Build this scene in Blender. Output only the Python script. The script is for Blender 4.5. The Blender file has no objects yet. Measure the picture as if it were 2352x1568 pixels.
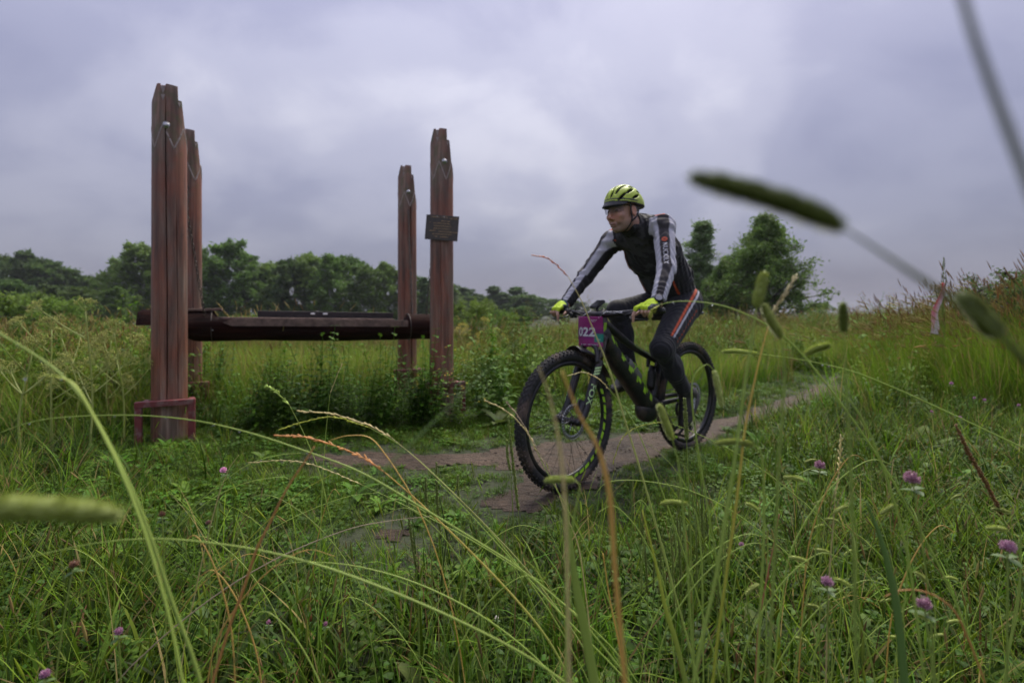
import bpy, bmesh, math, random
import numpy as np
from mathutils import Vector, Matrix
from mathutils.bvhtree import BVHTree

scene = bpy.context.scene
COL = scene.collection
R = math.radians
rng = np.random.default_rng(7)

# ---------------------------------------------------------------- camera
CAM_H = 0.95          # camera height, held down in the grass
FPX, CXP, HYP = 1110.0, 1176.0, 718.0     # focal length, centre and horizon of a 2352 px wide picture
cam_data = bpy.data.cameras.new('camera')
cam = bpy.data.objects.new('camera', cam_data)
COL.objects.link(cam)
cam.location = (0, 0, CAM_H)
cam.rotation_euler = (R(90), 0, 0)
cam_data.sensor_width = 36
cam_data.lens = 36 * FPX / 2352
cam_data.shift_y = -(784 - HYP) / 2352
cam_data.clip_start = 0.02
cam_data.clip_end = 2000
cam_data.dof.use_dof = True
cam_data.dof.focus_distance = 1.35
cam_data.dof.aperture_fstop = 2.8
scene.camera = cam

# ---------------------------------------------------------------- world: overcast sky
SUN_EL, SUN_AZ = 58, 25
world = bpy.data.worlds.new('World')
scene.world = world
world.use_nodes = True
nt = world.node_tree
nt.nodes.clear()
def N(tree, typ, **kw):
    n = tree.nodes.new(typ)
    for k, v in kw.items():
        if k.startswith('i_'):
            key = k[2:]
            n.inputs[int(key) if key.isdigit() else key.replace('_', ' ')].default_value = v
        else:
            setattr(n, k, v)
    return n
def L(tree, a, b): tree.links.new(a, b)
def ramp(tree, fac, stops, interp='LINEAR'):
    n = tree.nodes.new('ShaderNodeValToRGB')
    cr = n.color_ramp
    cr.interpolation = interp
    while len(cr.elements) < len(stops): cr.elements.new(0.5)
    for e, (p, c) in zip(cr.elements, stops):
        e.position = p
        e.color = (*c, 1) if len(c) == 3 else c
    if fac is not None: tree.links.new(fac, n.inputs[0])
    return n
def math_(tree, op, a, b=None, clamp=False):
    n = tree.nodes.new('ShaderNodeMath'); n.operation = op; n.use_clamp = clamp
    for i, v in enumerate((a, b)):
        if v is None: continue
        if isinstance(v, (int, float)): n.inputs[i].default_value = v
        else: tree.links.new(v, n.inputs[i])
    return n.outputs[0]
def mixc(tree, fac, a, b, mode='MIX'):
    n = tree.nodes.new('ShaderNodeMix'); n.data_type = 'RGBA'; n.blend_type = mode
    for sock, v in ((n.inputs[0], fac), (n.inputs[6], a), (n.inputs[7], b)):
        if isinstance(v, (int, float)): sock.default_value = v
        elif isinstance(v, (tuple, list)): sock.default_value = (*v, 1) if len(v) == 3 else v
        else: tree.links.new(v, sock)
    return n.outputs[2]

tc = N(nt, 'ShaderNodeTexCoord')
sep = N(nt, 'ShaderNodeSeparateXYZ'); L(nt, tc.outputs['Generated'], sep.inputs[0])
zc = math_(nt, 'MAXIMUM', sep.outputs[2], 0.0)
den = math_(nt, 'ADD', zc, 0.55)
cx = math_(nt, 'DIVIDE', sep.outputs[0], den)
cy = math_(nt, 'DIVIDE', sep.outputs[1], den)
comb = N(nt, 'ShaderNodeCombineXYZ'); L(nt, cx, comb.inputs[0]); L(nt, cy, comb.inputs[1])
mp = N(nt, 'ShaderNodeMapping'); L(nt, comb.outputs[0], mp.inputs[0])
mp.inputs['Location'].default_value = (3.1, 1.7, 0.4); mp.inputs['Scale'].default_value = (1.25, 1.5, 1)
mp.inputs['Rotation'].default_value = (0, 0, R(14))
n1 = N(nt, 'ShaderNodeTexNoise', i_Scale=1.05, i_Detail=3.0, i_Roughness=0.5, i_Distortion=0.5); L(nt, mp.outputs[0], n1.inputs[0])
n2 = N(nt, 'ShaderNodeTexNoise', i_Scale=2.6, i_Detail=7.0, i_Roughness=0.53, i_Distortion=0.35); L(nt, mp.outputs[0], n2.inputs[0])
bx_ = math_(nt, 'MULTIPLY', math_(nt, 'ADD', sep.outputs[0], 0.0), 2.2)
band = math_(nt, 'MULTIPLY', math_(nt, 'POWER', 2.718, math_(nt, 'MULTIPLY', math_(nt, 'MULTIPLY', bx_, bx_), -1.0)), 0.10)      # a lighter lane in the cloud running overhead
cl = math_(nt, 'ADD', math_(nt, 'ADD', math_(nt, 'MULTIPLY', n1.outputs[0], 0.70), math_(nt, 'MULTIPLY', n2.outputs[0], 0.30)), math_(nt, 'SUBTRACT', band, 0.065))
EXPO = 1.5
crmp = ramp(nt, cl, [(0.32, (0.22, 0.227, 0.345)), (0.45, (0.285, 0.291, 0.41)), (0.55, (0.375, 0.378, 0.49)), (0.66, (0.51, 0.507, 0.60))], 'EASE')
grad = math_(nt, 'MULTIPLY', math_(nt, 'ADD', math_(nt, 'MULTIPLY', zc, 1.9), 0.72), 0.5 ** EXPO)     # an overcast sky brightens towards the zenith
sky = N(nt, 'ShaderNodeTexSky', sky_type='NISHITA', sun_disc=False, sun_elevation=R(SUN_EL), sun_rotation=R(SUN_AZ), altitude=100, air_density=1.2, dust_density=3.0)
bg1 = N(nt, 'ShaderNodeBackground', i_Strength=0.05); L(nt, sky.outputs[0], bg1.inputs[0])
bg2 = N(nt, 'ShaderNodeBackground', i_Strength=1.0); L(nt, crmp.outputs[0], bg2.inputs[0]); L(nt, grad, bg2.inputs[1])
mixw = N(nt, 'ShaderNodeMixShader', i_0=0.9); L(nt, bg1.outputs[0], mixw.inputs[1]); L(nt, bg2.outputs[0], mixw.inputs[2])
wo = N(nt, 'ShaderNodeOutputWorld'); L(nt, mixw.outputs[0], wo.inputs[0])

# ---------------------------------------------------------------- sun behind cloud
sun_d = bpy.data.lights.new('sun', 'SUN'); sun_d.energy = 1.5; sun_d.angle = R(38); sun_d.color = (1.0, 0.94, 0.80)
sun = bpy.data.objects.new('sun', sun_d); COL.objects.link(sun)
sd = Vector((math.sin(R(SUN_AZ)) * math.cos(R(SUN_EL)), math.cos(R(SUN_AZ)) * math.cos(R(SUN_EL)), math.sin(R(SUN_EL))))
sun.rotation_euler = sd.to_track_quat('Z', 'Y').to_euler()

# ---------------------------------------------------------------- exposure, render settings
vs = scene.view_settings
vs.view_transform = 'Standard'; vs.look = 'None'; vs.exposure = EXPO; vs.gamma = 1.0; vs.use_curve_mapping = False
scene.render.engine = 'CYCLES'
scene.cycles.max_bounces = 6; scene.cycles.diffuse_bounces = 3; scene.cycles.glossy_bounces = 2
scene.cycles.transmission_bounces = 4; scene.cycles.transparent_max_bounces = 6; scene.cycles.volume_bounces = 0
scene.cycles.use_denoising = True; scene.cycles.adaptive_threshold = 0.025
scene.cycles.caustics_reflective = False; scene.cycles.caustics_refractive = False

# ---------------------------------------------------------------- helpers
def P(px, py, d):
    """A point of the place from where it shows in a 2352 px wide picture and its distance."""
    return Vector(((px - CXP) / FPX * d, d, CAM_H - (py - HYP) / FPX * d))

def tag(o, label=None, cat=None, group=None, kind=None):
    if label: o['label'] = label
    if cat: o['category'] = cat
    if group: o['group'] = group
    if kind: o['kind'] = kind
    return o
def empty(name, loc=(0, 0, 0), rz=0.0, parent=None):
    o = bpy.data.objects.new(name, None); COL.objects.link(o)
    o.location = loc; o.rotation_euler = (0, 0, rz); o.empty_display_size = 0.05
    if parent: o.parent = parent
    return o

class MB:
    """Collects shapes; build() links them as one mesh object."""
    def __init__(s): s.v = []; s.f = []; s.c = []; s.n = 0; s.m = []
    def add(s, v, f, c=(1, 1, 1), mi=0):
        v = np.asarray(v, float).reshape(-1, 3)
        s.v.append(v)
        s.f.extend([tuple(int(i) + s.n for i in q) for q in f])
        s.m.extend([mi] * len(f))
        c = np.asarray(c, float)
        if c.ndim == 1: c = np.tile(c[:3], (len(v), 1))
        s.c.append(c); s.n += len(v)
        return s
    def merge(s, o, M=None):
        v = np.concatenate(o.v)
        if M is not None:
            A = np.array(M); v = v @ A[:3, :3].T + A[:3, 3]
        s.add(v, o.f, np.concatenate(o.c)); return s
    def tube(s, pts, rad, n=8, c=(1, 1, 1), cap=True, mi=0, flat=1.0):
        pts = np.asarray([tuple(p) for p in pts], float); k = len(pts)
        rad = np.full(k, rad) if np.isscalar(rad) else np.asarray(rad, float)
        tan = np.gradient(pts, axis=0); tan /= np.linalg.norm(tan, axis=1)[:, None] + 1e-12
        up = np.array([0, 0, 1.0]) if abs(tan[0][2]) < 0.9 else np.array([0, 1.0, 0])
        u = np.cross(up, tan[0]); u /= np.linalg.norm(u)
        V = []
        a = np.arange(n) * 2 * math.pi / n
        for i in range(k):
            u = u - tan[i] * u.dot(tan[i]); u /= np.linalg.norm(u) + 1e-12
            w = np.cross(tan[i], u)
            V.append(pts[i] + rad[i] * (np.cos(a)[:, None] * u + flat * np.sin(a)[:, None] * w))
        V = np.concatenate(V)
        F = [(i * n + j, i * n + (j + 1) % n, (i + 1) * n + (j + 1) % n, (i + 1) * n + j) for i in range(k - 1) for j in range(n)]
        if cap: F += [tuple(range(n - 1, -1, -1)), tuple((k - 1) * n + j for j in range(n))]
        cc = np.asarray(c, float)
        if cc.ndim == 2: cc = np.repeat(cc, n, axis=0)
        return s.add(V, F, cc, mi)
    def box(s, ctr, size, M=None, c=(1, 1, 1), bev=0.0, mi=0):
        x, y, z = (np.array(size) / 2)
        if bev <= 0:
            v = np.array([(i, j, k) for k in (-z, z) for j in (-y, y) for i in (-x, x)])
            f = [(0, 2, 3, 1), (4, 5, 7, 6), (0, 1, 5, 4), (2, 6, 7, 3), (0, 4, 6, 2), (1, 3, 7, 5)]
        else:
            b = min(bev, x * .9, y * .9, z * .9)
            v = []; idx = {}
            for sx in (-1, 1):
                for sy in (-1, 1):
                    for sz in (-1, 1):
                        for ax in range(3):
                            q = [sx * (x - b), sy * (y - b), sz * (z - b)]; full = [sx * x, sy * y, sz * z]
                            q[ax] = full[ax]; idx[(sx, sy, sz, ax)] = len(v); v.append(q)
            v = np.array(v); f = []
            for ax in range(3):
                o = [a for a in range(3) if a != ax]
                for sg in (-1, 1):
                    ring = []
                    for (p, q) in ((-1, -1), (1, -1), (1, 1), (-1, 1)):
                        k = [0, 0, 0]; k[ax] = sg; k[o[0]] = p; k[o[1]] = q; ring.append(idx[(*k, ax)])
                    f.append(tuple(ring))
                for p in (-1, 1):
                    for q in (-1, 1):
                        k0 = [0, 0, 0]; k1 = [0, 0, 0]; k0[ax] = -1; k1[ax] = 1
                        k0[o[0]] = k1[o[0]] = p; k0[o[1]] = k1[o[1]] = q
                        f.append((idx[(*k0, o[0])], idx[(*k1, o[0])], idx[(*k1, o[1])], idx[(*k0, o[1])]))
            for sx in (-1, 1):
                for sy in (-1, 1):
                    for sz in (-1, 1): f.append(tuple(idx[(sx, sy, sz, a)] for a in range(3)))
        if M is not None:
            A = np.array(M)[:3, :3]; v = v @ A.T
        return s.add(v + np.array(ctr), f, c, mi)
    def ell(s, ctr, rad, n=10, m=7, M=None, c=(1, 1, 1), mi=0):
        V = [(0, 0, -1)]
        for i in range(1, m):
            t = -math.pi / 2 + math.pi * i / m
            for j in range(n):
                a = 2 * math.pi * j / n; V.append((math.cos(t) * math.cos(a), math.cos(t) * math.sin(a), math.sin(t)))
        V.append((0, 0, 1)); V = np.array(V) * np.array(rad)
        if M is not None: V = V @ np.array(M)[:3, :3].T
        F = [(0, 1 + (j + 1) % n, 1 + j) for j in range(n)]
        for i in range(m - 2):
            for j in range(n):
                a = 1 + i * n; F.append((a + j, a + (j + 1) % n, a + n + (j + 1) % n, a + n + j))
        a = 1 + (m - 2) * n; F += [(a + j, a + (j + 1) % n, len(V) - 1) for j in range(n)]
        return s.add(V + np.array(ctr), F, c, mi)
    def lathe(s, prof, n=24, c=(1, 1, 1), M=None, off=(0, 0, 0), closed=False, mi=0):
        """prof: (r, z) list spun about z."""
        k = len(prof); V = []
        for (r, z) in prof:
            for j in range(n):
                a = 2 * math.pi * j / n; V.append((r * math.cos(a), r * math.sin(a), z))
        V = np.array(V)
        if M is not None: V = V @ np.array(M)[:3, :3].T
        rngk = range(k) if closed else range(k - 1)
        F = [(i * n + j, i * n + (j + 1) % n, ((i + 1) % k) * n + (j + 1) % n, ((i + 1) % k) * n + j) for i in rngk for j in range(n)]
        return s.add(V + np.array(off), F, c, mi)
    def mesh(s, name, mats, smooth=True):
        me = bpy.data.meshes.new(name)
        V = np.concatenate(s.v)
        me.from_pydata(V.tolist(), [], s.f)
        ca = me.color_attributes.new('col', 'FLOAT_COLOR', 'POINT')
        ca.data.foreach_set('color', np.hstack([np.concatenate(s.c), np.ones((len(V), 1))]).astype(np.float32).ravel())
        for m in (mats if isinstance(mats, (list, tuple)) else [mats]): me.materials.append(m)
        if any(s.m): me.polygons.foreach_set('material_index', s.m)
        if smooth: me.polygons.foreach_set('use_smooth', [True] * len(me.polygons))
        me.update(); return me
    def build(s, name, mats, parent=None, smooth=True, sharp=None):
        me = s.mesh(name, mats, smooth)
        if sharp is not None:
            try: me.set_sharp_from_angle(angle=R(sharp))
            except Exception: pass
        o = bpy.data.objects.new(name, me); COL.objects.link(o)
        if parent: o.parent = parent
        return o

def smooth_path(pts, k=6):
    """Catmull-Rom through points."""
    pts = np.asarray([tuple(p) for p in pts], float)
    if len(pts) < 3:
        t = np.linspace(0, 1, k + 1)[:, None]; return pts[0] * (1 - t) + pts[-1] * t
    q = np.vstack([2 * pts[0] - pts[1], pts, 2 * pts[-1] - pts[-2]])
    out = []
    for i in range(1, len(q) - 2):
        p0, p1, p2, p3 = q[i - 1:i + 3]
        for t in np.arange(k) / k:
            out.append(0.5 * ((2 * p1) + (-p0 + p2) * t + (2 * p0 - 5 * p1 + 4 * p2 - p3) * t * t + (-p0 + 3 * p1 - 3 * p2 + p3) * t ** 3))
    out.append(pts[-1]); return np.array(out)

_tab = np.random.default_rng(99).random((257, 257))
def vnoise(x, y, s=1.0, seed=0):
    x = np.asarray(x, float) * s + seed * 17.31 + 500; y = np.asarray(y, float) * s + seed * 7.77 + 500
    xi = np.floor(x).astype(int); yi = np.floor(y).astype(int); fx = x - xi; fy = y - yi
    fx = fx * fx * (3 - 2 * fx); fy = fy * fy * (3 - 2 * fy); a = xi % 256; b = yi % 256
    return (_tab[a, b] * (1 - fx) * (1 - fy) + _tab[a + 1, b] * fx * (1 - fy) + _tab[a, b + 1] * (1 - fx) * fy + _tab[a + 1, b + 1] * fx * fy)
def fbm(x, y, s=1.0, seed=0, o=4):
    v = 0; a = 0.5
    for i in range(o): v = v + a * vnoise(x, y, s * 2 ** i, seed + i); a *= 0.5
    return v / (1 - 0.5 ** o)
def sstep(a, b, x):
    t = np.clip((np.asarray(x, float) - a) / (b - a), 0, 1); return t * t * (3 - 2 * t)

# ---------------------------------------------------------------- materials
def new_mat(name):
    m = bpy.data.materials.new(name); m.use_nodes = True
    t = m.node_tree; t.nodes.clear()
    b = t.nodes.new('ShaderNodeBsdfPrincipled'); o = t.nodes.new('ShaderNodeOutputMaterial'); t.links.new(b.outputs[0], o.inputs[0])
    return m, t, b, o
def bump(t, b, hgt, strength=0.3, dist=0.01):
    n = t.nodes.new('ShaderNodeBump'); n.inputs['Strength'].default_value = strength; n.inputs['Distance'].default_value = dist
    t.links.new(hgt, n.inputs['Height']); t.links.new(n.outputs[0], b.inputs['Normal'])
def plain(name, col, rough=0.5, metal=0.0, spec=0.5, var=0.12, scale=30, dirt=None, dirt_amt=0.5, dirt_scale=9, bmp=0.0, dirt_lo=0.5):
    """A paint, rubber, cloth or metal with a little uneven tone and, if asked, spattered mud."""
    m, t, b, o = new_mat(name)
    tcn = N(t, 'ShaderNodeTexCoord')
    nz = N(t, 'ShaderNodeTexNoise', i_Scale=scale, i_Detail=5.0); L(t, tcn.outputs['Object'], nz.inputs[0])
    c0 = tuple(x * (1 - var) for x in col); c1 = tuple(min(1, x * (1 + var)) for x in col)
    rc = ramp(t, nz.outputs[0], [(0.3, c0), (0.7, c1)])
    out = rc.outputs[0]
    if dirt:
        nd = N(t, 'ShaderNodeTexNoise', i_Scale=dirt_scale, i_Detail=8.0, i_Roughness=0.68); L(t, tcn.outputs['Object'], nd.inputs[0])
        rd = ramp(t, nd.outputs[0], [(dirt_lo, (0, 0, 0)), (dirt_lo + .18, (dirt_amt,) * 3)])
        out = mixc(t, rd.outputs[0], out, dirt)
    L(t, out, b.inputs['Base Color'])
    b.inputs['Roughness'].default_value = rough; b.inputs['Metallic'].default_value = metal
    b.inputs['Specular IOR Level'].default_value = spec
    if bmp: bump(t, b, nz.outputs[0], bmp, 0.003)
    return m
def colmat(name, rough=0.5, spec=0.5, bmp=0.0, scale=60, sheen=0.0):
    """Takes the thing's own printed or dyed colour from its mesh."""
    m, t, b, o = new_mat(name)
    at = N(t, 'ShaderNodeAttribute', attribute_name='col')
    tcn = N(t, 'ShaderNodeTexCoord')
    nz = N(t, 'ShaderNodeTexNoise', i_Scale=scale, i_Detail=4.0); L(t, tcn.outputs['Object'], nz.inputs[0])
    rc = ramp(t, nz.outputs[0], [(0.3, (0.85,) * 3), (0.7, (1.12,) * 3)])
    L(t, mixc(t, 1.0, at.outputs[0], rc.outputs[0], 'MULTIPLY'), b.inputs['Base Color'])
    b.inputs['Roughness'].default_value = rough; b.inputs['Specular IOR Level'].default_value = spec
    if sheen: b.inputs['Sheen Weight'].default_value = sheen
    if bmp: bump(t, b, nz.outputs[0], bmp, 0.004)
    return m
def leafmat(name, trans=0.42, rough=0.6, lo=0.75, hi=1.25, hue=0.015, spec=0.25):
    m, t, b, o = new_mat(name)
    at = N(t, 'ShaderNodeAttribute', attribute_name='col')
    oi = N(t, 'ShaderNodeObjectInfo')
    hs = N(t, 'ShaderNodeHueSaturation'); L(t, at.outputs[0], hs.inputs['Color'])
    mr = N(t, 'ShaderNodeMapRange', i_3=lo, i_4=hi); L(t, oi.outputs['Random'], mr.inputs[0]); L(t, mr.outputs[0], hs.inputs['Value'])
    r2 = math_(t, 'FRACT', math_(t, 'MULTIPLY', oi.outputs['Random'], 7.13))
    mh = N(t, 'ShaderNodeMapRange', i_3=0.5 - hue, i_4=0.5 + hue); L(t, r2, mh.inputs[0]); L(t, mh.outputs[0], hs.inputs['Hue'])
    L(t, hs.outputs[0], b.inputs['Base Color']); b.inputs['Roughness'].default_value = rough
    b.inputs['Specular IOR Level'].default_value = spec
    if trans:
        tr = N(t, 'ShaderNodeBsdfTranslucent'); L(t, hs.outputs[0], tr.inputs[0])
        mx = N(t, 'ShaderNodeMixShader', i_0=trans); L(t, b.outputs[0], mx.inputs[1]); L(t, tr.outputs[0], mx.inputs[2]); L(t, mx.outputs[0], o.inputs[0])
    return m
M_GRASS = leafmat('grass_blades', lo=0.34, hi=1.3)
M_LEAF = leafmat('leaves', 0.3, 0.55, 0.4, 1.1, spec=0.25)
M_TALL = leafmat('tall_grass_blades', lo=0.75, hi=1.5)
M_WEED = leafmat('weed_leaves', 0.35, 0.6, 0.7, 1.3, spec=0.18)
M_TREE = leafmat('tree_leaves', 0.4, 0.6, 1.0, 1.5, 0.012, 0.3)
M_HERO = leafmat('grass_stalks', 0.3, 0.45, 1.7, 1.9, 0.0, 0.4)
M_BARK = plain('bark', (0.075, 0.06, 0.05), 0.9, var=0.4, scale=8, bmp=0.4)
M_BIRCH = plain('birch_bark', (0.34, 0.33, 0.30), 0.8, var=0.3, scale=5, dirt=(0.04, 0.035, 0.03), dirt_amt=0.8, dirt_scale=3)
mw, tw, bw, ow = new_mat('water_drop')
bw.inputs['Base Color'].default_value = (1, 1, 1, 1); bw.inputs['Roughness'].default_value = 0.0
bw.inputs['Transmission Weight'].default_value = 1.0; bw.inputs['IOR'].default_value = 1.33
M_DROP = mw
# ================================================================ ground and path
def tz(x, y):
    x = np.asarray(x, float); y = np.asarray(y, float)
    far = sstep(7, 20, np.hypot(x, y))
    return 0.05 * (fbm(x, y, 0.45, 3, 3) - 0.5) * (0.3 + far) + 0.16 * sstep(3.0, 5.2, x) * sstep(3.6, 6.0, y) * (1 - sstep(10, 22, y)) \
        - 0.75 * sstep(5.5, 17, y) * (1 - sstep(-0.02, 0.22, x / np.maximum(y, .5))) + 0.5 * far * (fbm(x, y, 0.05, 9, 2) - 0.5)

PATH_PX = [(1925, 880), (1900, 886), (1800, 915), (1700, 950), (1600, 978), (1500, 996), (1400, 1005), (1300, 1014), (1200, 1022), (1100, 1036), (1000, 1046), (900, 1040), (800, 1036), (705, 1042),
           (690, 1056), (740, 1068), (850, 1078), (950, 1086), (1050, 1078), (1130, 1074), (1195, 1086), (1205, 1104), (1150, 1130), (1085, 1150), (1095, 1172), (1150, 1184), (1240, 1165), (1330, 1130), (1430, 1090), (1540, 1040), (1650, 1004), (1750, 966), (1850, 935), (1915, 914), (1930, 905)]
def gpt(px, py):
    d = FPX * CAM_H / (py - HYP); return ((px - CXP) / FPX * d, d)
PATH = np.array([gpt(*p) for p in PATH_PX])
PATCH = np.array([gpt(*p) for p in [(845, 1240), (880, 1228), (930, 1232), (945, 1245), (900, 1254), (850, 1250)]])
PATCH2 = np.array([gpt(*p) for p in [(1000, 870), (1130, 850), (1130, 880), (1010, 900)]])
def in_poly(x, y, poly):
    ins = np.zeros(np.shape(x), bool); j = len(poly) - 1
    for i in range(len(poly)):
        xi, yi = poly[i]; xj, yj = poly[j]
        c = ((yi > y) != (yj > y)) & (x < (xj - xi) * (y - yi) / (yj - yi + 1e-12) + xi); ins ^= c; j = i
    return ins
def poly_dist(x, y, poly):
    d = np.full(np.shape(x), 1e9)
    for i in range(len(poly)):
        a = poly[i]; b = poly[(i + 1) % len(poly)]; ab = b - a
        t = np.clip(((x - a[0]) * ab[0] + (y - a[1]) * ab[1]) / (ab @ ab + 1e-12), 0, 1)
        d = np.minimum(d, np.hypot(x - a[0] - t * ab[0], y - a[1] - t * ab[1]))
    return d
def path_sd(x, y):
    """Signed distance to bare earth, negative inside, with a ragged edge."""
    x = np.asarray(x, float); y = np.asarray(y, float)
    s = np.full(x.shape, 9.0)
    for po in (PATH, PATCH):
        d = poly_dist(x, y, po); d = np.where(in_poly(x, y, po), -d, d) - (0.04 if po is PATCH else 0.0); s = np.minimum(s, d)
    return s + 0.030 + 0.24 * (fbm(x, y, 5.0, 21, 4) - 0.5)

xs = np.concatenate([-np.geomspace(600, 9.2, 26), np.arange(-9, 9.01, 0.12), np.geomspace(9.2, 600, 26)])
ys = np.concatenate([-np.geomspace(60, 1.2, 12), np.arange(-1, 12.01, 0.12), np.geomspace(12.3, 700, 30)])
GX, GY = np.meshgrid(xs, ys)
gv = np.stack([GX, GY, tz(GX, GY)], -1).reshape(-1, 3)
nx, ny = len(xs), len(ys)
gf = [(j * nx + i, j * nx + i + 1, (j + 1) * nx + i + 1, (j + 1) * nx + i) for j in range(ny - 1) for i in range(nx - 1)]
m, t, b, o = new_mat('meadow_soil')
tcn = N(t, 'ShaderNodeTexCoord')
na = N(t, 'ShaderNodeTexNoise', i_Scale=1.3, i_Detail=8.0, i_Roughness=0.65); L(t, tcn.outputs['Object'], na.inputs[0])
nb = N(t, 'ShaderNodeTexNoise', i_Scale=22.0, i_Detail=6.0); L(t, tcn.outputs['Object'], nb.inputs[0])
ca = ramp(t, na.outputs[0], [(0.35, (0.016, 0.022, 0.008)), (0.55, (0.028, 0.034, 0.012)), (0.7, (0.045, 0.038, 0.018))])
cb = mixc(t, 0.5, ca.outputs[0], ramp(t, nb.outputs[0], [(0.3, (0.012, 0.018, 0.006)), (0.7, (0.045, 0.058, 0.018))]).outputs[0])
L(t, cb, b.inputs['Base Color']); b.inputs['Roughness'].default_value = 0.9; bump(t, b, nb.outputs[0], 0.6, 0.03)
g = MB().add(gv, gf); ground = g.build('ground', m)
tag(ground, 'rough meadow ground under the grass', 'ground', kind='structure')

# path: a ragged sheet of wet trodden earth
px_ = np.arange(-2.2, 5.6, 0.028); py_ = np.arange(1.8, 7.0, 0.028)
QX, QY = np.meshgrid(px_, py_); SD = path_sd(QX, QY)
rut = 0.030 * (fbm(QX, QY, 3.5, 5, 6) - 0.42) + 0.012 * (fbm(QX + .5 * QY, QY * 3, 6.0, 15, 4) - 0.5) - 0.014 * sstep(-0.06, 0.03, SD)
QZ = tz(QX, QY) + 0.012 + np.maximum(rut, -0.009)
ids = -np.ones(QX.shape, int); faces = []
keep = (SD[:-1, :-1] < 0.03) & (SD[1:, :-1] < 0.03) & (SD[:-1, 1:] < 0.03) & (SD[1:, 1:] < 0.03)
nxp = QX.shape[1]; used = {}
vv = []
for j, i in zip(*np.nonzero(keep)):
    q = []
    for (a, c) in ((j, i), (j, i + 1), (j + 1, i + 1), (j + 1, i)):
        k = a * nxp + c
        if k not in used: used[k] = len(vv); vv.append((QX[a, c], QY[a, c], QZ[a, c]))
        q.append(used[k])
    faces.append(tuple(q))
m, t, b, o = new_mat('wet_earth')
tcn = N(t, 'ShaderNodeTexCoord')
na = N(t, 'ShaderNodeTexNoise', i_Scale=2.2, i_Detail=9.0, i_Roughness=0.7); L(t, tcn.outputs['Object'], na.inputs[0])
mpn = N(t, 'ShaderNodeMapping'); mpn.inputs['Scale'].default_value = (9, 26, 9); mpn.inputs['Rotation'].default_value = (0, 0, R(18)); L(t, tcn.outputs['Object'], mpn.inputs[0])
nb = N(t, 'ShaderNodeTexNoise', i_Scale=1.6, i_Detail=9.0, i_Roughness=0.72); L(t, mpn.outputs[0], nb.inputs[0])
nv = N(t, 'ShaderNodeTexVoronoi', i_Scale=38.0); L(t, tcn.outputs['Object'], nv.inputs[0])
c1 = ramp(t, na.outputs[0], [(0.3, (0.042, 0.027, 0.017)), (0.5, (0.098, 0.065, 0.043)), (0.7, (0.165, 0.117, 0.086))])
c2 = ramp(t, nb.outputs[0], [(0.34, (0.28,) * 3), (0.52, (0.95,) * 3), (0.72, (1.4,) * 3)])
L(t, mixc(t, 0.85, c1.outputs[0], c2.outputs[0], 'MULTIPLY'), b.inputs['Base Color'])
rr = ramp(t, na.outputs[0], [(0.35, (0.42,) * 3), (0.65, (0.8,) * 3)]); L(t, rr.outputs[0], b.inputs['Roughness'])
hsum = math_(t, 'ADD', nb.outputs[0], math_(t, 'MULTIPLY', nv.outputs[0], 0.35))
b.inputs['Specular IOR Level'].default_value = 0.3; bump(t, b, hsum, 1.0, 0.035)
path = MB().add(vv, faces).build('path', m)
tag(path, 'muddy brown dirt path winding through the meadow under the bicycle', 'path', kind='structure')

# ================================================================ scattering of grass
def arr_rand(rs, a, b, n): return a + (b - a) * rs.random(n)
G_DARK = np.array((0.052, 0.130, 0.009)); G_MID = np.array((0.115, 0.230, 0.014)); G_LIGHT = np.array((0.25, 0.34, 0.030)); G_STRAW = np.array((0.36, 0.28, 0.10)); G_RUST = np.array((0.28, 0.15, 0.06))
def blade(mb, base, h, w, az, lean, curl, c0, c1, seg=4, twist=0.0):
    """One grass blade: a tapering, bending, folded strip."""
    dirv = np.array((math.cos(az), math.sin(az), 0)); side = np.array((-math.sin(az + twist), math.cos(az + twist), 0))
    V = []; C = []; ang = lean; p = np.array(base, float); st = h / seg
    for i in range(seg + 1):
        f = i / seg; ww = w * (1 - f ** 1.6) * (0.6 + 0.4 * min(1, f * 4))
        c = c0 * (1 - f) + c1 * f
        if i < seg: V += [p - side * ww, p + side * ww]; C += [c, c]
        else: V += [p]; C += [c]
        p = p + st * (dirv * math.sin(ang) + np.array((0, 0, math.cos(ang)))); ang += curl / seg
    F = [(2 * i, 2 * i + 1, 2 * i + 3, 2 * i + 2) for i in range(seg - 1)] + [(2 * seg - 2, 2 * seg - 1, 2 * seg)]
    mb.add(V, F, np.array(C))
def leaf(mb, base, length, width, az, pitch, droop, c0, c1, seg=5, fold=0.25, vein=None):
    """A broad leaf with midrib fold."""
    d = np.array((math.cos(az), math.sin(az), 0)); s = np.array((-math.sin(az), math.cos(az), 0)); up = np.array((0, 0, 1.0))
    V = []; C = []; p = np.array(base, float); a = pitch
    for i in range(seg + 1):
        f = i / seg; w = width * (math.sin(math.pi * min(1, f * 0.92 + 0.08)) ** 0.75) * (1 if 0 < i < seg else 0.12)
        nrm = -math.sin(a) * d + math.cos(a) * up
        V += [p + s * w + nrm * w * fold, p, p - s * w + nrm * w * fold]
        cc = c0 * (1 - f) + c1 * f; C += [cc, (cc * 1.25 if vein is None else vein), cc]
        p = p + length / seg * (d * math.cos(a) + up * math.sin(a)); a -= droop / seg
    F = []
    for i in range(seg):
        k = 3 * i; F += [(k, k + 1, k + 4, k + 3), (k + 1, k + 2, k + 5, k + 4)]
    mb.add(V, F, np.array(C))
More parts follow.
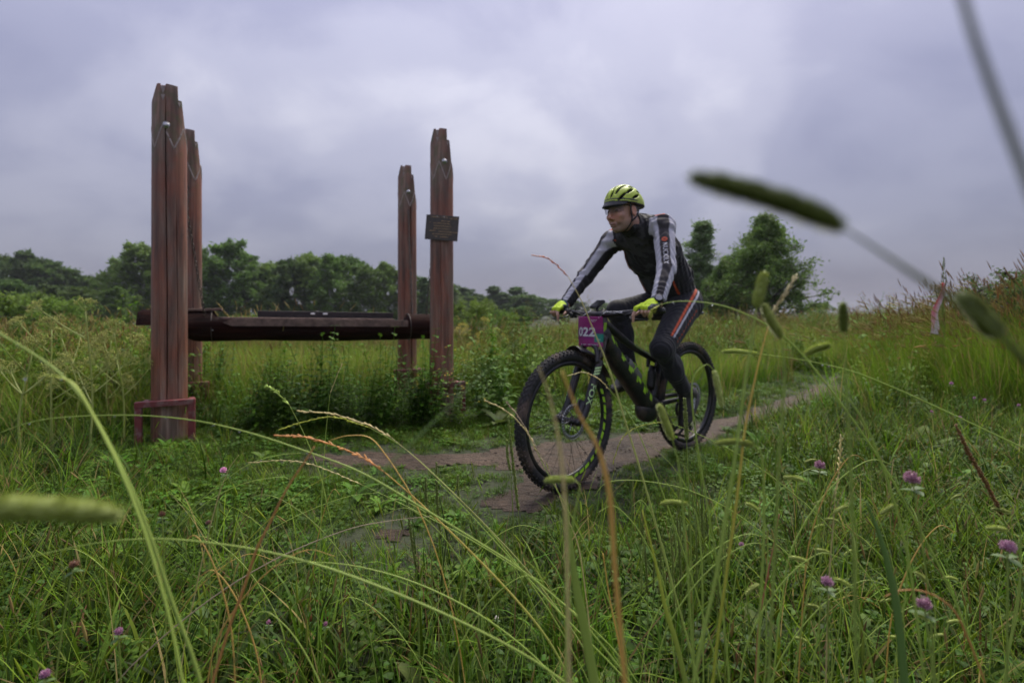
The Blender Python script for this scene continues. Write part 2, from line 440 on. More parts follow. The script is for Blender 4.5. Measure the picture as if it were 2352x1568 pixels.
def stalk_head(mb, base, h, az, lean, r, hc, sc, hl=0.08, hr=0.003):
    """A thin seeding stem with a small panicle, for the grass masses."""
    d = np.array((math.cos(az), math.sin(az), 0)); up = np.array((0, 0, 1.0)); p = np.array(base, float); a = lean * 0.3; pts = [p]
    for i in range(5):
        p = p + h / 5 * (d * math.sin(a) + up * math.cos(a)); a += lean * 0.25; pts.append(p)
    mb.tube(pts, np.linspace(r, r * 0.6, 6), 3, sc, cap=False)
    dv = d * math.sin(a) + up * math.cos(a)
    mb.tube([p, p + dv * hl * 0.3, p + dv * hl * 0.7, p + dv * hl], [hr * 0.4, hr, hr * 0.8, hr * 0.15], 4, hc, cap=False)

SRC = bpy.data.collections.new('sources')     # clumps that the scatter draws from; not in the scene itself
def src(name, mb, mat):
    o = bpy.data.objects.new(name, mb.mesh(name, mat)); SRC_C = bpy.data.collections.new(name); SRC_C.objects.link(o); return o
def scatter(name, pts, rotz, scl, picks, clumps, label, cat, tilt=None):
    coll = bpy.data.collections.new(name + '_clumps')
    for i, c in enumerate(clumps):
        c.name = '%s_clump_%02d' % (name, i); coll.objects.link(c)
    me = bpy.data.meshes.new(name); me.vertices.add(len(pts)); me.vertices.foreach_set('co', np.asarray(pts, np.float32).ravel())
    rot = np.zeros((len(pts), 3), np.float32); rot[:, 2] = rotz
    if tilt is not None: rot[:, :2] = tilt
    me.attributes.new('rot', 'FLOAT_VECTOR', 'POINT').data.foreach_set('vector', rot.ravel())
    me.attributes.new('scl', 'FLOAT', 'POINT').data.foreach_set('value', np.asarray(scl, np.float32))
    me.attributes.new('idx', 'INT', 'POINT').data.foreach_set('value', np.asarray(picks, np.int32))
    ob = bpy.data.objects.new(name, me); COL.objects.link(ob)
    gn = bpy.data.node_groups.new(name + '_scatter', 'GeometryNodeTree')
    gn.interface.new_socket('Geometry', in_out='INPUT', socket_type='NodeSocketGeometry')
    gn.interface.new_socket('Geometry', in_out='OUTPUT', socket_type='NodeSocketGeometry')
    gi = gn.nodes.new('NodeGroupInput'); go = gn.nodes.new('NodeGroupOutput')
    ci = gn.nodes.new('GeometryNodeCollectionInfo'); ci.inputs['Collection'].default_value = coll; ci.inputs['Separate Children'].default_value = True; ci.inputs['Reset Children'].default_value = True
    ip = gn.nodes.new('GeometryNodeInstanceOnPoints'); ip.inputs['Pick Instance'].default_value = True
    def na_(nm, ty):
        n = gn.nodes.new('GeometryNodeInputNamedAttribute'); n.data_type = ty; n.inputs['Name'].default_value = nm; return n.outputs[0]
    er = gn.nodes.new('FunctionNodeEulerToRotation')
    gn.links.new(na_('rot', 'FLOAT_VECTOR'), er.inputs[0])
    gn.links.new(gi.outputs[0], ip.inputs['Points']); gn.links.new(ci.outputs[0], ip.inputs['Instance'])
    gn.links.new(er.outputs[0], ip.inputs['Rotation']); gn.links.new(na_('scl', 'FLOAT'), ip.inputs['Scale']); gn.links.new(na_('idx', 'INT'), ip.inputs['Instance Index'])
    gn.links.new(ip.outputs[0], go.inputs[0])
    md = ob.modifiers.new('scatter', 'NODES'); md.node_group = gn
    me.materials.append(M_GRASS)
    tag(ob, label, cat, kind='stuff'); return ob
def spread(rs, n, x0, x1, y0, y1, keepf):
    x = arr_rand(rs, x0, x1, n); y = arr_rand(rs, y0, y1, n); k = rs.random(n) < keepf(x, y); x = x[k]; y = y[k]
    return np.stack([x, y, tz(x, y)], 1)
def in_view(x, y, m=0.25): return (np.abs(x) < (1.06 + m) * np.maximum(y, 0.1) + 0.35)
def gap(x, y): return ~((np.abs(x / np.maximum(y, .5) - .875) < .045) & (y > 3.9) & (y < 5.02))      # a trodden gap before the marker ribbon

# --- lawn clumps
rs = np.random.default_rng(11)
def c_lawn(seed, n=34, h=(0.03, 0.075), w=0.0016, spread_=0.06, straw=0.06):
    r = np.random.default_rng(seed); mb = MB()
    for i in range(n):
        a = r.random() * 6.283; q = spread_ * math.sqrt(r.random()); f = r.random()
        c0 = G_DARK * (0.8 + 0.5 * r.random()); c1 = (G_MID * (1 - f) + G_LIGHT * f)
        if r.random() < straw: c0 = c1 = G_STRAW * (0.6 + 0.5 * r.random())
        blade(mb, (q * math.cos(a), q * math.sin(a), -0.004), r.uniform(*h), w * r.uniform(0.7, 1.4), r.random() * 6.283, r.uniform(0.05, 0.6), r.uniform(0.2, 1.3), c0, c1, 3)
    return mb
def c_clover(seed, n=14, h=(0.02, 0.05), rr=0.006, spread_=0.06):
    r = np.random.default_rng(seed); mb = MB()
    for i in range(n):
        a = r.random() * 6.283; q = spread_ * math.sqrt(r.random()); hh = r.uniform(*h); x, y = q * math.cos(a), q * math.sin(a)
        mb.tube([(x * .8, y * .8, 0), (x, y, hh)], 0.0007, 3, G_MID, cap=False)
        az = r.random() * 6.28; s = r.uniform(0.7, 1.3)
        for k in range(3):
            leaf(mb, (x, y, hh), rr * 1.9 * s, rr * 0.75 * s, az + k * 2.094, r.uniform(-.1, .5), 0.5, G_DARK * 1.3, G_MID * 1.1, 3, 0.2)
    return mb
def c_rosette(seed, n=9, ln=(0.07, 0.13), wd=0.017, col=None):
    r = np.random.default_rng(seed); mb = MB()
    for i in range(n):
        leaf(mb, (0, 0, 0.003), r.uniform(*ln), wd * r.uniform(.7, 1.3), r.random() * 6.28, r.uniform(0.25, 1.1), r.uniform(0.5, 1.5), G_DARK * r.uniform(.9, 1.5), G_MID * r.uniform(.8, 1.2), 5, 0.3)
    return mb
def c_lawn_leaf(seed):
    r = np.random.default_rng(seed); mb = MB()
    for i in range(34):
        a = r.random() * 6.283; q = .06 * math.sqrt(r.random()); leaf(mb, (q * math.cos(a), q * math.sin(a), r.uniform(.002, .03)), r.uniform(.012, .028), r.uniform(.004, .009), r.random() * 6.28, r.uniform(-.1, .9), r.uniform(.2, 1.2), G_DARK * r.uniform(.7, 1.3), G_MID * r.uniform(.6, 1.1), 3, .2)
    return mb
lawn_src = [src('a', c_lawn(s), M_GRASS) for s in range(5)] + [src('b', c_clover(20 + s), M_LEAF) for s in range(3)] + [src('c', c_rosette(30, 8), M_LEAF)] + [src('c', c_lawn(40, 40, (0.05, 0.13), 0.0017), M_GRASS)] + [src('c', c_lawn_leaf(45 + s), M_LEAF) for s in range(3)]
def lawn_keep(x, y):
    s = path_sd(x, y); return in_view(x, y) * sstep(-0.02, 0.06, s) * np.where(y > 5.2, 0.5, 1.0) * (0.35 + 0.65 * sstep(1.5, 2.4, y))
pts = spread(rs, 46000, -7.5, 7.5, 0.9, 7.5, lawn_keep)
n = len(pts); nz_ = fbm(pts[:, 0], pts[:, 1], 1.5, 2)
pk = rs.choice(13, n, p=[.13, .13, .12, .12, .11, .04, .04, .03, .02, .05, .07, .07, .07])
sc = arr_rand(rs, 0.6, 1.35, n) * (0.6 + 0.9 * nz_) * (0.5 + 0.5 * sstep(0.0, 0.4, path_sd(pts[:, 0], pts[:, 1])))
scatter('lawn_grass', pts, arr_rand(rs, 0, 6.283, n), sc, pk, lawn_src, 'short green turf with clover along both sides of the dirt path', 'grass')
# sparse tufts growing on the path itself
pts = spread(rs, 1500, -2, 4.5, 1.9, 6.5, lambda x, y: (path_sd(x, y) < 0.0) * (fbm(x, y, 4, 55) > 0.55) * 0.9)
n = len(pts)
scatter('path_tufts', pts, arr_rand(rs, 0, 6.283, n), arr_rand(rs, 0.25, 0.55, n), rs.integers(0, 5, n), [src('d', c_lawn(60 + s, 22), M_GRASS) for s in range(5)], 'sparse little tufts of grass growing on the bare earth path', 'grass')

# loose stones and crumbs of earth on the path
def c_stone(seed):
    r = np.random.default_rng(seed); mb = MB()
    for k in range(5):
        s = r.uniform(.003, .009); mb.ell((*r.uniform(-.06, .06, 2), s * .25), (s * r.uniform(.8, 1.5), s, s * .6), 6, 5, Matrix.Rotation(r.random() * 6, 3, 'Z'), np.array((.10, .075, .06)) * r.uniform(.5, 1.8))
    return mb
M_STONE = colmat('pebbles', .8, .3)
pts = spread(rs, 2600, -2, 4.5, 1.9, 6.5, lambda x, y: (path_sd(x, y) < -.03) * (fbm(x, y, 6, 35) > .5) * 0.9); pts[:, 2] += .014; n = len(pts)
scatter('path_stones', pts, arr_rand(rs, 0, 6.283, n), arr_rand(rs, 0.4, 1.2, n), rs.integers(0, 4, n), [src('s', c_stone(70 + s), M_STONE) for s in range(4)], 'small pebbles and crumbs of earth lying on the dirt path', 'gravel')
# --- medium foreground grass
def c_med(seed, n=17, h=(0.08, 0.34), straw=0.12):
    r = np.random.default_rng(seed); mb = MB()
    for i in range(n):
        a = r.random() * 6.283; q = 0.06 * math.sqrt(r.random()); f = r.random()
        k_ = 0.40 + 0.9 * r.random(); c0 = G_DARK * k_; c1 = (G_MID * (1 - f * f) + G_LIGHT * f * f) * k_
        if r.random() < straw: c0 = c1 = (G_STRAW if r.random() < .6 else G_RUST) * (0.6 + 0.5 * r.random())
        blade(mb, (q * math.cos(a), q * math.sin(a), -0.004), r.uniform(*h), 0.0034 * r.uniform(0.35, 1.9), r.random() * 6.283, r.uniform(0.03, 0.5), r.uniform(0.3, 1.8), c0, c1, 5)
    for i in range(2):
        if r.random() < .6: stalk_head(mb, (r.uniform(-.04, .04), r.uniform(-.04, .04), 0), r.uniform(.2, .38), r.random() * 6.28, r.uniform(.1, .5), 0.0008, G_LIGHT * 1.1 if r.random() < .6 else G_STRAW, G_LIGHT * .8, 0.045, 0.0028)
    return mb
def c_fine(seed, n=11, h=(0.28, 0.52)):
    r = np.random.default_rng(seed); mb = MB()
    for i in range(n):
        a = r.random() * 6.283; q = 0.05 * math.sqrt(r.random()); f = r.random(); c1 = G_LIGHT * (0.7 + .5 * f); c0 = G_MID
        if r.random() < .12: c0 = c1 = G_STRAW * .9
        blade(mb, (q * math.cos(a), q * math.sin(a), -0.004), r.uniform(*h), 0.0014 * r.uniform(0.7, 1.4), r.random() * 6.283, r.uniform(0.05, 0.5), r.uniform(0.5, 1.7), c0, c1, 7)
    return mb
def c_leafy(seed, h=(.05, .16), stems=7, ll=.022, lw=.0085):
    r = np.random.default_rng(seed); mb = MB()
    for s in range(stems):
        x, y = r.uniform(-.06, .06, 2); hh = r.uniform(*h); az = r.random() * 6.28; ln = r.uniform(.01, .06); p0 = np.array((x, y, 0)); p1 = np.array((x + ln * math.cos(az), y + ln * math.sin(az), hh)); mb.tube([p0, p1], .0009, 3, G_DARK, cap=False)
        for i in range(max(3, int(hh / .018))):
            q = p0 + (p1 - p0) * (.25 + .75 * i / max(2, int(hh / .018) - 1)); leaf(mb, q, ll * r.uniform(.7, 1.4), lw * r.uniform(.7, 1.3), r.random() * 6.28, r.uniform(-.1, .7), r.uniform(.3, 1.2), G_DARK * r.uniform(.6, 1.2), G_MID * r.uniform(.5, .95), 3, .2)
    return mb
med_src = [src('e', c_med(100 + s), M_GRASS) for s in range(6)] + [src('f', c_rosette(110 + s, 8, (0.09, 0.17), 0.021), M_LEAF) for s in range(2)] + [src('g', c_clover(120, 10, (0.04, 0.12), 0.009), M_LEAF)] \
    + [src('h', c_med(130, 18, (0.06, 0.2), 0.5), M_GRASS)] + [src('h', c_fine(140 + s), M_TALL) for s in range(3)] + [src('h', c_leafy(150 + s), M_LEAF) for s in range(4)] + [src('h', c_leafy(160 + s, (.04, .12), 6, .034, .014), M_LEAF) for s in range(2)]
def med_keep(x, y):
    # grows tall at the camera's feet and thins towards the path; taller to the sides
    front = 1 - sstep(1.5, 2.25, y + 0.35 * np.exp(-((x + 0.6) / 0.9) ** 2) - 0.12 * np.abs(x))
    left = sstep(-1.6, -2.6, x) * (y > 2.0) * (1 - sstep(-0.1, .6, 0)) * 0.8
    right = sstep(1.0, 1.9, x - 0.25 * (y - 2)) * sstep(1.2, 1.8, y) * (1 - sstep(4.6, 5.2, y)) * 0.75
    pst = sstep(.30, .55, np.hypot(x + 2.45, y - 3.4)); return pst * in_view(x, y, .4) * np.clip(front * 0.95 + left * 0.6 + right, 0, 1) * sstep(0.02, 0.2, path_sd(x, y))
pts = spread(rs, 17000, -4.6, 4.8, 0.35, 5.2, med_keep)
n = len(pts)
pk = rs.choice(19, n, p=[.08, .08, .08, .07, .07, .07, .04, .04, .04, .04, .03, .03, .03, .06, .06, .06, .06, .03, .03])
dcam = np.hypot(pts[:, 0], pts[:, 1])
sc = arr_rand(rs, 0.55, 1.15, n) * (0.75 + 0.25 * sstep(0.4, 1.2, dcam))
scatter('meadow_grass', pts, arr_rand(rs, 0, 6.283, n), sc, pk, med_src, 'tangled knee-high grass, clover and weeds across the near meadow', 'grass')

# --- tall meadow grass behind the posts and on the right
def c_tall(seed, n=30, h=(0.35, 0.75), straw=0.15, heads=7, light=0.3, wind=0.0, rust=0.3):
    r = np.random.default_rng(seed); mb = MB()
    for i in range(n):
        a = r.random() * 6.283; q = 0.16 * math.sqrt(r.random()); f = min(1, r.random() * .7 + light)
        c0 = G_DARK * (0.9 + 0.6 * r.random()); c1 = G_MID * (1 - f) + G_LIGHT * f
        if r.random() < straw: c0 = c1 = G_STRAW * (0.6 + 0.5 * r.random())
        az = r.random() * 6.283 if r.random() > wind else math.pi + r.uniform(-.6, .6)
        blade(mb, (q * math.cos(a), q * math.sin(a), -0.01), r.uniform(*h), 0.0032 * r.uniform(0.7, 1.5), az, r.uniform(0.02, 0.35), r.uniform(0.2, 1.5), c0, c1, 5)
    for i in range(heads):
        az = r.random() * 6.283 if r.random() > wind else math.pi + r.uniform(-.6, .6)
        hc = (G_STRAW * r.uniform(.7, 1.1)) if r.random() > rust else G_RUST * r.uniform(.8, 1.4)
        stalk_head(mb, (r.uniform(-.14, .14), r.uniform(-.14, .14), 0), r.uniform(h[1] * .8, h[1] * 1.25), az, r.uniform(.05, .5 + wind * .5), 0.0011, hc, (G_LIGHT * .9 + G_STRAW * .25) * .9, r.uniform(.07, .13), 0.0055)
    return mb
tall_src = [src('i', c_tall(200 + s, 34, (.35, .75), .08, 2, .45, 0, .1), M_TALL) for s in range(5)] + [src('j', c_tall(210 + s, 32, (0.4, 0.8), .26, 5, .85, 0, .05), M_TALL) for s in range(3)]
def tall_keep(x, y):
    k = sstep(4.9, 6.0, y - 0.35 * (x + 0.5) * (x < -0.2) * 0 + 0.55 * sstep(-1.2, -2.6, x) * 0 ) * 1.0
    # left of the tall post the long grass comes closer
    k = np.maximum(k, sstep(3.3, 4.3, y) * sstep(-2.4, -3.1, x))
    k = np.maximum(k, sstep(4.0, 4.6, y) * sstep(-1.9, -2.2, x) * 0.9)
    k = k * sstep(.35, .6, np.hypot(x + 2.45, y - 3.4))
    k = np.where((x > 0.6) & (y < 9), k * sstep(0.35, 0.9, path_sd(x, y)), k)
    return gap(x, y) * in_view(x, y, .1) * k * np.clip(7.0 / np.maximum(y, 1), 0.08, 1.0)
pts = spread(rs, 90000, -42, 42, 3.2, 36, tall_keep)
n = len(pts)
sc = arr_rand(rs, 0.7, 1.1, n) * (0.45 + 0.7 * fbm(pts[:, 0], pts[:, 1], 0.5, 77)) * (1 + 0.15 * sstep(12, 30, pts[:, 1]))
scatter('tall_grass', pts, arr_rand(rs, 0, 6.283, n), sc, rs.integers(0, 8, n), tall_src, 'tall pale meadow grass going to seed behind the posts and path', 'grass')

# --- wind-laid rusty grass on the bank at the right
bank_src = [src('k', c_tall(300 + s, 34, (0.4, 1.05), .14, 4, .12, .8, .25), M_TALL) for s in range(5)]
def bank_keep(x, y):
    return gap(x, y) * in_view(x, y, .1) * sstep(0.62, 0.80, x / y) * sstep(3.9, 4.6, y) * (1 - sstep(7, 9, y)) * sstep(0.3, .8, path_sd(x, y))
pts = spread(rs, 5200, 2.0, 11, 3.6, 9, bank_keep); n = len(pts)
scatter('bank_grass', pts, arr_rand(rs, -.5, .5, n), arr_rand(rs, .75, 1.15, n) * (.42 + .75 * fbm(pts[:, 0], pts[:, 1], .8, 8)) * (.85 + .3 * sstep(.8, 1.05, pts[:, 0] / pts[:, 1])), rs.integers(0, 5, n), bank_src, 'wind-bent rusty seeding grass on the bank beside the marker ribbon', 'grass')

# --- leafy undergrowth at the foot of the posts
def c_weed(seed, h=(0.3, 0.62), stems=6, yellow=0.0, lw=0.014, ll=0.042):
    r = np.random.default_rng(seed); mb = MB()
    for s in range(stems):
        x, y = r.uniform(-.1, .1, 2); hh = r.uniform(*h); az = r.random() * 6.28; ln = r.uniform(.02, .2)
        tip = (x + ln * math.cos(az), y + ln * math.sin(az), hh)
        mid = ((x + tip[0]) / 2 - .01, (y + tip[1]) / 2, hh * .55)
        pp = smooth_path([(x, y, 0), mid, tip], 6); mb.tube(pp, 0.0018, 4, G_DARK * 1.2, cap=False)
        k = int(hh / 0.05)
        for i in range(2, k + 1):
            q = pp[min(len(pp) - 1, int(i / k * (len(pp) - 1)))]; a0 = (i % 2) * 1.57 + r.uniform(-.4, .4); szz = (1.15 - .55 * i / k) * r.uniform(.8, 1.2)
            for a in (a0, a0 + 3.14):
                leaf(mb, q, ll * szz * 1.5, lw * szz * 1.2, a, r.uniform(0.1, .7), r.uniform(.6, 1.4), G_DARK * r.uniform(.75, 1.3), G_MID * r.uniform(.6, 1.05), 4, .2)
    return mb
weed_src = [src('l', c_weed(400 + s), M_LEAF if s % 2 else M_WEED) for s in range(6)] + [src('l', c_weed(410 + s, (.25, .5), 4, 0, .024, .055), M_LEAF) for s in range(2)]
def weed_keep(x, y):
    # a belt from the left post to the right post and beyond, plus a clump on the right bank
    ax, ay, bx, by = -2.2, 3.75, -0.1, 4.35
    tpar = ((x - ax) * (bx - ax) + (y - ay) * (by - ay)) / ((bx - ax) ** 2 + (by - ay) ** 2)
    q = np.abs((x - ax) * -(by - ay) + (y - ay) * (bx - ax)) / math.hypot(bx - ax, by - ay)
    k = np.exp(-(q / .32) ** 4) * sstep(-.05, .25, tpar) * (1 - sstep(.92, 1.08, tpar))
    k2 = np.exp(-(((x - 3.25) / .7) ** 4 + ((y - 4.0) / .3) ** 4))
    k3 = np.exp(-(((x + 4.3) / 1.5) ** 4 + ((y - 4.6) / .5) ** 4)) * .5
    return np.maximum(np.maximum(k * (.6 + .4 * sstep(.42, .56, fbm(x, y, 1.8, 61))), k2 * .8), k3) * sstep(0.08, .25, path_sd(x, y)) * sstep(.22, .40, np.hypot(x + .50, y - 4.28))
pts = spread(rs, 3000, -6.2, 4.6, 3.2, 5.6, weed_keep); n = len(pts)
scl_ = arr_rand(rs, .4, 1.15, n) * (0.45 + 1.1 * fbm(pts[:, 0], pts[:, 1], 2.2, 31)) * np.where(pts[:, 0] > 2, .55, 1)
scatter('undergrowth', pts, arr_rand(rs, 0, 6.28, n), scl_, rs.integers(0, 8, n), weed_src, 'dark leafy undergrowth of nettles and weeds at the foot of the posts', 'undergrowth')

# --- tall mixed weeds behind the posts, right of them and along the bank
def c_bigweed(seed, h=(.55, 1.0), ll=.075, lw=.02, light=.4, plume=0.0):
    r = np.random.default_rng(seed); mb = MB()
    for s in range(4):
        x, y = r.uniform(-.12, .12, 2); hh = r.uniform(*h); az = r.random() * 6.28; ln = r.uniform(.03, .22)
        pp = smooth_path([(x, y, 0), (x + ln * .3 * math.cos(az), y + ln * .3 * math.sin(az), hh * .6), (x + ln * math.cos(az), y + ln * math.sin(az), hh)], 6); mb.tube(pp, np.linspace(.0035, .0015, len(pp)), 4, G_MID, cap=False)
        k = int(hh / .055)
        for i in range(2, k + 1):
            q = pp[min(len(pp) - 1, int(i / k * (len(pp) - 1)))]; szz = (1.25 - .75 * i / k) * r.uniform(.7, 1.2)
            for a in (i * 1.57 + r.uniform(-.5, .5), i * 1.57 + 3.14 + r.uniform(-.5, .5)):
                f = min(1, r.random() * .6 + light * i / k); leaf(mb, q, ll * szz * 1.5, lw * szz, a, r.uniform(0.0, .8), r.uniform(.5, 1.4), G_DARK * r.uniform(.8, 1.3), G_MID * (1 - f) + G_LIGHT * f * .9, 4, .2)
        if r.random() < plume:
            for i in range(26): mb.ell(pp[-1] + r.normal(0, 1, 3) * (.03, .03, .05), (.004, .004, .007), 4, 3, None, (G_STRAW if r.random() < .6 else np.array((.45, .38, .06))) * r.uniform(.7, 1.1))
    return mb
bw_src = [src('m', c_bigweed(500 + s, light=.3), M_WEED) for s in range(3)] + [src('m', c_bigweed(510 + s, (.6, 1.1), .05, .012, .8, .8), M_WEED) for s in range(3)] + [src('m', c_bigweed(520 + s, (.4, .8), .11, .03, .2), M_WEED) for s in range(2)]
def bw_keep(x, y):
    n_ = fbm(x, y, .55, 91, 3)
    left = sstep(4.4, 5.2, y + .55 * (x + 2.6) * (x > -2.6) * .2) * (1 - sstep(13, 17, y)) * (1 - sstep(-.02, .1, x / y)) * sstep(.42, .54, n_)
    mid = np.exp(-(((x - .35) / .75) ** 4 + ((y - 6.6) / 1.2) ** 4)) * .7
    rt = sstep(.18, .28, x / y) * sstep(6.3, 7.5, y) * (1 - sstep(15, 18, y)) * sstep(.47, .57, n_)
    bank = sstep(.66, .80, x / y) * sstep(4.2, 4.7, y) * (1 - sstep(8, 9, y)) * sstep(.36, .48, n_)
    lf = np.exp(-(((x + 4.6) / 1.3) ** 4 + ((y - 5.0) / .7) ** 4)) * .8
    return gap(x, y) * in_view(x, y, .1) * np.clip(left * .75 + mid + rt * .7 + bank + lf, 0, 1) * sstep(.2, .5, path_sd(x, y))
pts = spread(rs, 11000, -16, 14, 4.0, 18, bw_keep); n = len(pts)
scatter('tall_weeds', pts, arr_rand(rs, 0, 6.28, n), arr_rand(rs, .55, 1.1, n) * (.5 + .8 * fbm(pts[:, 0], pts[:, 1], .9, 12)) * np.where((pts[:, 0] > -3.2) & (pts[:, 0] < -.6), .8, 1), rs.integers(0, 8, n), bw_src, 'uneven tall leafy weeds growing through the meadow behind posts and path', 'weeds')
# ================================================================ trees
def make_tree(name, seed, H=10.0, W=7.0, base=0.12, n_limb=34, n_leaf=7000, lsz=0.24, rise=0.5, droop=0.0, prof=None, spire=0.0, col=(0.035, 0.06, 0.022), col2=(0.06, 0.09, 0.03), bark=None, stems=1, trunk_r=0.16, clump=0.42):
    r = np.random.default_rng(seed); tb = MB(); cb = MB()
    prof = prof or (lambda t: (math.sin(math.pi * min(1, t * .85 + .12)) ** .7))
    ends = []
    for s in range(stems):
        bx, by = (0, 0) if stems == 1 else r.uniform(-.18, .18, 2) * W
        hh = H * (1 if s == 0 else r.uniform(.6, .95))
        tp = [(bx, by, -.2)]
        for i in range(1, 8): tp.append((bx + r.normal(0, .012) * H * i / 5, by + r.normal(0, .012) * H * i / 5, hh * i / 7.4))
        tp = smooth_path(tp, 3); tb.tube(tp, np.linspace(trunk_r, trunk_r * .12, len(tp)), 7)
        for k in range(n_limb // stems):
            t = base + (1 - base) * (k + r.random()) / (n_limb // stems)
            q = tp[min(len(tp) - 1, int(t * (len(tp) - 1)))]
            az = k * 2.4 + r.uniform(-.5, .5); ln = W / 2 * prof((t - base) / (1 - base)) * r.uniform(.65, 1.12)
            d = np.array((math.cos(az), math.sin(az), 0)); up = np.array((0, 0, 1.0))
            e = q + d * ln + up * ln * rise * r.uniform(.5, 1.3); mid = q + d * ln * .5 + up * ln * (rise * .6 + .08)
            pl = smooth_path([q, mid, e], 4); tb.tube(pl, np.linspace(trunk_r * .32 * (1.1 - t), .012, len(pl)), 5)
            for j in range(4):
                f = r.uniform(.3, 1.0); pq = pl[int(f * (len(pl) - 1))]
                sd_ = r.normal(0, 1, 3); sd_[2] = sd_[2] * .5 + .25 - droop; sd_ /= np.linalg.norm(sd_); e2 = pq + sd_ * ln * .33
                tb.tube([pq, (pq + e2) / 2 + up * .03, e2], [.03, .02, .008], 4)
                ends.append((e2, .85)); ends.append(((pq + e2) / 2, .6))
            ends.append((e, 1.0))
        for q in tp[-7:]: ends.append((q, 1.0)); ends.append((q + r.normal(0, .02, 3) * W, 1.0))
        ends.append((tp[-1] + (0, 0, .03 * H), 1.0))
    E = np.array([e[0] for e in ends]); ne = len(E)
    ce = 0.8 + 0.5 * r.random(ne)
    wgt = r.random(ne) ** 1.5 + .15; wgt /= wgt.sum(); pick = r.choice(ne, n_leaf, p=wgt); off = r.normal(0, 1, (n_leaf, 3)) * clump * .8 * np.array((1, 1, .75)) * W / 12
    off[:, 2] -= droop * np.abs(r.normal(0, 1, n_leaf)) * W / 9
    c = E[pick] + off; keep = c[:, 2] > 0.02 * H; c = c[keep]; pick = pick[keep]; nl = len(c)
    a = r.normal(0, 1, (nl, 3)); a[:, 2] *= .6; a /= np.linalg.norm(a, axis=1)[:, None]
    b = np.cross(a, r.normal(0, 1, (nl, 3))); b /= np.linalg.norm(b, axis=1)[:, None]; nn = np.cross(a, b)
    s = lsz * (0.6 + .8 * r.random(nl))[:, None]
    V = np.stack([c - a * s, c + b * s * .42 + nn * s * .1, c + a * s, c - b * s * .42 + nn * s * .1], 1).reshape(-1, 3)
    f = r.random(nl)[:, None]; cc = (np.array(col) * (1 - f) + np.array(col2) * f) * ce[pick][:, None] * (0.8 + .4 * r.random(nl))[:, None]
    cb.add(V, np.arange(nl * 4).reshape(-1, 4).tolist(), np.repeat(cc, 4, axis=0))
    return (tb.mesh(name + '_trunk', bark or M_BARK), cb.mesh(name + '_crown', M_TREE, False), H)
_kinds = {
    'broad': make_tree('broad', 1, 10, 7.0, .03, 60, 15000, .20, .5, col=(0.062, 0.115, 0.026), col2=(0.103, 0.169, 0.036)),
    'dark': make_tree('dark', 2, 10, 6.2, .05, 60, 15000, .20, .4, col=(0.047, 0.088, 0.027), col2=(0.080, 0.130, 0.034)),
    'birch': make_tree('birch', 3, 10, 5.2, .10, 60, 13000, .16, .6, .5, col=(0.084, 0.150, 0.030), col2=(0.130, 0.207, 0.042), bark=M_BIRCH, trunk_r=.13, clump=.5),
    'tall': make_tree('tall', 4, 10, 4.6, .06, 60, 13000, .18, .7, prof=lambda t: max(.1, 1.0 - .85 * t) ** .8, col=(0.058, 0.108, 0.030), col2=(0.087, 0.153, 0.036)),
    'shrub': make_tree('shrub', 5, 5, 6.5, .02, 48, 7000, .13, .6, col=(0.095, 0.167, 0.028), col2=(0.162, 0.246, 0.042), stems=5, trunk_r=.05),
    'near': make_tree('near', 6, 5.5, 5.0, .02, 110, 36000, .072, .75, prof=lambda t: max(.05, (1.0 - t)) ** .85, col=(0.062, 0.118, 0.023), col2=(0.117, 0.182, 0.037), trunk_r=.10, clump=.5),
    'slim': make_tree('slim', 8, 6, 2.4, .04, 80, 14000, .065, 1.1, .2, prof=lambda t: max(.12, 1.0 - .8 * t), col=(0.097, 0.154, 0.054), col2=(0.152, 0.216, 0.076), bark=M_BIRCH, trunk_r=.06, clump=.55),
    'weedy': make_tree('weedy', 9, 2.0, 2.2, .02, 54, 8000, .035, 1.0, col=(0.047, 0.090, 0.022), col2=(0.095, 0.145, 0.035), stems=9, trunk_r=.01, clump=.45),
}
def tree(kind, px, top, d, wf=1.0, label='', group=None, name=None, rz=None, cat='tree'):
    tr, cr, H = _kinds[kind]; x = (px - CXP) / FPX * d; z0 = float(tz(x, d))
    h = CAM_H - (top - HYP) / FPX * d - z0; s = h / H
    e = empty(name or {'shrub': 'shrub', 'weedy': 'shrub', 'birch': 'birch_tree', 'slim': 'birch_tree'}.get(kind, 'broadleaf_tree'), (x, d, z0), rng.random() * 6.28 if rz is None else rz)
    e.scale = (s * wf * (2.0 if d > 75 else 1.15 if d > 45 else 1), s * wf * (2.0 if d > 75 else 1.15 if d > 45 else 1), s)
    for nm, me in (('trunk' if cat == 'tree' else 'stems', tr), ('crown', cr)):
        o = bpy.data.objects.new(nm, me); COL.objects.link(o); o.parent = e
    tag(e, label, cat, group); return e
ORD = ['first', 'second', 'third', 'fourth', 'fifth', 'sixth', 'seventh', 'eighth', 'ninth', 'tenth', 'eleventh', 'twelfth', 'thirteenth', 'fourteenth']
for i, (px, top, d, k, wf) in enumerate([(-50, 580, 62, 'dark', 1.1), (12, 585, 66, 'broad', .9), (66, 574, 64, 'dark', .8), (115, 600, 64, 'broad', 1.0), (158, 618, 66, 'dark', 1.0), (205, 632, 68, 'broad', 1.1), (250, 636, 70, 'dark', 1.1)]):
    tree(k, px, top, d, wf, '%s tree from the left in the dark wood beyond the umbel weeds' % ORD[i], 'trees of the far dark wood')
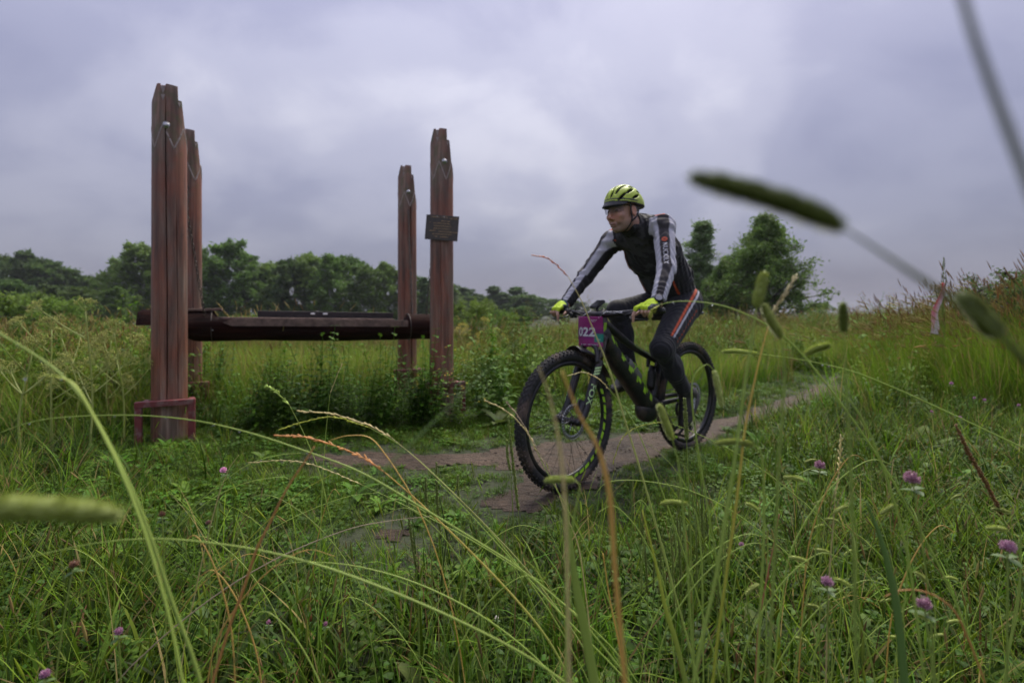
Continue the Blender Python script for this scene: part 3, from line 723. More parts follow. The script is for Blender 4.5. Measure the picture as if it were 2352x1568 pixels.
for i, (px, top, d, k, wf) in enumerate([(288, 588, 52, 'birch', 1.1), (330, 552, 50, 'birch', 1.15), (392, 560, 54, 'broad', .9)]):
    tree(k, px, top, d, wf, ['green birch just clear of the tallest post on its outer side', 'taller birch half hidden by the tallest carved post', 'broadleaf tree hidden behind the pair of tall posts'][i], 'trees beyond the carved posts')
for i, (px, top, d, k, wf) in enumerate([(470, 600, 50, 'broad', .9), (524, 544, 50, 'birch', 1.1), (572, 580, 52, 'tall', 1.2), (618, 596, 54, 'birch', 1.0), (664, 592, 50, 'dark', .9), (712, 574, 52, 'birch', 1.0), (760, 580, 50, 'birch', 1.1), (803, 586, 54, 'broad', .8), (845, 602, 52, 'birch', .9), (884, 598, 54, 'birch', .9), (925, 618, 56, 'broad', .8), (968, 636, 60, 'dark', .9)]):
    tree(k, px, top, d, wf, '%s tree, counted from the tall post, in the row above the log bench' % ORD[i], 'row of trees above the log bench')
for i, (px, top, d, k, wf) in enumerate([(1010, 648, 80, 'broad', 1.0), (1062, 660, 90, 'dark', 1.1), (1098, 676, 95, 'broad', 1.2), (1134, 654, 90, 'tall', 1.0), (1186, 656, 92, 'tall', 1.2), (1228, 680, 100, 'broad', 1.2), (1275, 686, 105, 'broad', 1.2), (1325, 690, 110, 'dark', 1.3), (1380, 694, 110, 'broad', 1.3), (1450, 698, 110, 'dark', 1.4), (1530, 698, 110, 'broad', 1.4), (1040, 672, 85, 'birch', 1.0), (1160, 672, 88, 'dark', 1.0), (1210, 676, 86, 'broad', 1.1)]):
    tree(k, px, top, d, wf, '%s of the low hazy trees on the horizon between signed post and rider' % ORD[i], 'low hazy trees on the horizon')
for i, (px, top, d, k, wf) in enumerate([(20, 640, 44, 'broad', 1.2), (110, 652, 42, 'dark', 1.2), (190, 660, 42, 'broad', 1.3), (265, 655, 40, 'birch', 1.3)]):
    tree(k, px, top, d, wf, '%s tree from the left in the lower belt before the dark wood' % ORD[i], 'lower belt before the dark wood')
for i, (px, top, d, k, wf) in enumerate([(1030, 690, 40, 'broad', 1.2), (1110, 700, 44, 'birch', 1.4), (1200, 702, 48, 'broad', 1.5), (1290, 704, 50, 'dark', 1.5), (1390, 706, 50, 'broad', 1.5)]):
    tree(k, px, top, d, wf, '%s of the low bushy trees just right of the signed post' % ORD[i], 'low bushy trees right of the signed post')
tree('slim', 1612, 494, 26, 1.4, 'slim pale green birch standing just behind the rider', rz=.4)
tree('near', 1756, 486, 22, 1.0, 'big dense round-crowned tree behind the bicycle\'s rear wheel', rz=1.0)
tree('near', 1668, 585, 24, .9, 'smaller bushy tree tucked between the slim birch and the big dense tree', rz=2.2)
for i, (px, top, d, wf) in enumerate([(1880, 694, 34, 1.0), (1925, 735, 40, 1.3), (1975, 726, 38, 1.2), (2040, 720, 36, 1.0), (2110, 726, 36, 1.2), (2165, 735, 30, 1.1)]):
    tree('shrub', px, top, d, wf, '%s low bush on the horizon between the big tree and the ribbon' % ORD[i], 'low bushes on the horizon', cat='bush')
tree('shrub', 18, 676, 13, 1.0, 'grey-green bush at the photo\'s edge beyond the umbel weeds', cat='bush', rz=.7)
tree('shrub', 135, 688, 13, .9, 'bright yellow-green bush behind the umbel weeds', cat='bush', rz=2.0)
tree('shrub', 1095, 692, 17, .75, 'rounded yellow-green bush beside the signed post', cat='bush', rz=1.2)
tree('shrub', 1165, 716, 16, .7, 'lower bush next to the rounded yellow-green bush', cat='bush', rz=3.0)
tree('shrub', 860, 720, 20, .9, 'dark low bush under the log bench beyond the grass', cat='bush', rz=4.1)
tree('shrub', 700, 724, 21, 1.0, 'dark bush behind the middle of the log bench', cat='bush', rz=5.1)
tree('shrub', 560, 724, 20, 1.0, 'dark bush behind the log bench near the tall posts', cat='bush', rz=.1)
tree('shrub', 250, 742, 11, 1.0, 'low green bush between umbel weeds and the tallest post', cat='bush', rz=1.1)
tree('shrub', 40, 742, 7.0, .55, 'dark bush behind the lowest umbel weed at the photo\'s edge', cat='bush', rz=.9)
tree('shrub', 150, 750, 7.5, .55, 'dark bush behind the forked umbel weeds', cat='bush', rz=2.9)
tree('shrub', 262, 752, 7.0, .5, 'dark bush behind the umbel weeds nearest the tallest post', cat='bush', rz=4.2)
tree('weedy', 2330, 668, 5.6, .8, 'tall leafy weed bush at the photo\'s edge beside the ribbon bank', cat='bush', rz=1.9)
tree('weedy', 2330, 640, 7.5, 1.0, 'leafiest weed bush topping the bank near the right edge', cat='bush', rz=.3)
tree('weedy', 2400, 640, 6.2, 1.2, 'taller weed bush running out of the photo\'s right edge', cat='bush', rz=3.3)
tree('weedy', 2285, 705, 7.2, 1.1, 'weed bush between the ribbon bank and the edge bushes', cat='bush', rz=5.3)
tree('weedy', 2235, 715, 6.2, .7, 'leafy weed bush directly behind the ribbon bank', cat='bush', rz=2.9)

# ================================================================ carved posts
m, t, b, o = new_mat('weathered_red_timber')
tcn = N(t, 'ShaderNodeTexCoord')
mpn = N(t, 'ShaderNodeMapping'); mpn.inputs['Scale'].default_value = (26, 26, 1.6); L(t, tcn.outputs['Object'], mpn.inputs[0])
ng = N(t, 'ShaderNodeTexNoise', i_Scale=1.0, i_Detail=8.0, i_Roughness=0.65, i_Distortion=0.4); L(t, mpn.outputs[0], ng.inputs[0])
mp2 = N(t, 'ShaderNodeMapping'); mp2.inputs['Scale'].default_value = (7, 7, 2.2); L(t, tcn.outputs['Object'], mp2.inputs[0])
np_ = N(t, 'ShaderNodeTexNoise', i_Scale=1.0, i_Detail=6.0, i_Roughness=0.6); L(t, mp2.outputs[0], np_.inputs[0])
red = ramp(t, ng.outputs[0], [(0.30, (0.065, 0.026, 0.016)), (0.48, (0.21, 0.072, 0.042)), (0.68, (0.34, 0.135, 0.080))])
gry = ramp(t, ng.outputs[0], [(0.30, (0.055, 0.036, 0.026)), (0.52, (0.185, 0.122, 0.090)), (0.72, (0.34, 0.25, 0.195))])
wear = ramp(t, np_.outputs[0], [(0.40, (0, 0, 0)), (0.62, (1, 1, 1))])
cw = mixc(t, wear.outputs[0], red.outputs[0], gry.outputs[0])
sp = N(t, 'ShaderNodeSeparateXYZ'); L(t, tcn.outputs['Object'], sp.inputs[0])
nm_ = N(t, 'ShaderNodeTexNoise', i_Scale=9.0, i_Detail=6.0); L(t, tcn.outputs['Object'], nm_.inputs[0])
hm = N(t, 'ShaderNodeMapRange', i_1=1.9, i_2=2.4); L(t, sp.outputs[2], hm.inputs[0])
moss = math_(t, 'MULTIPLY', ramp(t, nm_.outputs[0], [(0.48, (0, 0, 0)), (0.66, (1, 1, 1))]).outputs[0], math_(t, 'MULTIPLY', hm.outputs[0], 0.75))
cw2 = mixc(t, moss, cw, (0.085, 0.115, 0.035))
L(t, cw2, b.inputs['Base Color']); rr = ramp(t, ng.outputs[0], [(0.3, (0.45,) * 3), (0.7, (0.7,) * 3)]); L(t, rr.outputs[0], b.inputs['Roughness'])
bump(t, b, ng.outputs[0], 0.35, 0.01)
M_TIMBER = m
M_PALE = plain('bare_carved_wood', (0.33, 0.27, 0.25), 0.75, var=0.35, scale=40)
M_REDSTEEL = plain('flaking_red_steel_paint', (0.17, 0.032, 0.034), 0.5, var=0.2, scale=18, dirt=(0.26, 0.19, 0.17), dirt_amt=0.8, dirt_scale=14)
M_STEEL = plain('galvanised_steel', (0.55, 0.55, 0.56), 0.35, 0.8, var=0.15)
M_CHAIN = plain('dull_chain_steel', (0.10, 0.085, 0.075), 0.5, 0.7, var=0.3)

def carved_post(x, y, top, R0, label, cracks, bolt_th, ax_ang, zig_ph, tilt=(0, 0), bolts=True):
    root = empty('carved_post', (x, y, float(tz(x, y)))); root.rotation_euler = (tilt[0], tilt[1], 0)
    cam_th = math.atan2(-y, -x)                       # direction from the post to the camera
    ia = np.array((math.cos(cam_th + math.pi / 2), math.sin(cam_th + math.pi / 2)))   # to the right as seen from the path
    nseg, zr = 264, 60
    th = np.arange(nseg) * 2 * math.pi / nseg
    def rad(th_, z):
        r = R0 * (1.04 - 0.05 * z / top) * (1 + .016 * np.sin(2 * th_ + 1 + z * .3) + .008 * np.sin(5 * th_ + z * .9))
        for (ct, w, dp, z0, z1) in cracks:
            c = cam_th + ct + .05 * math.sin(z * 2.1 + ct) ; dd = (th_ - c + math.pi) % (2 * math.pi) - math.pi
            r = r * (1 - dp * np.exp(-(dd / w) ** 2) * float(sstep(z0, z0 + .15, z)) * (1 - float(sstep(z1 - .3, z1, z))))
        return r
    def hgt(px, py):
        a = (px * ia[0] + py * ia[1]) / R0
        h = np.where(a < .45, top, top - .10 - np.clip(a - .68, 0, 1) * 1.1)
        h = np.where(a < -.70, top - np.clip(-.70 - a, 0, 1) * .42, h)
        h = np.where((a > -.50) & (a < -.22), h - .014, h)
        return h
    V = []; zs = np.concatenate([np.linspace(-.15, top - .5, zr - 14), np.linspace(top - .46, top - .02, 14)])
    for z in zs:
        r = rad(th, z); X = r * np.cos(th); Y = r * np.sin(th)
        V.append(np.stack([X, Y, np.minimum(z, hgt(X, Y))], 1))
    for f in np.linspace(.97, .03, 26):
        r = rad(th, top) * f; X = r * np.cos(th); Y = r * np.sin(th); V.append(np.stack([X, Y, hgt(X, Y) - .004 * (1 - f)], 1))
    k = len(V); V = np.concatenate(V)
    F = [(i * nseg + j, i * nseg + (j + 1) % nseg, (i + 1) * nseg + (j + 1) % nseg, (i + 1) * nseg + j) for i in range(k - 1) for j in range(nseg)] + [tuple((k - 1) * nseg + j for j in range(nseg))]
    MB().add(V, F).build('timber', M_TIMBER, root, sharp=38)
    # carved zigzag line
    zz = MB(); n = 5; zb = top - .38; amp = .085
    tpar = np.linspace(0, n, n * 16 + 1); pz = zb + amp * (np.abs(((tpar + zig_ph) % 1) * 2 - 1) * 2 - 1)
    tt = cam_th + tpar / n * 2 * math.pi
    pp = np.stack([(rad(tt, top - .4) - .0055) * np.cos(tt), (rad(tt, top - .4) - .0055) * np.sin(tt), pz], 1); zz.tube(pp, .0080, 8)
    zz.build('carved_zigzag', M_PALE, root)
    for (a0, z0, s) in ((-.36, top - .05, .028), (-.36, top - .105, .024), (.52, top - .135, .020)):      # pale chiselled triangles under the top
        nt_ = MB(); tc_ = cam_th + math.asin(a0); r_ = float(rad(np.array([tc_]), z0)[0]) + .003
        ctr = np.array((r_ * math.cos(tc_), r_ * math.sin(tc_), z0)); sx = np.array((-math.sin(tc_), math.cos(tc_), 0)); nn_ = np.array((math.cos(tc_), math.sin(tc_), 0))
        nt_.add([ctr - sx * s * .6 + (0, 0, s), ctr + sx * s * .6 + (0, 0, s), ctr - (0, 0, s), ctr + nn_ * -.01], [(0, 1, 2), (0, 3, 1), (1, 3, 2), (2, 3, 0)])
        nt_.build('chiselled_notch', M_PALE, root, smooth=False)
    # bolt
    if bolts:
        tb_ = cam_th + bolt_th; zbolt = top - .30; r_ = float(rad(np.array([tb_]), zbolt)[0])
        Mx = Vector((math.cos(tb_), math.sin(tb_), 0)).to_track_quat('Z', 'Y').to_matrix()
        bb = MB().lathe([(0, .014), (.013, .014), (.015, .006), (.015, .004), (.024, .003), (.024, -.006)], 12, M=Mx, off=(r_ * math.cos(tb_), r_ * math.sin(tb_), zbolt)); bb.build('bolt', M_STEEL, root)
    # red steel footing frame
    fr = empty('footing_frame', (0, 0, 0), ax_ang, root); s = .158; hz = .30; yo = -.135
    MB().box((0, yo, hz), (2 * s + .045, .045, .042), bev=.003).build('frame_bar', M_REDSTEEL, fr, False)
    for sx in (-1, 1):
        MB().box((sx * s, yo + .001, (hz - .022 - .1) / 2), (.042, .042, hz - .022 + .1), bev=.003).build('frame_leg', M_REDSTEEL, fr, False)
        MB().box((sx * (s - .02), yo + .09, hz - .004), (.036, .135, .030), bev=.003).build('frame_bar', M_REDSTEEL, fr, False)
    tag(root, label, 'post', 'carved timber posts'); return root, rad, cam_th
AX = math.atan2(.9, 1.9)
PLF = (-2.55, 3.60); PLR = (-3.0, 4.48); PRF = (-.655, 4.5); PRR = (-1.2, 5.53)
carved_post(*PLF, 2.61, .108, 'tallest and nearest carved red post, with a long dark crack', [(-.18, .022, .20, .2, 2.58), (.42, .018, .10, .1, 1.9), (-.62, .018, .05, .0, 1.3)], -.2, AX, .30)
carved_post(*PLR, 2.62, .105, 'carved red post mostly hidden behind the tallest post', [(-.35, .05, .22, .4, 2.55), (.3, .02, .08, .2, 1.9)], -.45, AX, .1)
carved_post(*PRF, 2.63, .104, 'carved red post carrying the small dark sign', [(-.1, .02, .08, .3, 2.0), (.5, .018, .06, .2, 1.4)], .25, AX, .18)
carved_post(*PRR, 2.61, .102, 'rear carved red post behind the log bench, beside the signed post', [(.45, .06, .28, .2, 2.3), (-.3, .02, .06, .2, 1.5)], .15, AX, .25)

# sign
Msign = plain('dark_sign_plate', (0.060, 0.050, 0.044), 0.55, var=0.25, scale=25)
Mink = plain('faded_orange_lettering', (0.44, 0.29, 0.14), 0.7, var=0.3, scale=60)
sg = empty('sign', (PRF[0] - .0, PRF[1] - .115, 1.70)); sg.rotation_euler = (0, R(4.5), R(-3))
MB().box((0.018, 0, 0.02), (.300, .006, .225), bev=.001).build('plate', Msign, sg, False)
r = np.random.default_rng(5)
lines = [(.095, -.105, -.03), (.095, -.01, .05), (.088, .065, .135), (.062, -.01, .07), (.045, -.115, -.10), (.040, -.08, .075), (.016, -.075, .085), (-.008, -.075, .08), (-.030, -.11, -.05), (-.034, -.03, .09), (-.036, .10, .15), (-.058, -.08, .1), (-.080, -.065, -.03), (-.082, -.01, .07)]
for (z, x0, x1) in lines:                             # weathered words, too worn to read
    w = MB(); x = x0
    while x < x1 - .004:
        cw_ = r.uniform(.006, .010); hh = r.uniform(.009, .013)
        w.box((x + cw_ * .15 + .018, -.0042, z + .02), (.0022, .0012, hh)); w.box((x + cw_ * .7 + .018, -.0042, z + .02), (.0022, .0012, hh * r.uniform(.6, 1)))
        w.box((x + cw_ * .42 + .018, -.0045, z + .02 + r.uniform(-.4, .4) * hh), (cw_ * .5, .0012, .0022)); x += cw_ + .002
    w.build('lettering', Mink, sg, False)
for sx in (-.09, .09): MB().lathe([(0, .003), (.004, .003), (.005, 0)], 8, M=Matrix.Rotation(R(90), 3, 'X'), off=(sx * .35 + .0, -.0035, .12)).build('nail', M_STEEL, sg)
tag(sg, 'small tilted dark sign with worn orange lettering nailed to a post', 'sign')

# ================================================================ log bench hung between the posts
m, t, b, o = new_mat('wet_dark_log')
tcn = N(t, 'ShaderNodeTexCoord')
mpn = N(t, 'ShaderNodeMapping'); mpn.inputs['Scale'].default_value = (1.8, 30, 30); L(t, tcn.outputs['Object'], mpn.inputs[0])
ng = N(t, 'ShaderNodeTexNoise', i_Scale=1.0, i_Detail=8.0, i_Roughness=0.62); L(t, mpn.outputs[0], ng.inputs[0])
npt = N(t, 'ShaderNodeTexNoise', i_Scale=3.0, i_Detail=5.0); L(t, tcn.outputs['Object'], npt.inputs[0])
cA = ramp(t, ng.outputs[0], [(0.3, (0.008, 0.004, 0.0035)), (0.55, (0.024, 0.008, 0.006)), (0.75, (0.050, 0.017, 0.011))])
cB = mixc(t, ramp(t, npt.outputs[0], [(0.5, (0, 0, 0)), (0.75, (.6,) * 3)]).outputs[0], cA.outputs[0], (0.012, 0.009, 0.008))
L(t, cB, b.inputs['Base Color']); b.inputs['Roughness'].default_value = 0.85; b.inputs['Specular IOR Level'].default_value = 0.1; bump(t, b, ng.outputs[0], 0.9, 0.015)
M_LOG = m
M_PLANK = plain('grey_weathered_plank', (0.17, 0.110, 0.085), 0.75, var=0.45, scale=22, dirt=(0.06, 0.04, 0.035), dirt_amt=.7, dirt_scale=6, bmp=.3)
M_PLANKD = plain('dark_weathered_plank', (0.024, 0.018, 0.018), 0.6, var=0.45, scale=22, bmp=.3)
A = np.array((-3.02, 3.91)); B = np.array((-.85, 5.035)); LL = float(np.linalg.norm(B - A)); ang = math.atan2(*(B - A)[::-1])
bench = empty('log_bench', (*A, 0.842), ang); bench.rotation_euler = (0, R(.9), ang)
nS, nL = 40, 90; V = []
th = np.arange(nS) * 2 * math.pi / nS
for i in range(nL + 1):
    x = LL * i / nL; rr_ = .128 * (1 + .02 * math.sin(x * 5) + .012 * math.sin(x * 13)); Y = rr_ * np.cos(th); Z = rr_ * np.sin(th) * 1.02
    Y = Y + .006 * np.sin(3 * th + x * 4); Z = Z + .004 * np.sin(4 * th + x * 3)
    mid = float(sstep(.52, .56, x) * (1 - sstep(2.17, 2.20, x)))
    Z = np.where(Z > .055, Z * (1 - mid) + mid * (.055 + .004 * np.sin(x * 9 + Y * 30)), Z)        # seat sawn flat
    low = float(1 - sstep(.10, .42, x)); Z = np.where(Z < .02, Z * (1 - low) + low * np.maximum(Z, .02 + .012 * np.sin(Y * 60)), Z)   # rotted end
    if i == 0: Y = Y * .86; Z = Z * .9
    V.append(np.stack([np.full(nS, x), Y, Z], 1))
    if i in (0, nL): pass
V = np.concatenate(V); F = [(i * nS + j, i * nS + (j + 1) % nS, (i + 1) * nS + (j + 1) % nS, (i + 1) * nS + j) for i in range(nL) for j in range(nS)] + [tuple(range(nS - 1, -1, -1)), tuple(nL * nS + j for j in range(nS))]
MB().add(V, F).build('log', M_LOG, bench, sharp=40)
pk_ = MB(); x0, x1, yf = .66, 2.17, -.142                # pale front plank with a pointed end
prof_ = [(x0 - .07, .035), (x0, .068), (x1, .066), (x1, .004), (x0, .006)]
v = [(a, yf, c) for a, c in prof_] + [(a, yf + .055, c) for a, c in prof_]
pk_.add(v, [(0, 4, 3, 2, 1), (5, 6, 7, 8, 9)] + [(i, (i + 1) % 5, 5 + (i + 1) % 5, 5 + i) for i in range(5)]); pk_.build('seat_plank', M_PLANK, bench, False)
MB().box((1.25, -.02, .068), (1.60, .085, .024), bev=.003).build('seat_plank', M_PLANK, bench, False)
bk = MB().box((1.46, .075, .098), (1.22, .035, .085), bev=.003).build('seat_plank', M_PLANKD, bench, False)
MB().box((.40, -.01, .138), (.36, .10, .022), M=Matrix.Rotation(R(-2), 3, 'Y'), bev=.003).build('seat_plank', M_PLANK, bench, False)
MB().tube([(2.19 + .001 * i, .131 * math.cos(a), .134 * math.sin(a)) for i, a in enumerate(np.linspace(0, 6.2832, 33))], .0045, 6).build('iron_band', M_CHAIN, bench)
MB().tube([(.50 + .0005 * i, .131 * math.cos(a), .134 * math.sin(a)) for i, a in enumerate(np.linspace(0, 6.2832, 33))], .0040, 6).build('iron_band', M_CHAIN, bench)
Mwh = plain('white_bird_dropping', (.75, .75, .75), .6)
for i, (x, s) in enumerate([(1.31, .022), (1.42, .024)]): MB().ell((x, .055, .118), (s, .005, .009), 10, 6).build('white_mark', Mwh, bench)
for (x, z) in ((.52, -.03), (2.02, -.06)): MB().lathe([(0, .006), (.004, .005), (.006, 0)], 8, M=Matrix.Rotation(R(90), 3, 'X'), off=(x, -.128, z)).build('nail', M_STEEL, bench)
tag(bench, 'dark wet log bench with weathered planks hung between the carved posts', 'bench')
# chains
def chain(p0, p1, label):
    p0 = np.array(p0, float); p1 = np.array(p1, float); e = empty('hanging_chain', p1.tolist()); mb = MB(); Ld = np.linalg.norm(p1 - p0); n = int(Ld / .034)
    d = (p1 - p0) / Ld; q = Vector(d).to_track_quat('Z', 'Y').to_matrix()
    for i in range(n):
        c = p0 + d * Ld * (i + .5) / n - p1; Mx = q @ Matrix.Rotation(R(90 * (i % 2)), 3, 'Z')
        pts_ = [Mx @ Vector((.009 * math.cos(a), 0, .022 * math.sin(a))) for a in np.linspace(0, 6.2832, 11)]
        mb.tube([Vector(c) + w for w in pts_], .0035, 4, cap=False)
    mb.build('chain_links', M_CHAIN, e); tag(e, label, 'chain', 'chains that hold the log bench'); return e
def on_bench(x, y): c = A + (B - A) * (x / LL); nrm = np.array((-math.sin(ang), math.cos(ang))); return c + nrm * y
for (pp, x, y, lb) in ((PLF, .46, -.09, 'chain from the tallest post down to the log bench'), (PLR, .30, .1, 'chain from the half-hidden rear post down to the log bench'),
                       (PRF, 2.37, -.09, 'chain running down beside the signed post to the log bench'), (PRR, 2.28, .1, 'chain running down beside the rear post to the log bench')):
    q = on_bench(x, y); p = np.array(pp); dv = (q - p) / np.linalg.norm(q - p)
    chain((*(p + dv * .105), 2.1), (*q, .93), lb)
# ================================================================ mountain bike
NEON = (0.36, 0.66, 0.03)
MUD = (0.15, 0.105, 0.08)
M_FRAME = plain('black_frame_paint', (0.016, 0.016, 0.018), 0.4, var=.25, scale=14, dirt=MUD, dirt_amt=.5, dirt_scale=11, dirt_lo=.47)
M_NEON = plain('neon_green_print', NEON, 0.45, var=.15, scale=30, dirt=(.05, .06, .02), dirt_amt=.6, dirt_scale=16)
M_PGREEN = plain('pale_green_decal', (0.42, 0.60, 0.26), 0.5, var=.15, scale=30)
M_RUBBER = plain('muddy_tyre_rubber', (0.020, 0.019, 0.019), 0.75, var=.3, scale=30, dirt=(.17, .115, .085), dirt_amt=.9, dirt_scale=6, dirt_lo=.50)
M_BLACKM = plain('black_anodised_metal', (0.022, 0.022, 0.024), 0.32, 0.3, var=.2, scale=30, dirt=MUD, dirt_amt=.3, dirt_scale=14)
M_SPOKE = plain('dark_spoke_steel', (0.03, 0.03, 0.03), 0.4, 0.6)
M_ROTOR = plain('brushed_rotor_steel', (0.32, 0.32, 0.33), 0.3, 0.9)
M_STANCH = plain('dark_stanchion', (0.05, 0.042, 0.035), 0.15, 0.6)
M_PLASTIC = plain('black_plastic', (0.014, 0.014, 0.015), 0.45, var=.2)
M_SADDLE = plain('grey_saddle_cover', (0.12, 0.12, 0.13), 0.5)
M_WHITE = plain('white_print', (0.62, 0.62, 0.64), 0.6, var=.12)
BIKE_LOC = (1.22, 3.35, float(tz(1.22, 3.35)) + .006); BIKE_RZ = math.atan2(-.639, -.769)
bike = empty('mountain_bike', BIKE_LOC, BIKE_RZ)
tag(bike, 'black and neon green mountain bike with muddy tyres and a purple number plate', 'bicycle')
WB, RW = 1.2, .372
RXm = np.array(Matrix.Rotation(R(90), 3, 'X'))          # lathe axis z -> -y
def text_mesh(s, size=1.0, ext=0.0, shear=0.0, bold=0.0, spacing=1.0):
    cu = bpy.data.curves.new('txt', 'FONT'); cu.body = s; cu.size = size; cu.extrude = ext; cu.align_x = 'CENTER'; cu.align_y = 'CENTER'; cu.shear = shear; cu.offset = bold; cu.space_character = spacing; cu.resolution_u = 3
    ob = bpy.data.objects.new('txt', cu); COL.objects.link(ob); dg = bpy.context.evaluated_depsgraph_get(); me = bpy.data.meshes.new_from_object(ob.evaluated_get(dg))
    V = np.array([v.co[:] for v in me.vertices]).reshape(-1, 3); F = [tuple(p.vertices) for p in me.polygons]
    bpy.data.objects.remove(ob); bpy.data.curves.remove(cu); bpy.data.meshes.remove(me); return V, F
def subdiv(V, F, n=1):
    bm = bmesh.new(); vs_ = [bm.verts.new(v) for v in V]
    for f in F:
        try: bm.faces.new([vs_[i] for i in f])
        except ValueError: pass
    bmesh.ops.triangulate(bm, faces=bm.faces[:])
    for _ in range(n): bmesh.ops.subdivide_edges(bm, edges=[e for e in bm.edges if e.calc_length() > .006], cuts=1)
    bm.verts.index_update(); V2 = np.array([v.co[:] for v in bm.verts]); F2 = [tuple(v.index for v in f.verts) for f in bm.faces]; bm.free(); return V2, F2

def wheel(name, loc, steer=0.0, rot_seed=0, sprocket=False):
    w = empty(name, loc, steer, bike)
    ty = MB(); nA, nS = 96, 14                           # tyre casing
    cr = .342; V = []
    for i in range(nA):
        a = 2 * math.pi * i / nA
        for j in range(nS):
            t = 2 * math.pi * j / nS; rr = cr + .0265 * math.cos(t); V.append((rr * math.cos(a), .0265 * math.sin(t), rr * math.sin(a)))
    F = [(i * nS + j, i * nS + (j + 1) % nS, ((i + 1) % nA) * nS + (j + 1) % nS, ((i + 1) % nA) * nS + j) for i in range(nA) for j in range(nS)]
    ty.add(V, F)
    for i in range(78):                                  # knobs
        for (row, off, sx, sy, sz) in ((-1.12, .5, .010, .006, .005), (-.42, 0, .012, .0075, .0042), (.42, .0, .012, .0075, .0042), (1.12, .5, .010, .006, .005), (0, .5, .010, .006, .004)):
            a = 2 * math.pi * (i + off) / 78; t = row; rr = cr + .027 * math.cos(t); y = .027 * math.sin(t)
            er = np.array((math.cos(a), 0, math.sin(a))); et = np.array((-math.sin(a), 0, math.cos(a))); ey = np.array((0, 1, 0.))
            nn = er * math.cos(t) + ey * math.sin(t); bb = -er * math.sin(t) + ey * math.cos(t); c = er * rr + ey * y + nn * sz * .4
            ty.box(c, (sx, sy * 1.5, sz * 1.6), M=np.stack([et, bb, nn], 1))
    ty.build('tyre', M_RUBBER, w, True, 30)
    rim = MB().lathe([(.317, -.015), (.317, .015), (.296, .011), (.291, 0), (.296, -.011)], 72, M=RXm, closed=True).build('rim', M_BLACKM, w)
    dc = MB(); r_ = np.random.default_rng(rot_seed)       # neon rim decals, both faces, in broken blocks
    for k in range(1):
        a0 = R(152) if rot_seed == 2 else R(300)
        for q in range(13 if rot_seed == 2 else 4):
            a1 = a0 + q * .165; a2 = a1 + .165 * r_.uniform(.55, .92)
            for s in (-1, 1):
                vv_ = []
                for a in np.linspace(a1, a2, 5):
                    for (rr, y) in ((.2975, .0122), (.3135, .0152)): vv_.append((rr * math.cos(a + (rr - .3) * 2), s * y, rr * math.sin(a + (rr - .3) * 2)))
                dc.add(vv_, [(2 * i, 2 * i + 1, 2 * i + 3, 2 * i + 2) for i in range(4)])
    dc.build('rim_decals', M_NEON, w, False)
    hub = MB().lathe([(0, -.055), (.012, -.055), (.012, -.046), (.026, -.034), (.026, -.028), (.017, -.02), (.017, .02), (.026, .028), (.026, .034), (.022, .05), (.012, .055), (0, .055)], 20, M=RXm)
    hub.build('hub', M_BLACKM, w)
    sp_ = MB()
    for i in range(28):
        s = 1 if i % 2 else -1; a = 2 * math.pi * i / 28; ah = a + (.9 if (i // 2) % 2 else -.9)
        sp_.tube([(.026 * math.cos(ah), s * .031, .026 * math.sin(ah)), (.295 * math.cos(a), s * .003, .295 * math.sin(a))], .00115, 4, cap=False)
    sp_.build('spokes', M_SPOKE, w)
    ro = MB()                                            # slotted brake rotor on the left
    for i in range(36):
        a = 2 * math.pi * i / 36; b_ = a + 2 * math.pi / 36 * .72
        ro.add([(r0 * math.cos(q), .042 + sgn * .0009, r0 * math.sin(q)) for sgn in (-1, 1) for q in (a, b_) for r0 in (.074, .090)], [(0, 1, 3, 2), (4, 6, 7, 5), (0, 2, 6, 4), (1, 5, 7, 3), (0, 4, 5, 1), (2, 3, 7, 6)])
    for r0 in (.072, .0915): ro.lathe([(r0, .0411), (r0 + .003, .0411), (r0 + .003, .0429), (r0, .0429)], 48, M=RXm.T, closed=True)
    for i in range(6):
        a = i * 1.047; ro.tube([(.02 * math.cos(a + .5), .042, .02 * math.sin(a + .5)), (.074 * math.cos(a), .042, .074 * math.sin(a))], .0028, 4)
    ro.build('brake_rotor', M_ROTOR, w)
    if sprocket:
        ca_ = MB()
        for i in range(9):
            r0 = .085 - .0075 * i; y = -.028 - .0042 * i
            V = []; n_ = 36
            for yy in (y - .001, y + .001):
                for j in range(n_ * 2): q = math.pi * j / n_; rr = r0 + (.003 if j % 2 else 0); V.append((rr * math.cos(q), yy, rr * math.sin(q)))
            ca_.add(V, [(j, (j + 1) % (2 * n_), 2 * n_ + (j + 1) % (2 * n_), 2 * n_ + j) for j in range(2 * n_)] + [tuple(range(2 * n_)), tuple(range(4 * n_ - 1, 2 * n_ - 1, -1))])
        ca_.build('cassette', M_ROTOR, w, False)
    return w
STEER = R(2)
wheel('rear_wheel', (0, 0, RW), 0, 1, True)
wheel('front_wheel', (WB, 0, RW), STEER, 2)

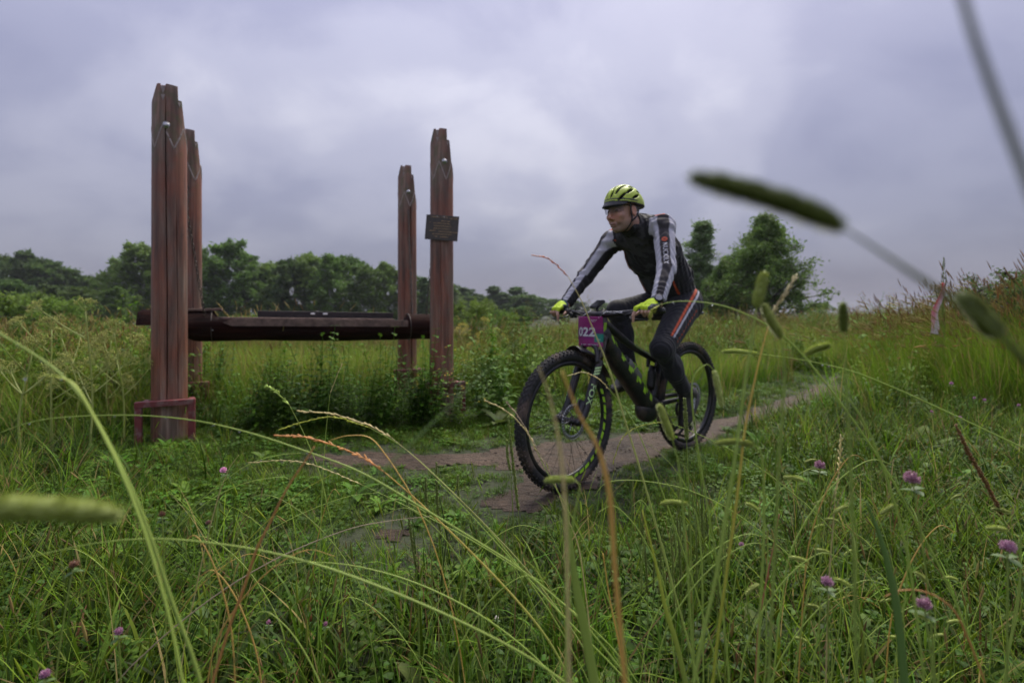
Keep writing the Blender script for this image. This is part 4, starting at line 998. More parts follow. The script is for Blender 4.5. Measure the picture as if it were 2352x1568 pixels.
def tubepart(name, pts, rad, mat=None, n=14, parent=None, flat=1.0): return MB().tube(smooth_path(pts, 8) if len(pts) > 2 else pts, rad if np.isscalar(rad) else np.interp(np.linspace(0, 1, (len(pts) - 1) * 8 + 1 if len(pts) > 2 else 2), np.linspace(0, 1, len(rad)), rad), n, flat=flat).build(name, mat or M_FRAME, parent or frame)
frame = empty('frame', (0, 0, 0), 0, bike)
sa = np.array((-.407, 0, .914)); s0 = np.array((1.16, 0, .354))
S = lambda s: s0 + sa * s
tubepart('head_tube', [S(.505), S(.615)], .029, n=18)
tubepart('down_tube', [S(.54) + (-.02, 0, 0), (.80, 0, .675), (.63, 0, .51), (.49, 0, .375)], [.040, .054, .058, .064])
tubepart('top_tube', [S(.59) + (-.01, 0, 0), (.64, 0, .745), (.35, 0, .625)], [.027, .021, .018])
tubepart('seat_tube', [(.43, 0, .40), (.36, 0, .58), (.31, 0, .70)], [.030, .022, .019])
MB().ell((.475, 0, .345), (.105, .062, .088), 24, 16).build('motor_cover', M_FRAME, frame)
for s in (-1, 1):
    tubepart('chainstay', [(.40, s * .04, .37), (.22, s * .062, .38), (0, s * .072, RW)], [.018, .013, .012])
    tubepart('seatstay', [(0, s * .072, RW + .01), (.17, s * .062, .52), (.32, s * .042, .635)], [.010, .010, .013])
    tubepart('rocker_link', [(.32, s * .042, .635), (.40, s * .035, .66), (.43, s * .03, .60)], [.013, .015, .012], M_BLACKM)
tubepart('shock', [(.42, 0, .61), (.445, 0, .46)], .023, M_BLACKM)
MB().lathe([(.026 + .002 * (i % 2), -.05 + .008 * i) for i in range(13)], 16, M=Vector((-.025, 0, .15)).to_track_quat('Z', 'Y').to_matrix(), off=(.433, 0, .53)).build('shock_spring', M_PLASTIC, frame)
tubepart('seatpost', [(.31, 0, .73), (.245, 0, .90)], .0155, M_BLACKM)
# neon frame flashes
class _Fl:
    def add(s, v, f): MB().add(v, f).build('neon_flash', M_NEON, frame)
fl = _Fl()
def flash(p, q, hw, side=1, y=.0455, sk=.03):
    p = np.array(p); q = np.array(q); d = (q - p) / np.linalg.norm(q - p); nrm = np.array((d[1], -d[0])) if False else np.array((-d[1], d[0]))
    c = [p - nrm * hw - d * sk, p + nrm * hw, q + nrm * hw, q - nrm * hw - d * sk]
    fl.add([(a[0], side * y, a[1]) for a in c], [(0, 1, 2, 3)])
dt = smooth_path([(.92, 0, .847), (.80, 0, .675), (.63, 0, .51), (.49, 0, .375)], 12)[:, (0, 2)]
for side in (1, -1):
    for i, (a, b_, h0, h1) in enumerate([(3, 6, .1, .5), (6, 8, .35, .7), (11, 13, .0, .62), (13, 14, .3, .75), (16, 18, -.1, .5), (18, 19, .2, .7), (21, 22, -.15, .45), (22, 24, .1, .7), (26, 28, -.2, .4), (28, 29, .1, .6), (31, 33, -.1, .5)]):
        p = dt[a]; q = dt[b_]; d = (q - p) / np.linalg.norm(q - p); nrm = np.array((-d[1], d[0])); rr_ = np.interp(a / 36, [0, .33, .66, 1], [.040, .054, .058, .064])
        fl2 = []
        for pp in np.linspace(0, 1, 4):
            c = p + (q - p) * pp
            for hh in np.linspace(h0, h1, 4):
                fl2.append((c[0] - nrm[0] * rr_ * hh - d[0] * hh * .02, side * (math.sqrt(max(0, 1 - hh * hh)) * rr_ * 1.03 + .0015), c[1] - nrm[1] * rr_ * hh - d[1] * hh * .02))
        fl.add(fl2, [(r_ * 4 + c_, r_ * 4 + c_ + 1, (r_ + 1) * 4 + c_ + 1, (r_ + 1) * 4 + c_) for r_ in range(3) for c_ in range(3)])
    tt = smooth_path([tuple(S(.59) + (-.01, 0, 0)), (.64, 0, .745), (.35, 0, .625)], 10)
    st = []
    for i, p in enumerate(tt[2:17]): rr_ = .0225 - .0003 * i; st += [(p[0], side * rr_ * .75, p[2] + rr_ * .78), (p[0], side * (rr_ * 1.02 + .001), p[2] + rr_ * .15)]
    fl.add(st, [(2 * i, 2 * i + 1, 2 * i + 3, 2 * i + 2) for i in range(14) if i not in (6, 7)])
    fl.add([(.915 + dx, side * .0292, .90 + dz) for dx, dz in ((.002, -.075), (.03, -.075), (.018, -.01), (-.006, -.01))], [(0, 1, 2, 3)])
    cs = [(x, side * (.0765 + .012 * (x > .1)), .383 + z) for x in (.05, .12, .2, .28) for z in (-.011, .012)]
    fl.add(cs, [(2 * i, 2 * i + 1, 2 * i + 3, 2 * i + 2) for i in range(3)])
# fork
fork = empty('suspension_fork', (WB, 0, RW), STEER, bike)
lo = lambda p: np.array(p) - np.array((WB, 0, RW))
for s in (-1, 1):
    y = s * .066
    MB().tube([lo(S(.49) + (0, y, 0)), lo(S(.30) + (0, y, 0))], .0165, 14).build('stanchion', M_STANCH, fork)
    pts_ = smooth_path([lo(S(.36) + (0, y, 0)), lo(S(.20) + (0, y, 0)), lo(S(.06) + (.005, y, 0)), lo((WB, y * 1.02, RW))], 6)
    MB().tube(pts_, np.interp(np.linspace(0, 1, len(pts_)), [0, .5, .85, 1], [.0235, .0215, .020, .016]), 16).build('fork_leg', M_BLACKM, fork)
    MB().lathe([(0, .014), (.018, .014), (.02, 0), (.018, -.014), (0, -.014)], 14, M=RXm, off=(0, y * 1.08, 0)).build('dropout', M_BLACKM, fork)
    # decals on the leg facing forward and out
    dcl = MB(); q3 = Vector(sa).to_track_quat('Z', 'Y').to_matrix()
    TV, TF = text_mesh('FOX', .062, bold=.0012, spacing=1.0); TV, TF = subdiv(TV, TF, 2)
    for (sc_, txt) in ((.165, True),):
        nv_ = []
        for (tx, ty_, _) in TV:
            aa = s * (.95) + s * ty_ / .0225 * .72; p = S(sc_ - tx * .95) + np.array((0, y, 0)); rr_ = .0226
            e1 = np.array((.914, 0, .407)); e2 = np.array((0, 1, 0)); nv_.append(lo(p + rr_ * (math.cos(aa) * e1 + math.sin(aa) * e2)))
        dcl.add(nv_, TF)
    for k in range(3):
        st = []; sb = MB()
        for hh in np.linspace(.2, 1.7, 7):
            for w_ in (0, .011):
                p = S(.275 + k * .017 + w_ + .012 * (hh - .9)) + np.array((0, y, 0)); aa = s * hh; st.append(lo(p + .0243 * (math.cos(aa) * np.array((.914, 0, .407)) + math.sin(aa) * np.array((0, 1, 0)))))
        sb.add(st, [(2 * i, 2 * i + 1, 2 * i + 3, 2 * i + 2) for i in range(6)]); sb.build('leg_stripe', M_PGREEN, fork, False)
    dcl.build('leg_lettering', M_PGREEN, fork, False)
cr_ = MB(); cr_.tube(smooth_path([lo(S(.480) + (0, -.075, 0)), lo(S(.495) + (.0, 0, 0)), lo(S(.480) + (0, .075, 0))], 6), .027, 14); cr_.tube([lo(S(.47)), lo(S(.52))], .03, 16); cr_.build('fork_crown', M_BLACKM, fork)
ar = smooth_path([lo(S(.345) + (.02, -.072, 0)), lo(S(.43) + (.035, -.05, 0)), lo(S(.455) + (.04, 0, 0)), lo(S(.43) + (.035, .05, 0)), lo(S(.345) + (.02, .072, 0))], 6); MB().tube(ar, .014, 10).build('fork_arch', M_BLACKM, fork)
gd = MB(); V = []                                        # short mudguard under the arch
ga = np.linspace(R(97), R(150), 12); gw = np.linspace(-1, 1, 9)
for a in ga:
    for g_ in gw: wv = .062 * (1 - .25 * abs((a - R(115)) / R(40))); rr = .400 - .028 * g_ * g_; V.append((rr * math.cos(a), wv * g_, rr * math.sin(a)))
gd.add(V, [(i * 9 + j, i * 9 + j + 1, (i + 1) * 9 + j + 1, (i + 1) * 9 + j) for i in range(11) for j in range(8)]); go_ = gd.build('mudguard', M_PLASTIC, fork); sm = go_.modifiers.new('thick', 'SOLIDIFY'); sm.thickness = .002
MB().box((-.035, .058, .075), (.05, .022, .075), M=Matrix.Rotation(R(-24), 3, 'Y'), bev=.006).build('brake_caliper', M_BLACKM, fork)
# cockpit
cp = empty('handlebar', (.945, 0, .937), STEER, bike)
lc = lambda p: np.array(p) - np.array((.945, 0, .937))
MB().tube([lc(S(.625)), lc(S(.645)), (-.01, 0, 0)], [.025, .022, .021], 14).build('stem', M_BLACKM, cp)
MB().tube([lc(S(.61)), lc(S(.665))], .021, 14).build('headset_spacers', M_BLACKM, cp)
bar_pts = [(-.045, -.385, .02), (-.02, -.22, .014), (.0, -.09, 0), (0, .09, 0), (-.02, .22, .014), (-.045, .385, .02)]
bp = smooth_path(bar_pts, 8); MB().tube(bp, np.interp(np.abs(bp[:, 1]), [0, .06, .2], [.0175, .0175, .0125]), 12).build('bar', M_BLACKM, cp)
for s in (-1, 1):
    gp = [(-.030 - .006, s * .262, .0155), (-.045, s * .388, .0205)]
    g_ = MB(); n_ = 14; pp = [np.array(gp[0]) + (np.array(gp[1]) - np.array(gp[0])) * i / n_ for i in range(n_ + 1)]
    g_.tube(pp, [.0165 + .001 * (i % 2) for i in range(n_ + 1)], 14); g_.build('grip', M_PLASTIC, cp)
    lv = MB(); lv.tube(smooth_path([(-.018, s * .235, .004), (.02, s * .225, -.012), (.042, s * .25, -.022), (.036, s * .30, -.026), (.03, s * .335, -.028)], 5), [.006] * 8 + [.005] * 13, 8, flat=.7); lv.build('brake_lever', M_BLACKM, cp)
    MB().tube([(-.02, s * .245, .012), (.006, s * .19, -.004)], [.011, .009], 10).build('master_cylinder', M_BLACKM, cp)
    MB().lathe([(.0185, -.008), (.0195, 0), (.0185, .008)], 12, M=RXm, off=(-.0215, s * .236, .0145)).build('lever_clamp', M_BLACKM, cp)
    MB().tube(smooth_path([(.004, s * .195, -.004), (.055, s * .12, .012), (.065, s * .03, -.03), (.03, -s * .01, -.11), (-.02, -s * .02, -.18)], 6), .0026, 6).build('brake_hose', M_PLASTIC, cp)
MB().tube(smooth_path([(-.02, -.2, .0), (.05, -.11, .04), (.06, .0, -.02), (.0, .03, -.12)], 6), .0024, 6).build('shift_cable', M_PLASTIC, cp)
MB().box((-.015, -.20, -.012), (.05, .03, .022), bev=.006).build('shifter', M_PLASTIC, cp)
TV, TF = text_mesh('SYNCROS', .03, bold=.0006, spacing=1.1); TV, TF = subdiv(TV, TF, 1)
tx = MB(); tx.add([(.0182 * math.cos(.75 + y_ / .0182 * .8) * 1 - abs(0), .118 + x_ * .72, .0182 * math.sin(.75 + y_ / .0182 * .8) + .0005 + .012 * max(0, (x_ * .72 + .118 - .09)) * .8) for x_, y_, _ in TV * np.array((1, 1, 1))], TF)
tx.build('bar_lettering', M_WHITE, cp, False)
dm = MB(); dm.box((-.045, -.045, .058), (.085, .062, .018), M=Matrix.Rotation(R(28), 3, 'Y'), bev=.006); dm.tube([(-.02, -.03, .0), (-.04, -.04, .05)], .008, 8); dm.build('phone_mount', M_PLASTIC, cp)
# number plate: a bent sheet in front of the bar
M_PLATE = colmat('plate_print', .5, .4, scale=25)
npl = MB(); NU, NV_ = 22, 22; W_, H_ = .172, .168; V = []; Cc = []
def plate_pt(u, v_):
    y = -.5 * W_ + u * W_; bow = .030 * (1 - (2 * u - 1) ** 2) - .012 * math.sin(v_ * 3.1) * (u - .3); return (.062 + bow + (1 - v_) * -.004, y - .012, -.012 - (1 - v_) * H_)
for i in range(NU + 1):
    for j in range(NV_ + 1):
        u, v_ = i / NU, j / NV_; V.append(plate_pt(u, v_))
        c = np.array((.27, .020, .150)) * (1 - .5 * math.exp(-((v_ - .42) / .16) ** 2)) + np.array((0, .002, .05)) * math.exp(-((v_ - .42) / .16) ** 2)
        if u > .76 and .17 < v_ < .42: c = np.array((.015, .24, .17))
        Cc.append(c)
npl.add(V, [(i * (NV_ + 1) + j, (i + 1) * (NV_ + 1) + j, (i + 1) * (NV_ + 1) + j + 1, i * (NV_ + 1) + j + 1) for i in range(NU) for j in range(NV_)], np.array(Cc))
plate = npl.build('number_plate', M_PLATE, cp); so = plate.modifiers.new('thick', 'SOLIDIFY'); so.thickness = .0012; so.offset = -1
def on_plate(TV, TF, u0, v0, su, sv, name, mat):
    mb = MB(); pts_ = []
    for x, y_, _ in TV:
        p = np.array(plate_pt(u0 + x * su / W_, v0 + y_ * sv / H_)); pts_.append(p + np.array((.0016, 0, 0)))
    mb.add(pts_, TF); return mb.build(name, mat, plate, False)
TV, TF = text_mesh('022', 1.0, bold=.03, shear=.12, spacing=1.02); TV, TF = subdiv(TV * np.array((.07, .07, 0)), TF, 2)
on_plate(TV / .07, TF, .42, .475, .079, .068, 'number', M_WHITE)
tiny = MB(); rr2 = np.random.default_rng(3)
for (u0, u1, v_) in ((.22, .27, .075), (.34, .46, .07), (.55, .88, .075), (.66, .84, .88), (.70, .80, .84), (.83, .92, .24)):
    u = u0
    while u < u1:
        p = np.array(plate_pt(u, v_)); tiny.box(p + (.002, 0, 0), (.0012, .0024, .0045)); u += .028
tiny.build('small_print', M_WHITE, plate, False)
for u in (.1, .9): MB().tube([np.array(plate_pt(u, .95)) + (.003, 0, 0), (.0, (u - .5) * .14, .02)], .0016, 6).build('zip_tie', M_WHITE, plate)
# saddle, cranks, bottle
sdl = MB(); V = []; ns, nt2 = 14, 14
for i in range(ns + 1):
    f = i / ns; x = -.06 + .27 * f; hw = .068 * (1 - sstep(.1, .75, f)) + .02; zt = .935 + .012 * math.cos(f * 3.1) ** 2 - .008 * (f > .9)
    for j in range(nt2): a = 2 * math.pi * j / nt2; V.append((x, hw * math.cos(a), zt + (.016 if math.sin(a) > 0 else .022) * math.sin(a)))
sdl.add(V, [(i * nt2 + j, i * nt2 + (j + 1) % nt2, (i + 1) * nt2 + (j + 1) % nt2, (i + 1) * nt2 + j) for i in range(ns) for j in range(nt2)] + [tuple(range(nt2 - 1, -1, -1)), tuple(ns * nt2 + j for j in range(nt2))]); sdl.build('saddle', M_SADDLE, bike)
BB = np.array((.44, 0, .345)); CRK = np.array((-.106, 0, -.133))
for s, sg in ((1, 1), (-1, -1)):
    e_ = BB + sg * CRK; y = s * .088
    ck = MB(); ck.tube([BB + (0, y, 0), BB + sg * CRK * .5 + (0, y + s * .004, 0), e_ + (0, y + s * .008, 0)], [.019, .013, .015], 10, flat=.75); cko = ck.build('crank_arm', M_BLACKM, bike)
    pd = MB(); c = e_ + (0, y + s * .065, 0); tiltm = Matrix.Rotation(R(28 if s > 0 else 8), 3, 'Y')
    for dx in (-.045, .045): pd.box(c + np.array(tiltm @ Vector((dx, 0, 0))), (.012, .095, .016), M=tiltm, bev=.003)
    for dy in (-.045, 0, .045): pd.box(c + (0, dy, 0), (.095, .012, .014), M=tiltm, bev=.003)
    pd.build('pedal', M_BLACKM, bike)
ch = MB(); V = []; n_ = 40
for yy in (-.052, -.049):
    for j in range(2 * n_): q = math.pi * j / n_; rr = .068 + (.003 if j % 2 else 0); V.append((BB[0] + rr * math.cos(q), yy, BB[2] + rr * math.sin(q)))
ch.add(V, [(j, (j + 1) % (2 * n_), 2 * n_ + (j + 1) % (2 * n_), 2 * n_ + j) for j in range(2 * n_)] + [tuple(range(2 * n_)), tuple(range(4 * n_ - 1, 2 * n_ - 1, -1))]); ch.build('chainring', M_BLACKM, bike, False)
cn = MB(); cn.tube([(.44, -.05, .415), (0, -.045, RW + .05)], .0035, 5); cn.tube([(.44, -.05, .275), (.03, -.05, .22)], .0035, 5); cn.build('chain', M_BLACKM, bike)
MB().tube(smooth_path([(0, -.07, .34), (.03, -.07, .27), (.01, -.06, .20)], 5), .011, 8).build('rear_derailleur', M_BLACKM, bike)
Mbot = plain('muddy_grey_bottle', (.22, .22, .21), .45, var=.2, scale=12, dirt=(.12, .06, .05), dirt_amt=.7, dirt_scale=10)
bd = Vector((.30, 0, .28)).normalized(); Mx = bd.to_track_quat('Z', 'Y').to_matrix()
bt = empty('water_bottle', (.665, 0, .475 + .16), 0, bike); bt.rotation_euler = bd.to_track_quat('Z', 'Y').to_euler(); bt.location = (.585, 0, .545)
MB().lathe([(0, 0), (.033, 0), (.036, .006), (.036, .07), (.031, .085), (.036, .10), (.036, .145), (.028, .165)], 20).build('bottle_body', Mbot, bt)
MB().lathe([(.030, .16), (.031, .185), (.014, .195), (.012, .215), (0, .216)], 18).build('bottle_cap', M_PLASTIC, bt)
cg = MB()
for s in (-1, 1): cg.tube(smooth_path([(0, s * .03, -.005), (.03, s * .038, .03), (.0, s * .041, .09), (.035, s * .02, .13)], 5), .0035, 6)
cg.tube([(.04 * math.cos(a), .04 * math.sin(a), .10) for a in np.linspace(0, 6.2832, 20)], .003, 6); cg.build('bottle_cage', M_NEON, bt)
# ================================================================ rider
def surface_nets(val, org, h):
    s = val < 0; nx_, ny_, nz_ = val.shape
    cs = [s[i:nx_ - 1 + i, j:ny_ - 1 + j, k:nz_ - 1 + k] for i in (0, 1) for j in (0, 1) for k in (0, 1)]
    cnt = np.zeros(cs[0].shape, np.int8)
    for c in cs: cnt += c
    I = np.stack(np.nonzero((cnt > 0) & (cnt < 8)), 1); n = len(I)
    idx = -np.ones(cs[0].shape, np.int32); idx[I[:, 0], I[:, 1], I[:, 2]] = np.arange(n)
    acc = np.zeros((n, 3)); w = np.zeros(n)
    corners = np.array([(i, j, k) for i in (0, 1) for j in (0, 1) for k in (0, 1)])
    vals = np.stack([val[I[:, 0] + c[0], I[:, 1] + c[1], I[:, 2] + c[2]] for c in corners], 1)
    for a in range(8):
        for b_ in range(a + 1, 8):
            if np.abs(corners[a] - corners[b_]).sum() != 1: continue
            va, vb = vals[:, a], vals[:, b_]; m_ = (va < 0) != (vb < 0); t_ = va / (va - vb + 1e-12)
            acc[m_] += corners[a] + (corners[b_] - corners[a]) * t_[m_, None]; w[m_] += 1
    V = (I + acc / np.maximum(w, 1)[:, None]) * h + org; F = []
    for ax in range(3):
        sl0 = [slice(None)] * 3; sl1 = [slice(None)] * 3; sl0[ax] = slice(0, -1); sl1[ax] = slice(1, None)
        A_ = s[tuple(sl0)]; B_ = s[tuple(sl1)]; E = np.stack(np.nonzero(A_ != B_), 1)
        o1, o2 = [(1, 2), (2, 0), (0, 1)][ax]
        E = E[(E[:, o1] > 0) & (E[:, o2] > 0) & (E[:, o1] < val.shape[o1] - 1) & (E[:, o2] < val.shape[o2] - 1)]
        q = []
        for (d1, d2) in ((-1, -1), (0, -1), (0, 0), (-1, 0)):
            e = E.copy(); e[:, o1] += d1; e[:, o2] += d2; q.append(idx[e[:, 0], e[:, 1], e[:, 2]])
        q = np.stack(q, 1); flip = ~A_[E[:, 0], E[:, 1], E[:, 2]]; q[flip] = q[flip][:, ::-1]; F.append(q)
    return V, np.concatenate(F)
class SDF:
    def __init__(s, lo_, hi_, h):
        s.o = np.array(lo_, float); s.h = h; s.n = np.ceil((np.array(hi_) - s.o) / h).astype(int) + 1; s.v = np.full(s.n, 1.0, np.float32)
    def sub(s, lo_, hi_):
        a = np.maximum(0, np.floor((np.array(lo_) - s.o) / s.h).astype(int)); b_ = np.minimum(s.n, np.ceil((np.array(hi_) - s.o) / s.h).astype(int) + 1)
        if (b_ <= a).any(): return None
        g_ = [(s.o[i] + s.h * np.arange(a[i], b_[i])).astype(np.float32) for i in range(3)]
        return tuple(slice(a[i], b_[i]) for i in range(3)), np.meshgrid(*g_, indexing='ij')
    def put(s, sl, d, k, op='add'):
        a = s.v[sl]
        if op == 'cut': d = -d; h_ = np.clip(.5 - .5 * (a - d) / k, 0, 1); s.v[sl] = a * (1 - h_) + d * h_ + k * h_ * (1 - h_)
        else: h_ = np.clip(.5 + .5 * (a - d) / k, 0, 1); s.v[sl] = a * (1 - h_) + d * h_ - k * h_ * (1 - h_)
    def cone(s, p, q, r1, r2, k=.02, op='add', ys=1.0):
        p = np.array(p, float); q = np.array(q, float); m_ = max(r1, r2) * max(1, ys) + .05
        r = s.sub(np.minimum(p, q) - m_, np.maximum(p, q) + m_)
        if r is None: return
        sl, (X, Y, Z) = r; d = q - p; yc = (p[1] + q[1]) / 2
        if ys != 1: Y = yc + (Y - yc) / ys
        t_ = np.clip(((X - p[0]) * d[0] + (Y - p[1]) * d[1] + (Z - p[2]) * d[2]) / (d @ d + 1e-9), 0, 1)
        D = np.sqrt((X - p[0] - t_ * d[0]) ** 2 + (Y - p[1] - t_ * d[1]) ** 2 + (Z - p[2] - t_ * d[2]) ** 2) - (r1 + (r2 - r1) * t_)
        s.put(sl, D.astype(np.float32), k, op)
    def ell(s, c, rad, M=None, k=.02, op='add'):
        c = np.array(c, float); m_ = max(rad) + .05; r = s.sub(c - m_, c + m_)
        if r is None: return
        sl, (X, Y, Z) = r; Q = np.stack([X - c[0], Y - c[1], Z - c[2]], -1)
        if M is not None: Q = Q @ np.array(M, np.float32)
        rad = np.array(rad, np.float32); k0 = np.sqrt(((Q / rad) ** 2).sum(-1)); k1 = np.sqrt(((Q / rad ** 2) ** 2).sum(-1)) + 1e-9
        s.put(sl, np.where(k0 < .05, -rad.min(), k0 * (k0 - 1) / k1).astype(np.float32), k, op)
    def plane(s, pt, nrm, lo_=None, hi_=None):
        """Removes the side the normal points to."""
        r = s.sub(lo_ if lo_ is not None else s.o, hi_ if hi_ is not None else s.o + s.n * s.h); sl, (X, Y, Z) = r
        d = (X - pt[0]) * nrm[0] + (Y - pt[1]) * nrm[1] + (Z - pt[2]) * nrm[2]; s.v[sl] = np.maximum(s.v[sl], d.astype(np.float32))
    def wrinkle(s, amp):
        X, Y, Z = np.meshgrid(*[(s.o[i] + s.h * np.arange(s.n[i])).astype(np.float32) for i in range(3)], indexing='ij', sparse=True)
        w = np.sin(95 * Z + 22 * np.sin(14 * X + 9 * Y) + 30 * Y) * np.sin(21 * X + 17 * Y + 11 * Z) + .6 * np.sin(140 * X - 60 * Z + 8 * np.sin(25 * Y)) * np.sin(16 * Z + 23 * Y)
        s.v += (amp * w).astype(np.float32)
    def mesh(s): return surface_nets(s.v, s.o, s.h)
def vmesh(name, V, F, C, mat, parent, smooth_it=1):
    me = bpy.data.meshes.new(name); me.vertices.add(len(V)); me.vertices.foreach_set('co', V.astype(np.float32).ravel())
    me.loops.add(F.size); me.loops.foreach_set('vertex_index', F.astype(np.int32).ravel()); me.polygons.add(len(F))
    me.polygons.foreach_set('loop_start', np.arange(0, F.size, 4, dtype=np.int32))
    me.polygons.foreach_set('use_smooth', np.ones(len(F), bool)); me.update(calc_edges=True); me.validate()
    ca_ = me.color_attributes.new('col', 'FLOAT_COLOR', 'POINT'); ca_.data.foreach_set('color', np.hstack([C, np.ones((len(C), 1))]).astype(np.float32).ravel())
    me.materials.append(mat); o_ = bpy.data.objects.new(name, me); COL.objects.link(o_); o_.parent = parent; return o_
def relax(V, F, it=3, f=.5):
    n = len(V)
    for _ in range(it):
        acc = np.zeros((n, 3)); c = np.zeros(n)
        for a, b_ in ((0, 1), (1, 2), (2, 3), (3, 0)):
            for i, j in ((a, b_), (b_, a)): np.add.at(acc, F[:, i], V[F[:, j]]); np.add.at(c, F[:, i], 1)
        V = V * (1 - f) + f * acc / np.maximum(c, 1)[:, None]
    return V
rider = empty('person', BIKE_LOC, BIKE_RZ)
tag(rider, 'cyclist in black and grey jersey, neon helmet and gloves, leaning over the handlebar', 'person')
v3 = lambda *a: np.array(a, float)
PEL, LUM, CHE, UPC, NKB = v3(.165, 0, 1.045), v3(.27, 0, 1.18), v3(.42, 0, 1.325), v3(.545, 0.005, 1.415), v3(.615, 0.008, 1.472)
HIP = {1: v3(.195, .092, .995), -1: v3(.195, -.092, 1.0)}
KNE = {1: v3(.540, .145, .730), -1: v3(.58, -.15, .955)}
ANK = {1: v3(.262, .14, .432), -1: v3(.47, -.135, .575)}
SHO = {1: v3(.590, .188, 1.448), -1: v3(.605, -.182, 1.402)}
ELB = {1: v3(.72, .292, 1.185), -1: v3(.725, -.30, 1.175)}
DZ = -.038
WRI = {1: v3(.872, .335, 1.035 + DZ), -1: v3(.872, -.335, 1.035 + DZ)}
HC = v3(.748, .018, 1.556)                                 # head
yaw, pitch = R(-8), R(-10)
hf = v3(math.cos(yaw) * math.cos(pitch), math.sin(yaw) * math.cos(pitch), math.sin(pitch)); hl = v3(-math.sin(yaw), math.cos(yaw), 0); hu = np.cross(hf, hl)
HM = np.stack([hf, hl, hu], 1)
def hp(f, l, u): return HC + hf * f + hl * l + hu * u
def fingers(s):
    """Each finger as knuckle, middle joint, end joint, tip; wraps the grip, the index lies on the lever."""
    g_ = []
    for i, (y, ex) in enumerate(((.288, 1), (.311, 0), (.333, 0), (.354, 0))):
        dz = -.003 * abs(i - 1.3)
        if ex: g_.append([v3(.945, s * y, 1.022), v3(.985, s * (y - .006), 1.008), v3(1.000, s * (y - .012), .972), v3(.996, s * (y - .016), .938)])
        else: g_.append([v3(.940, s * y, 1.024 + dz), v3(.968, s * y, 1.013 + dz), v3(.975, s * y, .986), v3(.950, s * y, .966)])
    return [[q + v3(0, 0, DZ) for q in c] for c in g_]
B_ = SDF((-.06, -.50, .30), (1.05, .50, 1.73), .0042)
B_.cone(PEL, LUM, .105, .105, .04, ys=1.22); B_.cone(LUM, CHE, .105, .112, .05, ys=1.25); B_.cone(CHE, UPC, .112, .085, .05, ys=1.3)
B_.cone(UPC, NKB, .085, .06, .04)
for s in (1, -1):
    B_.cone(NKB - v3(.02, 0, .02), SHO[s], .052, .052, .05); B_.cone(SHO[s], ELB[s], .052, .038, .03); B_.cone(ELB[s], WRI[s], .039, .026, .02)
    B_.cone(HIP[s], KNE[s], .082, .054, .04); B_.cone(KNE[s], ANK[s], .052, .036, .02); B_.ell(KNE[s] * .62 + ANK[s] * .38 + v3(-.018, 0, -.006), (.045, .045, .075), k=.03)
    fd = v3(.60, .05 * s, -.80) if s > 0 else v3(.97, 0, -.22)
    fu = np.cross(fd / np.linalg.norm(fd), v3(0, 1, 0)); B_.cone(ANK[s], ANK[s] + fd * .11 - fu * .058, .032, .016, .02)
    B_.cone(WRI[s], v3(.915, s * .325, 1.025 + DZ), .025, .027, .015); B_.ell(v3(.920, s * .320, 1.022 + DZ), (.038, .040, .017), k=.012)
    for ch_ in fingers(s):
        rr = (.0098, .0092, .0085, .0072)
        for j in range(3): B_.cone(ch_[j], ch_[j + 1], rr[j], rr[j + 1], .004)
    B_.cone(v3(.905, s * .295, 1.012 + DZ), v3(.928, s * .268, .990 + DZ), .0125, .011, .008); B_.cone(v3(.928, s * .268, .990 + DZ), v3(.957, s * .262, .975 + DZ), .0105, .008, .004)
B_.cone(NKB, hp(-.028, 0, -.075), .060, .056, .03)
B_.ell(hp(-.012, 0, .028), (.098, .077, .096), HM, .02)                                   # skull
B_.ell(hp(.030, 0, -.050), (.066, .062, .078), HM, .03)                                   # face
B_.cone(hp(.006, .049, -.080), hp(.066, .012, -.110), .019, .017, .022); B_.cone(hp(.006, -.049, -.080), hp(.066, -.012, -.110), .019, .017, .022)   # jaw
B_.ell(hp(.074, 0, -.110), (.017, .021, .017), HM, .014)                                  # chin
B_.cone(hp(.086, .034, .016), hp(.094, .006, .014), .0085, .008, .010); B_.cone(hp(.086, -.034, .016), hp(.094, -.006, .014), .0085, .008, .010)         # brow
for s in (1, -1):
    B_.ell(hp(.100, s * .031, -.005), (.020, .018, .012), HM, .010, 'cut')                # eye socket
    B_.ell(hp(.078, s * .031, -.006), (.0135, .0135, .0125), HM, .003)                    # eyeball under lids
    B_.ell(hp(.072, s * .034, -.066), (.017, .014, .019), HM, .007)                       # fold beside the mouth
    B_.ell(hp(.070, s * .043, -.036), (.022, .020, .020), HM, .016)                       # cheek
    B_.ell(hp(-.008, s * .078, -.022), (.020, .0085, .033), HM, .006); B_.ell(hp(-.004, s * .086, -.020), (.011, .006, .018), HM, .004, 'cut')   # ear
    B_.ell(hp(.103, s * .011, -.050), (.009, .008, .007), HM, .006)                       # nostril wing
B_.cone(hp(.094, 0, .006), hp(.113, 0, -.041), .0085, .0110, .010)                        # nose
B_.cone(hp(.093, .019, -.079), hp(.097, -.019, -.079), .006, .006, .006); B_.cone(hp(.090, .017, -.090), hp(.094, -.017, -.090), .0068, .0068, .005)     # lips
B_.ell(hp(.104, 0, -.0845), (.012, .026, .0018), HM, .003, 'cut')
V, F = B_.mesh(); V = relax(V, F, 2, .4)
Q = (V - HC) @ HM; hd = (np.linalg.norm(Q, axis=1) < .19)
skin = np.tile(v3(.52, .30, .22), (len(V), 1))
ruddy = np.exp(-(((Q[:, 0] - .095) / .04) ** 2 + ((np.abs(Q[:, 1]) - .03) / .035) ** 2 + ((Q[:, 2] + .04) / .03) ** 2)) + np.exp(-(((Q[:, 0] - .115) / .02) ** 2 + (Q[:, 1] / .02) ** 2 + ((Q[:, 2] + .042) / .02) ** 2)); skin += ruddy[:, None] * v3(.05, -.03, -.03) * hd[:, None]
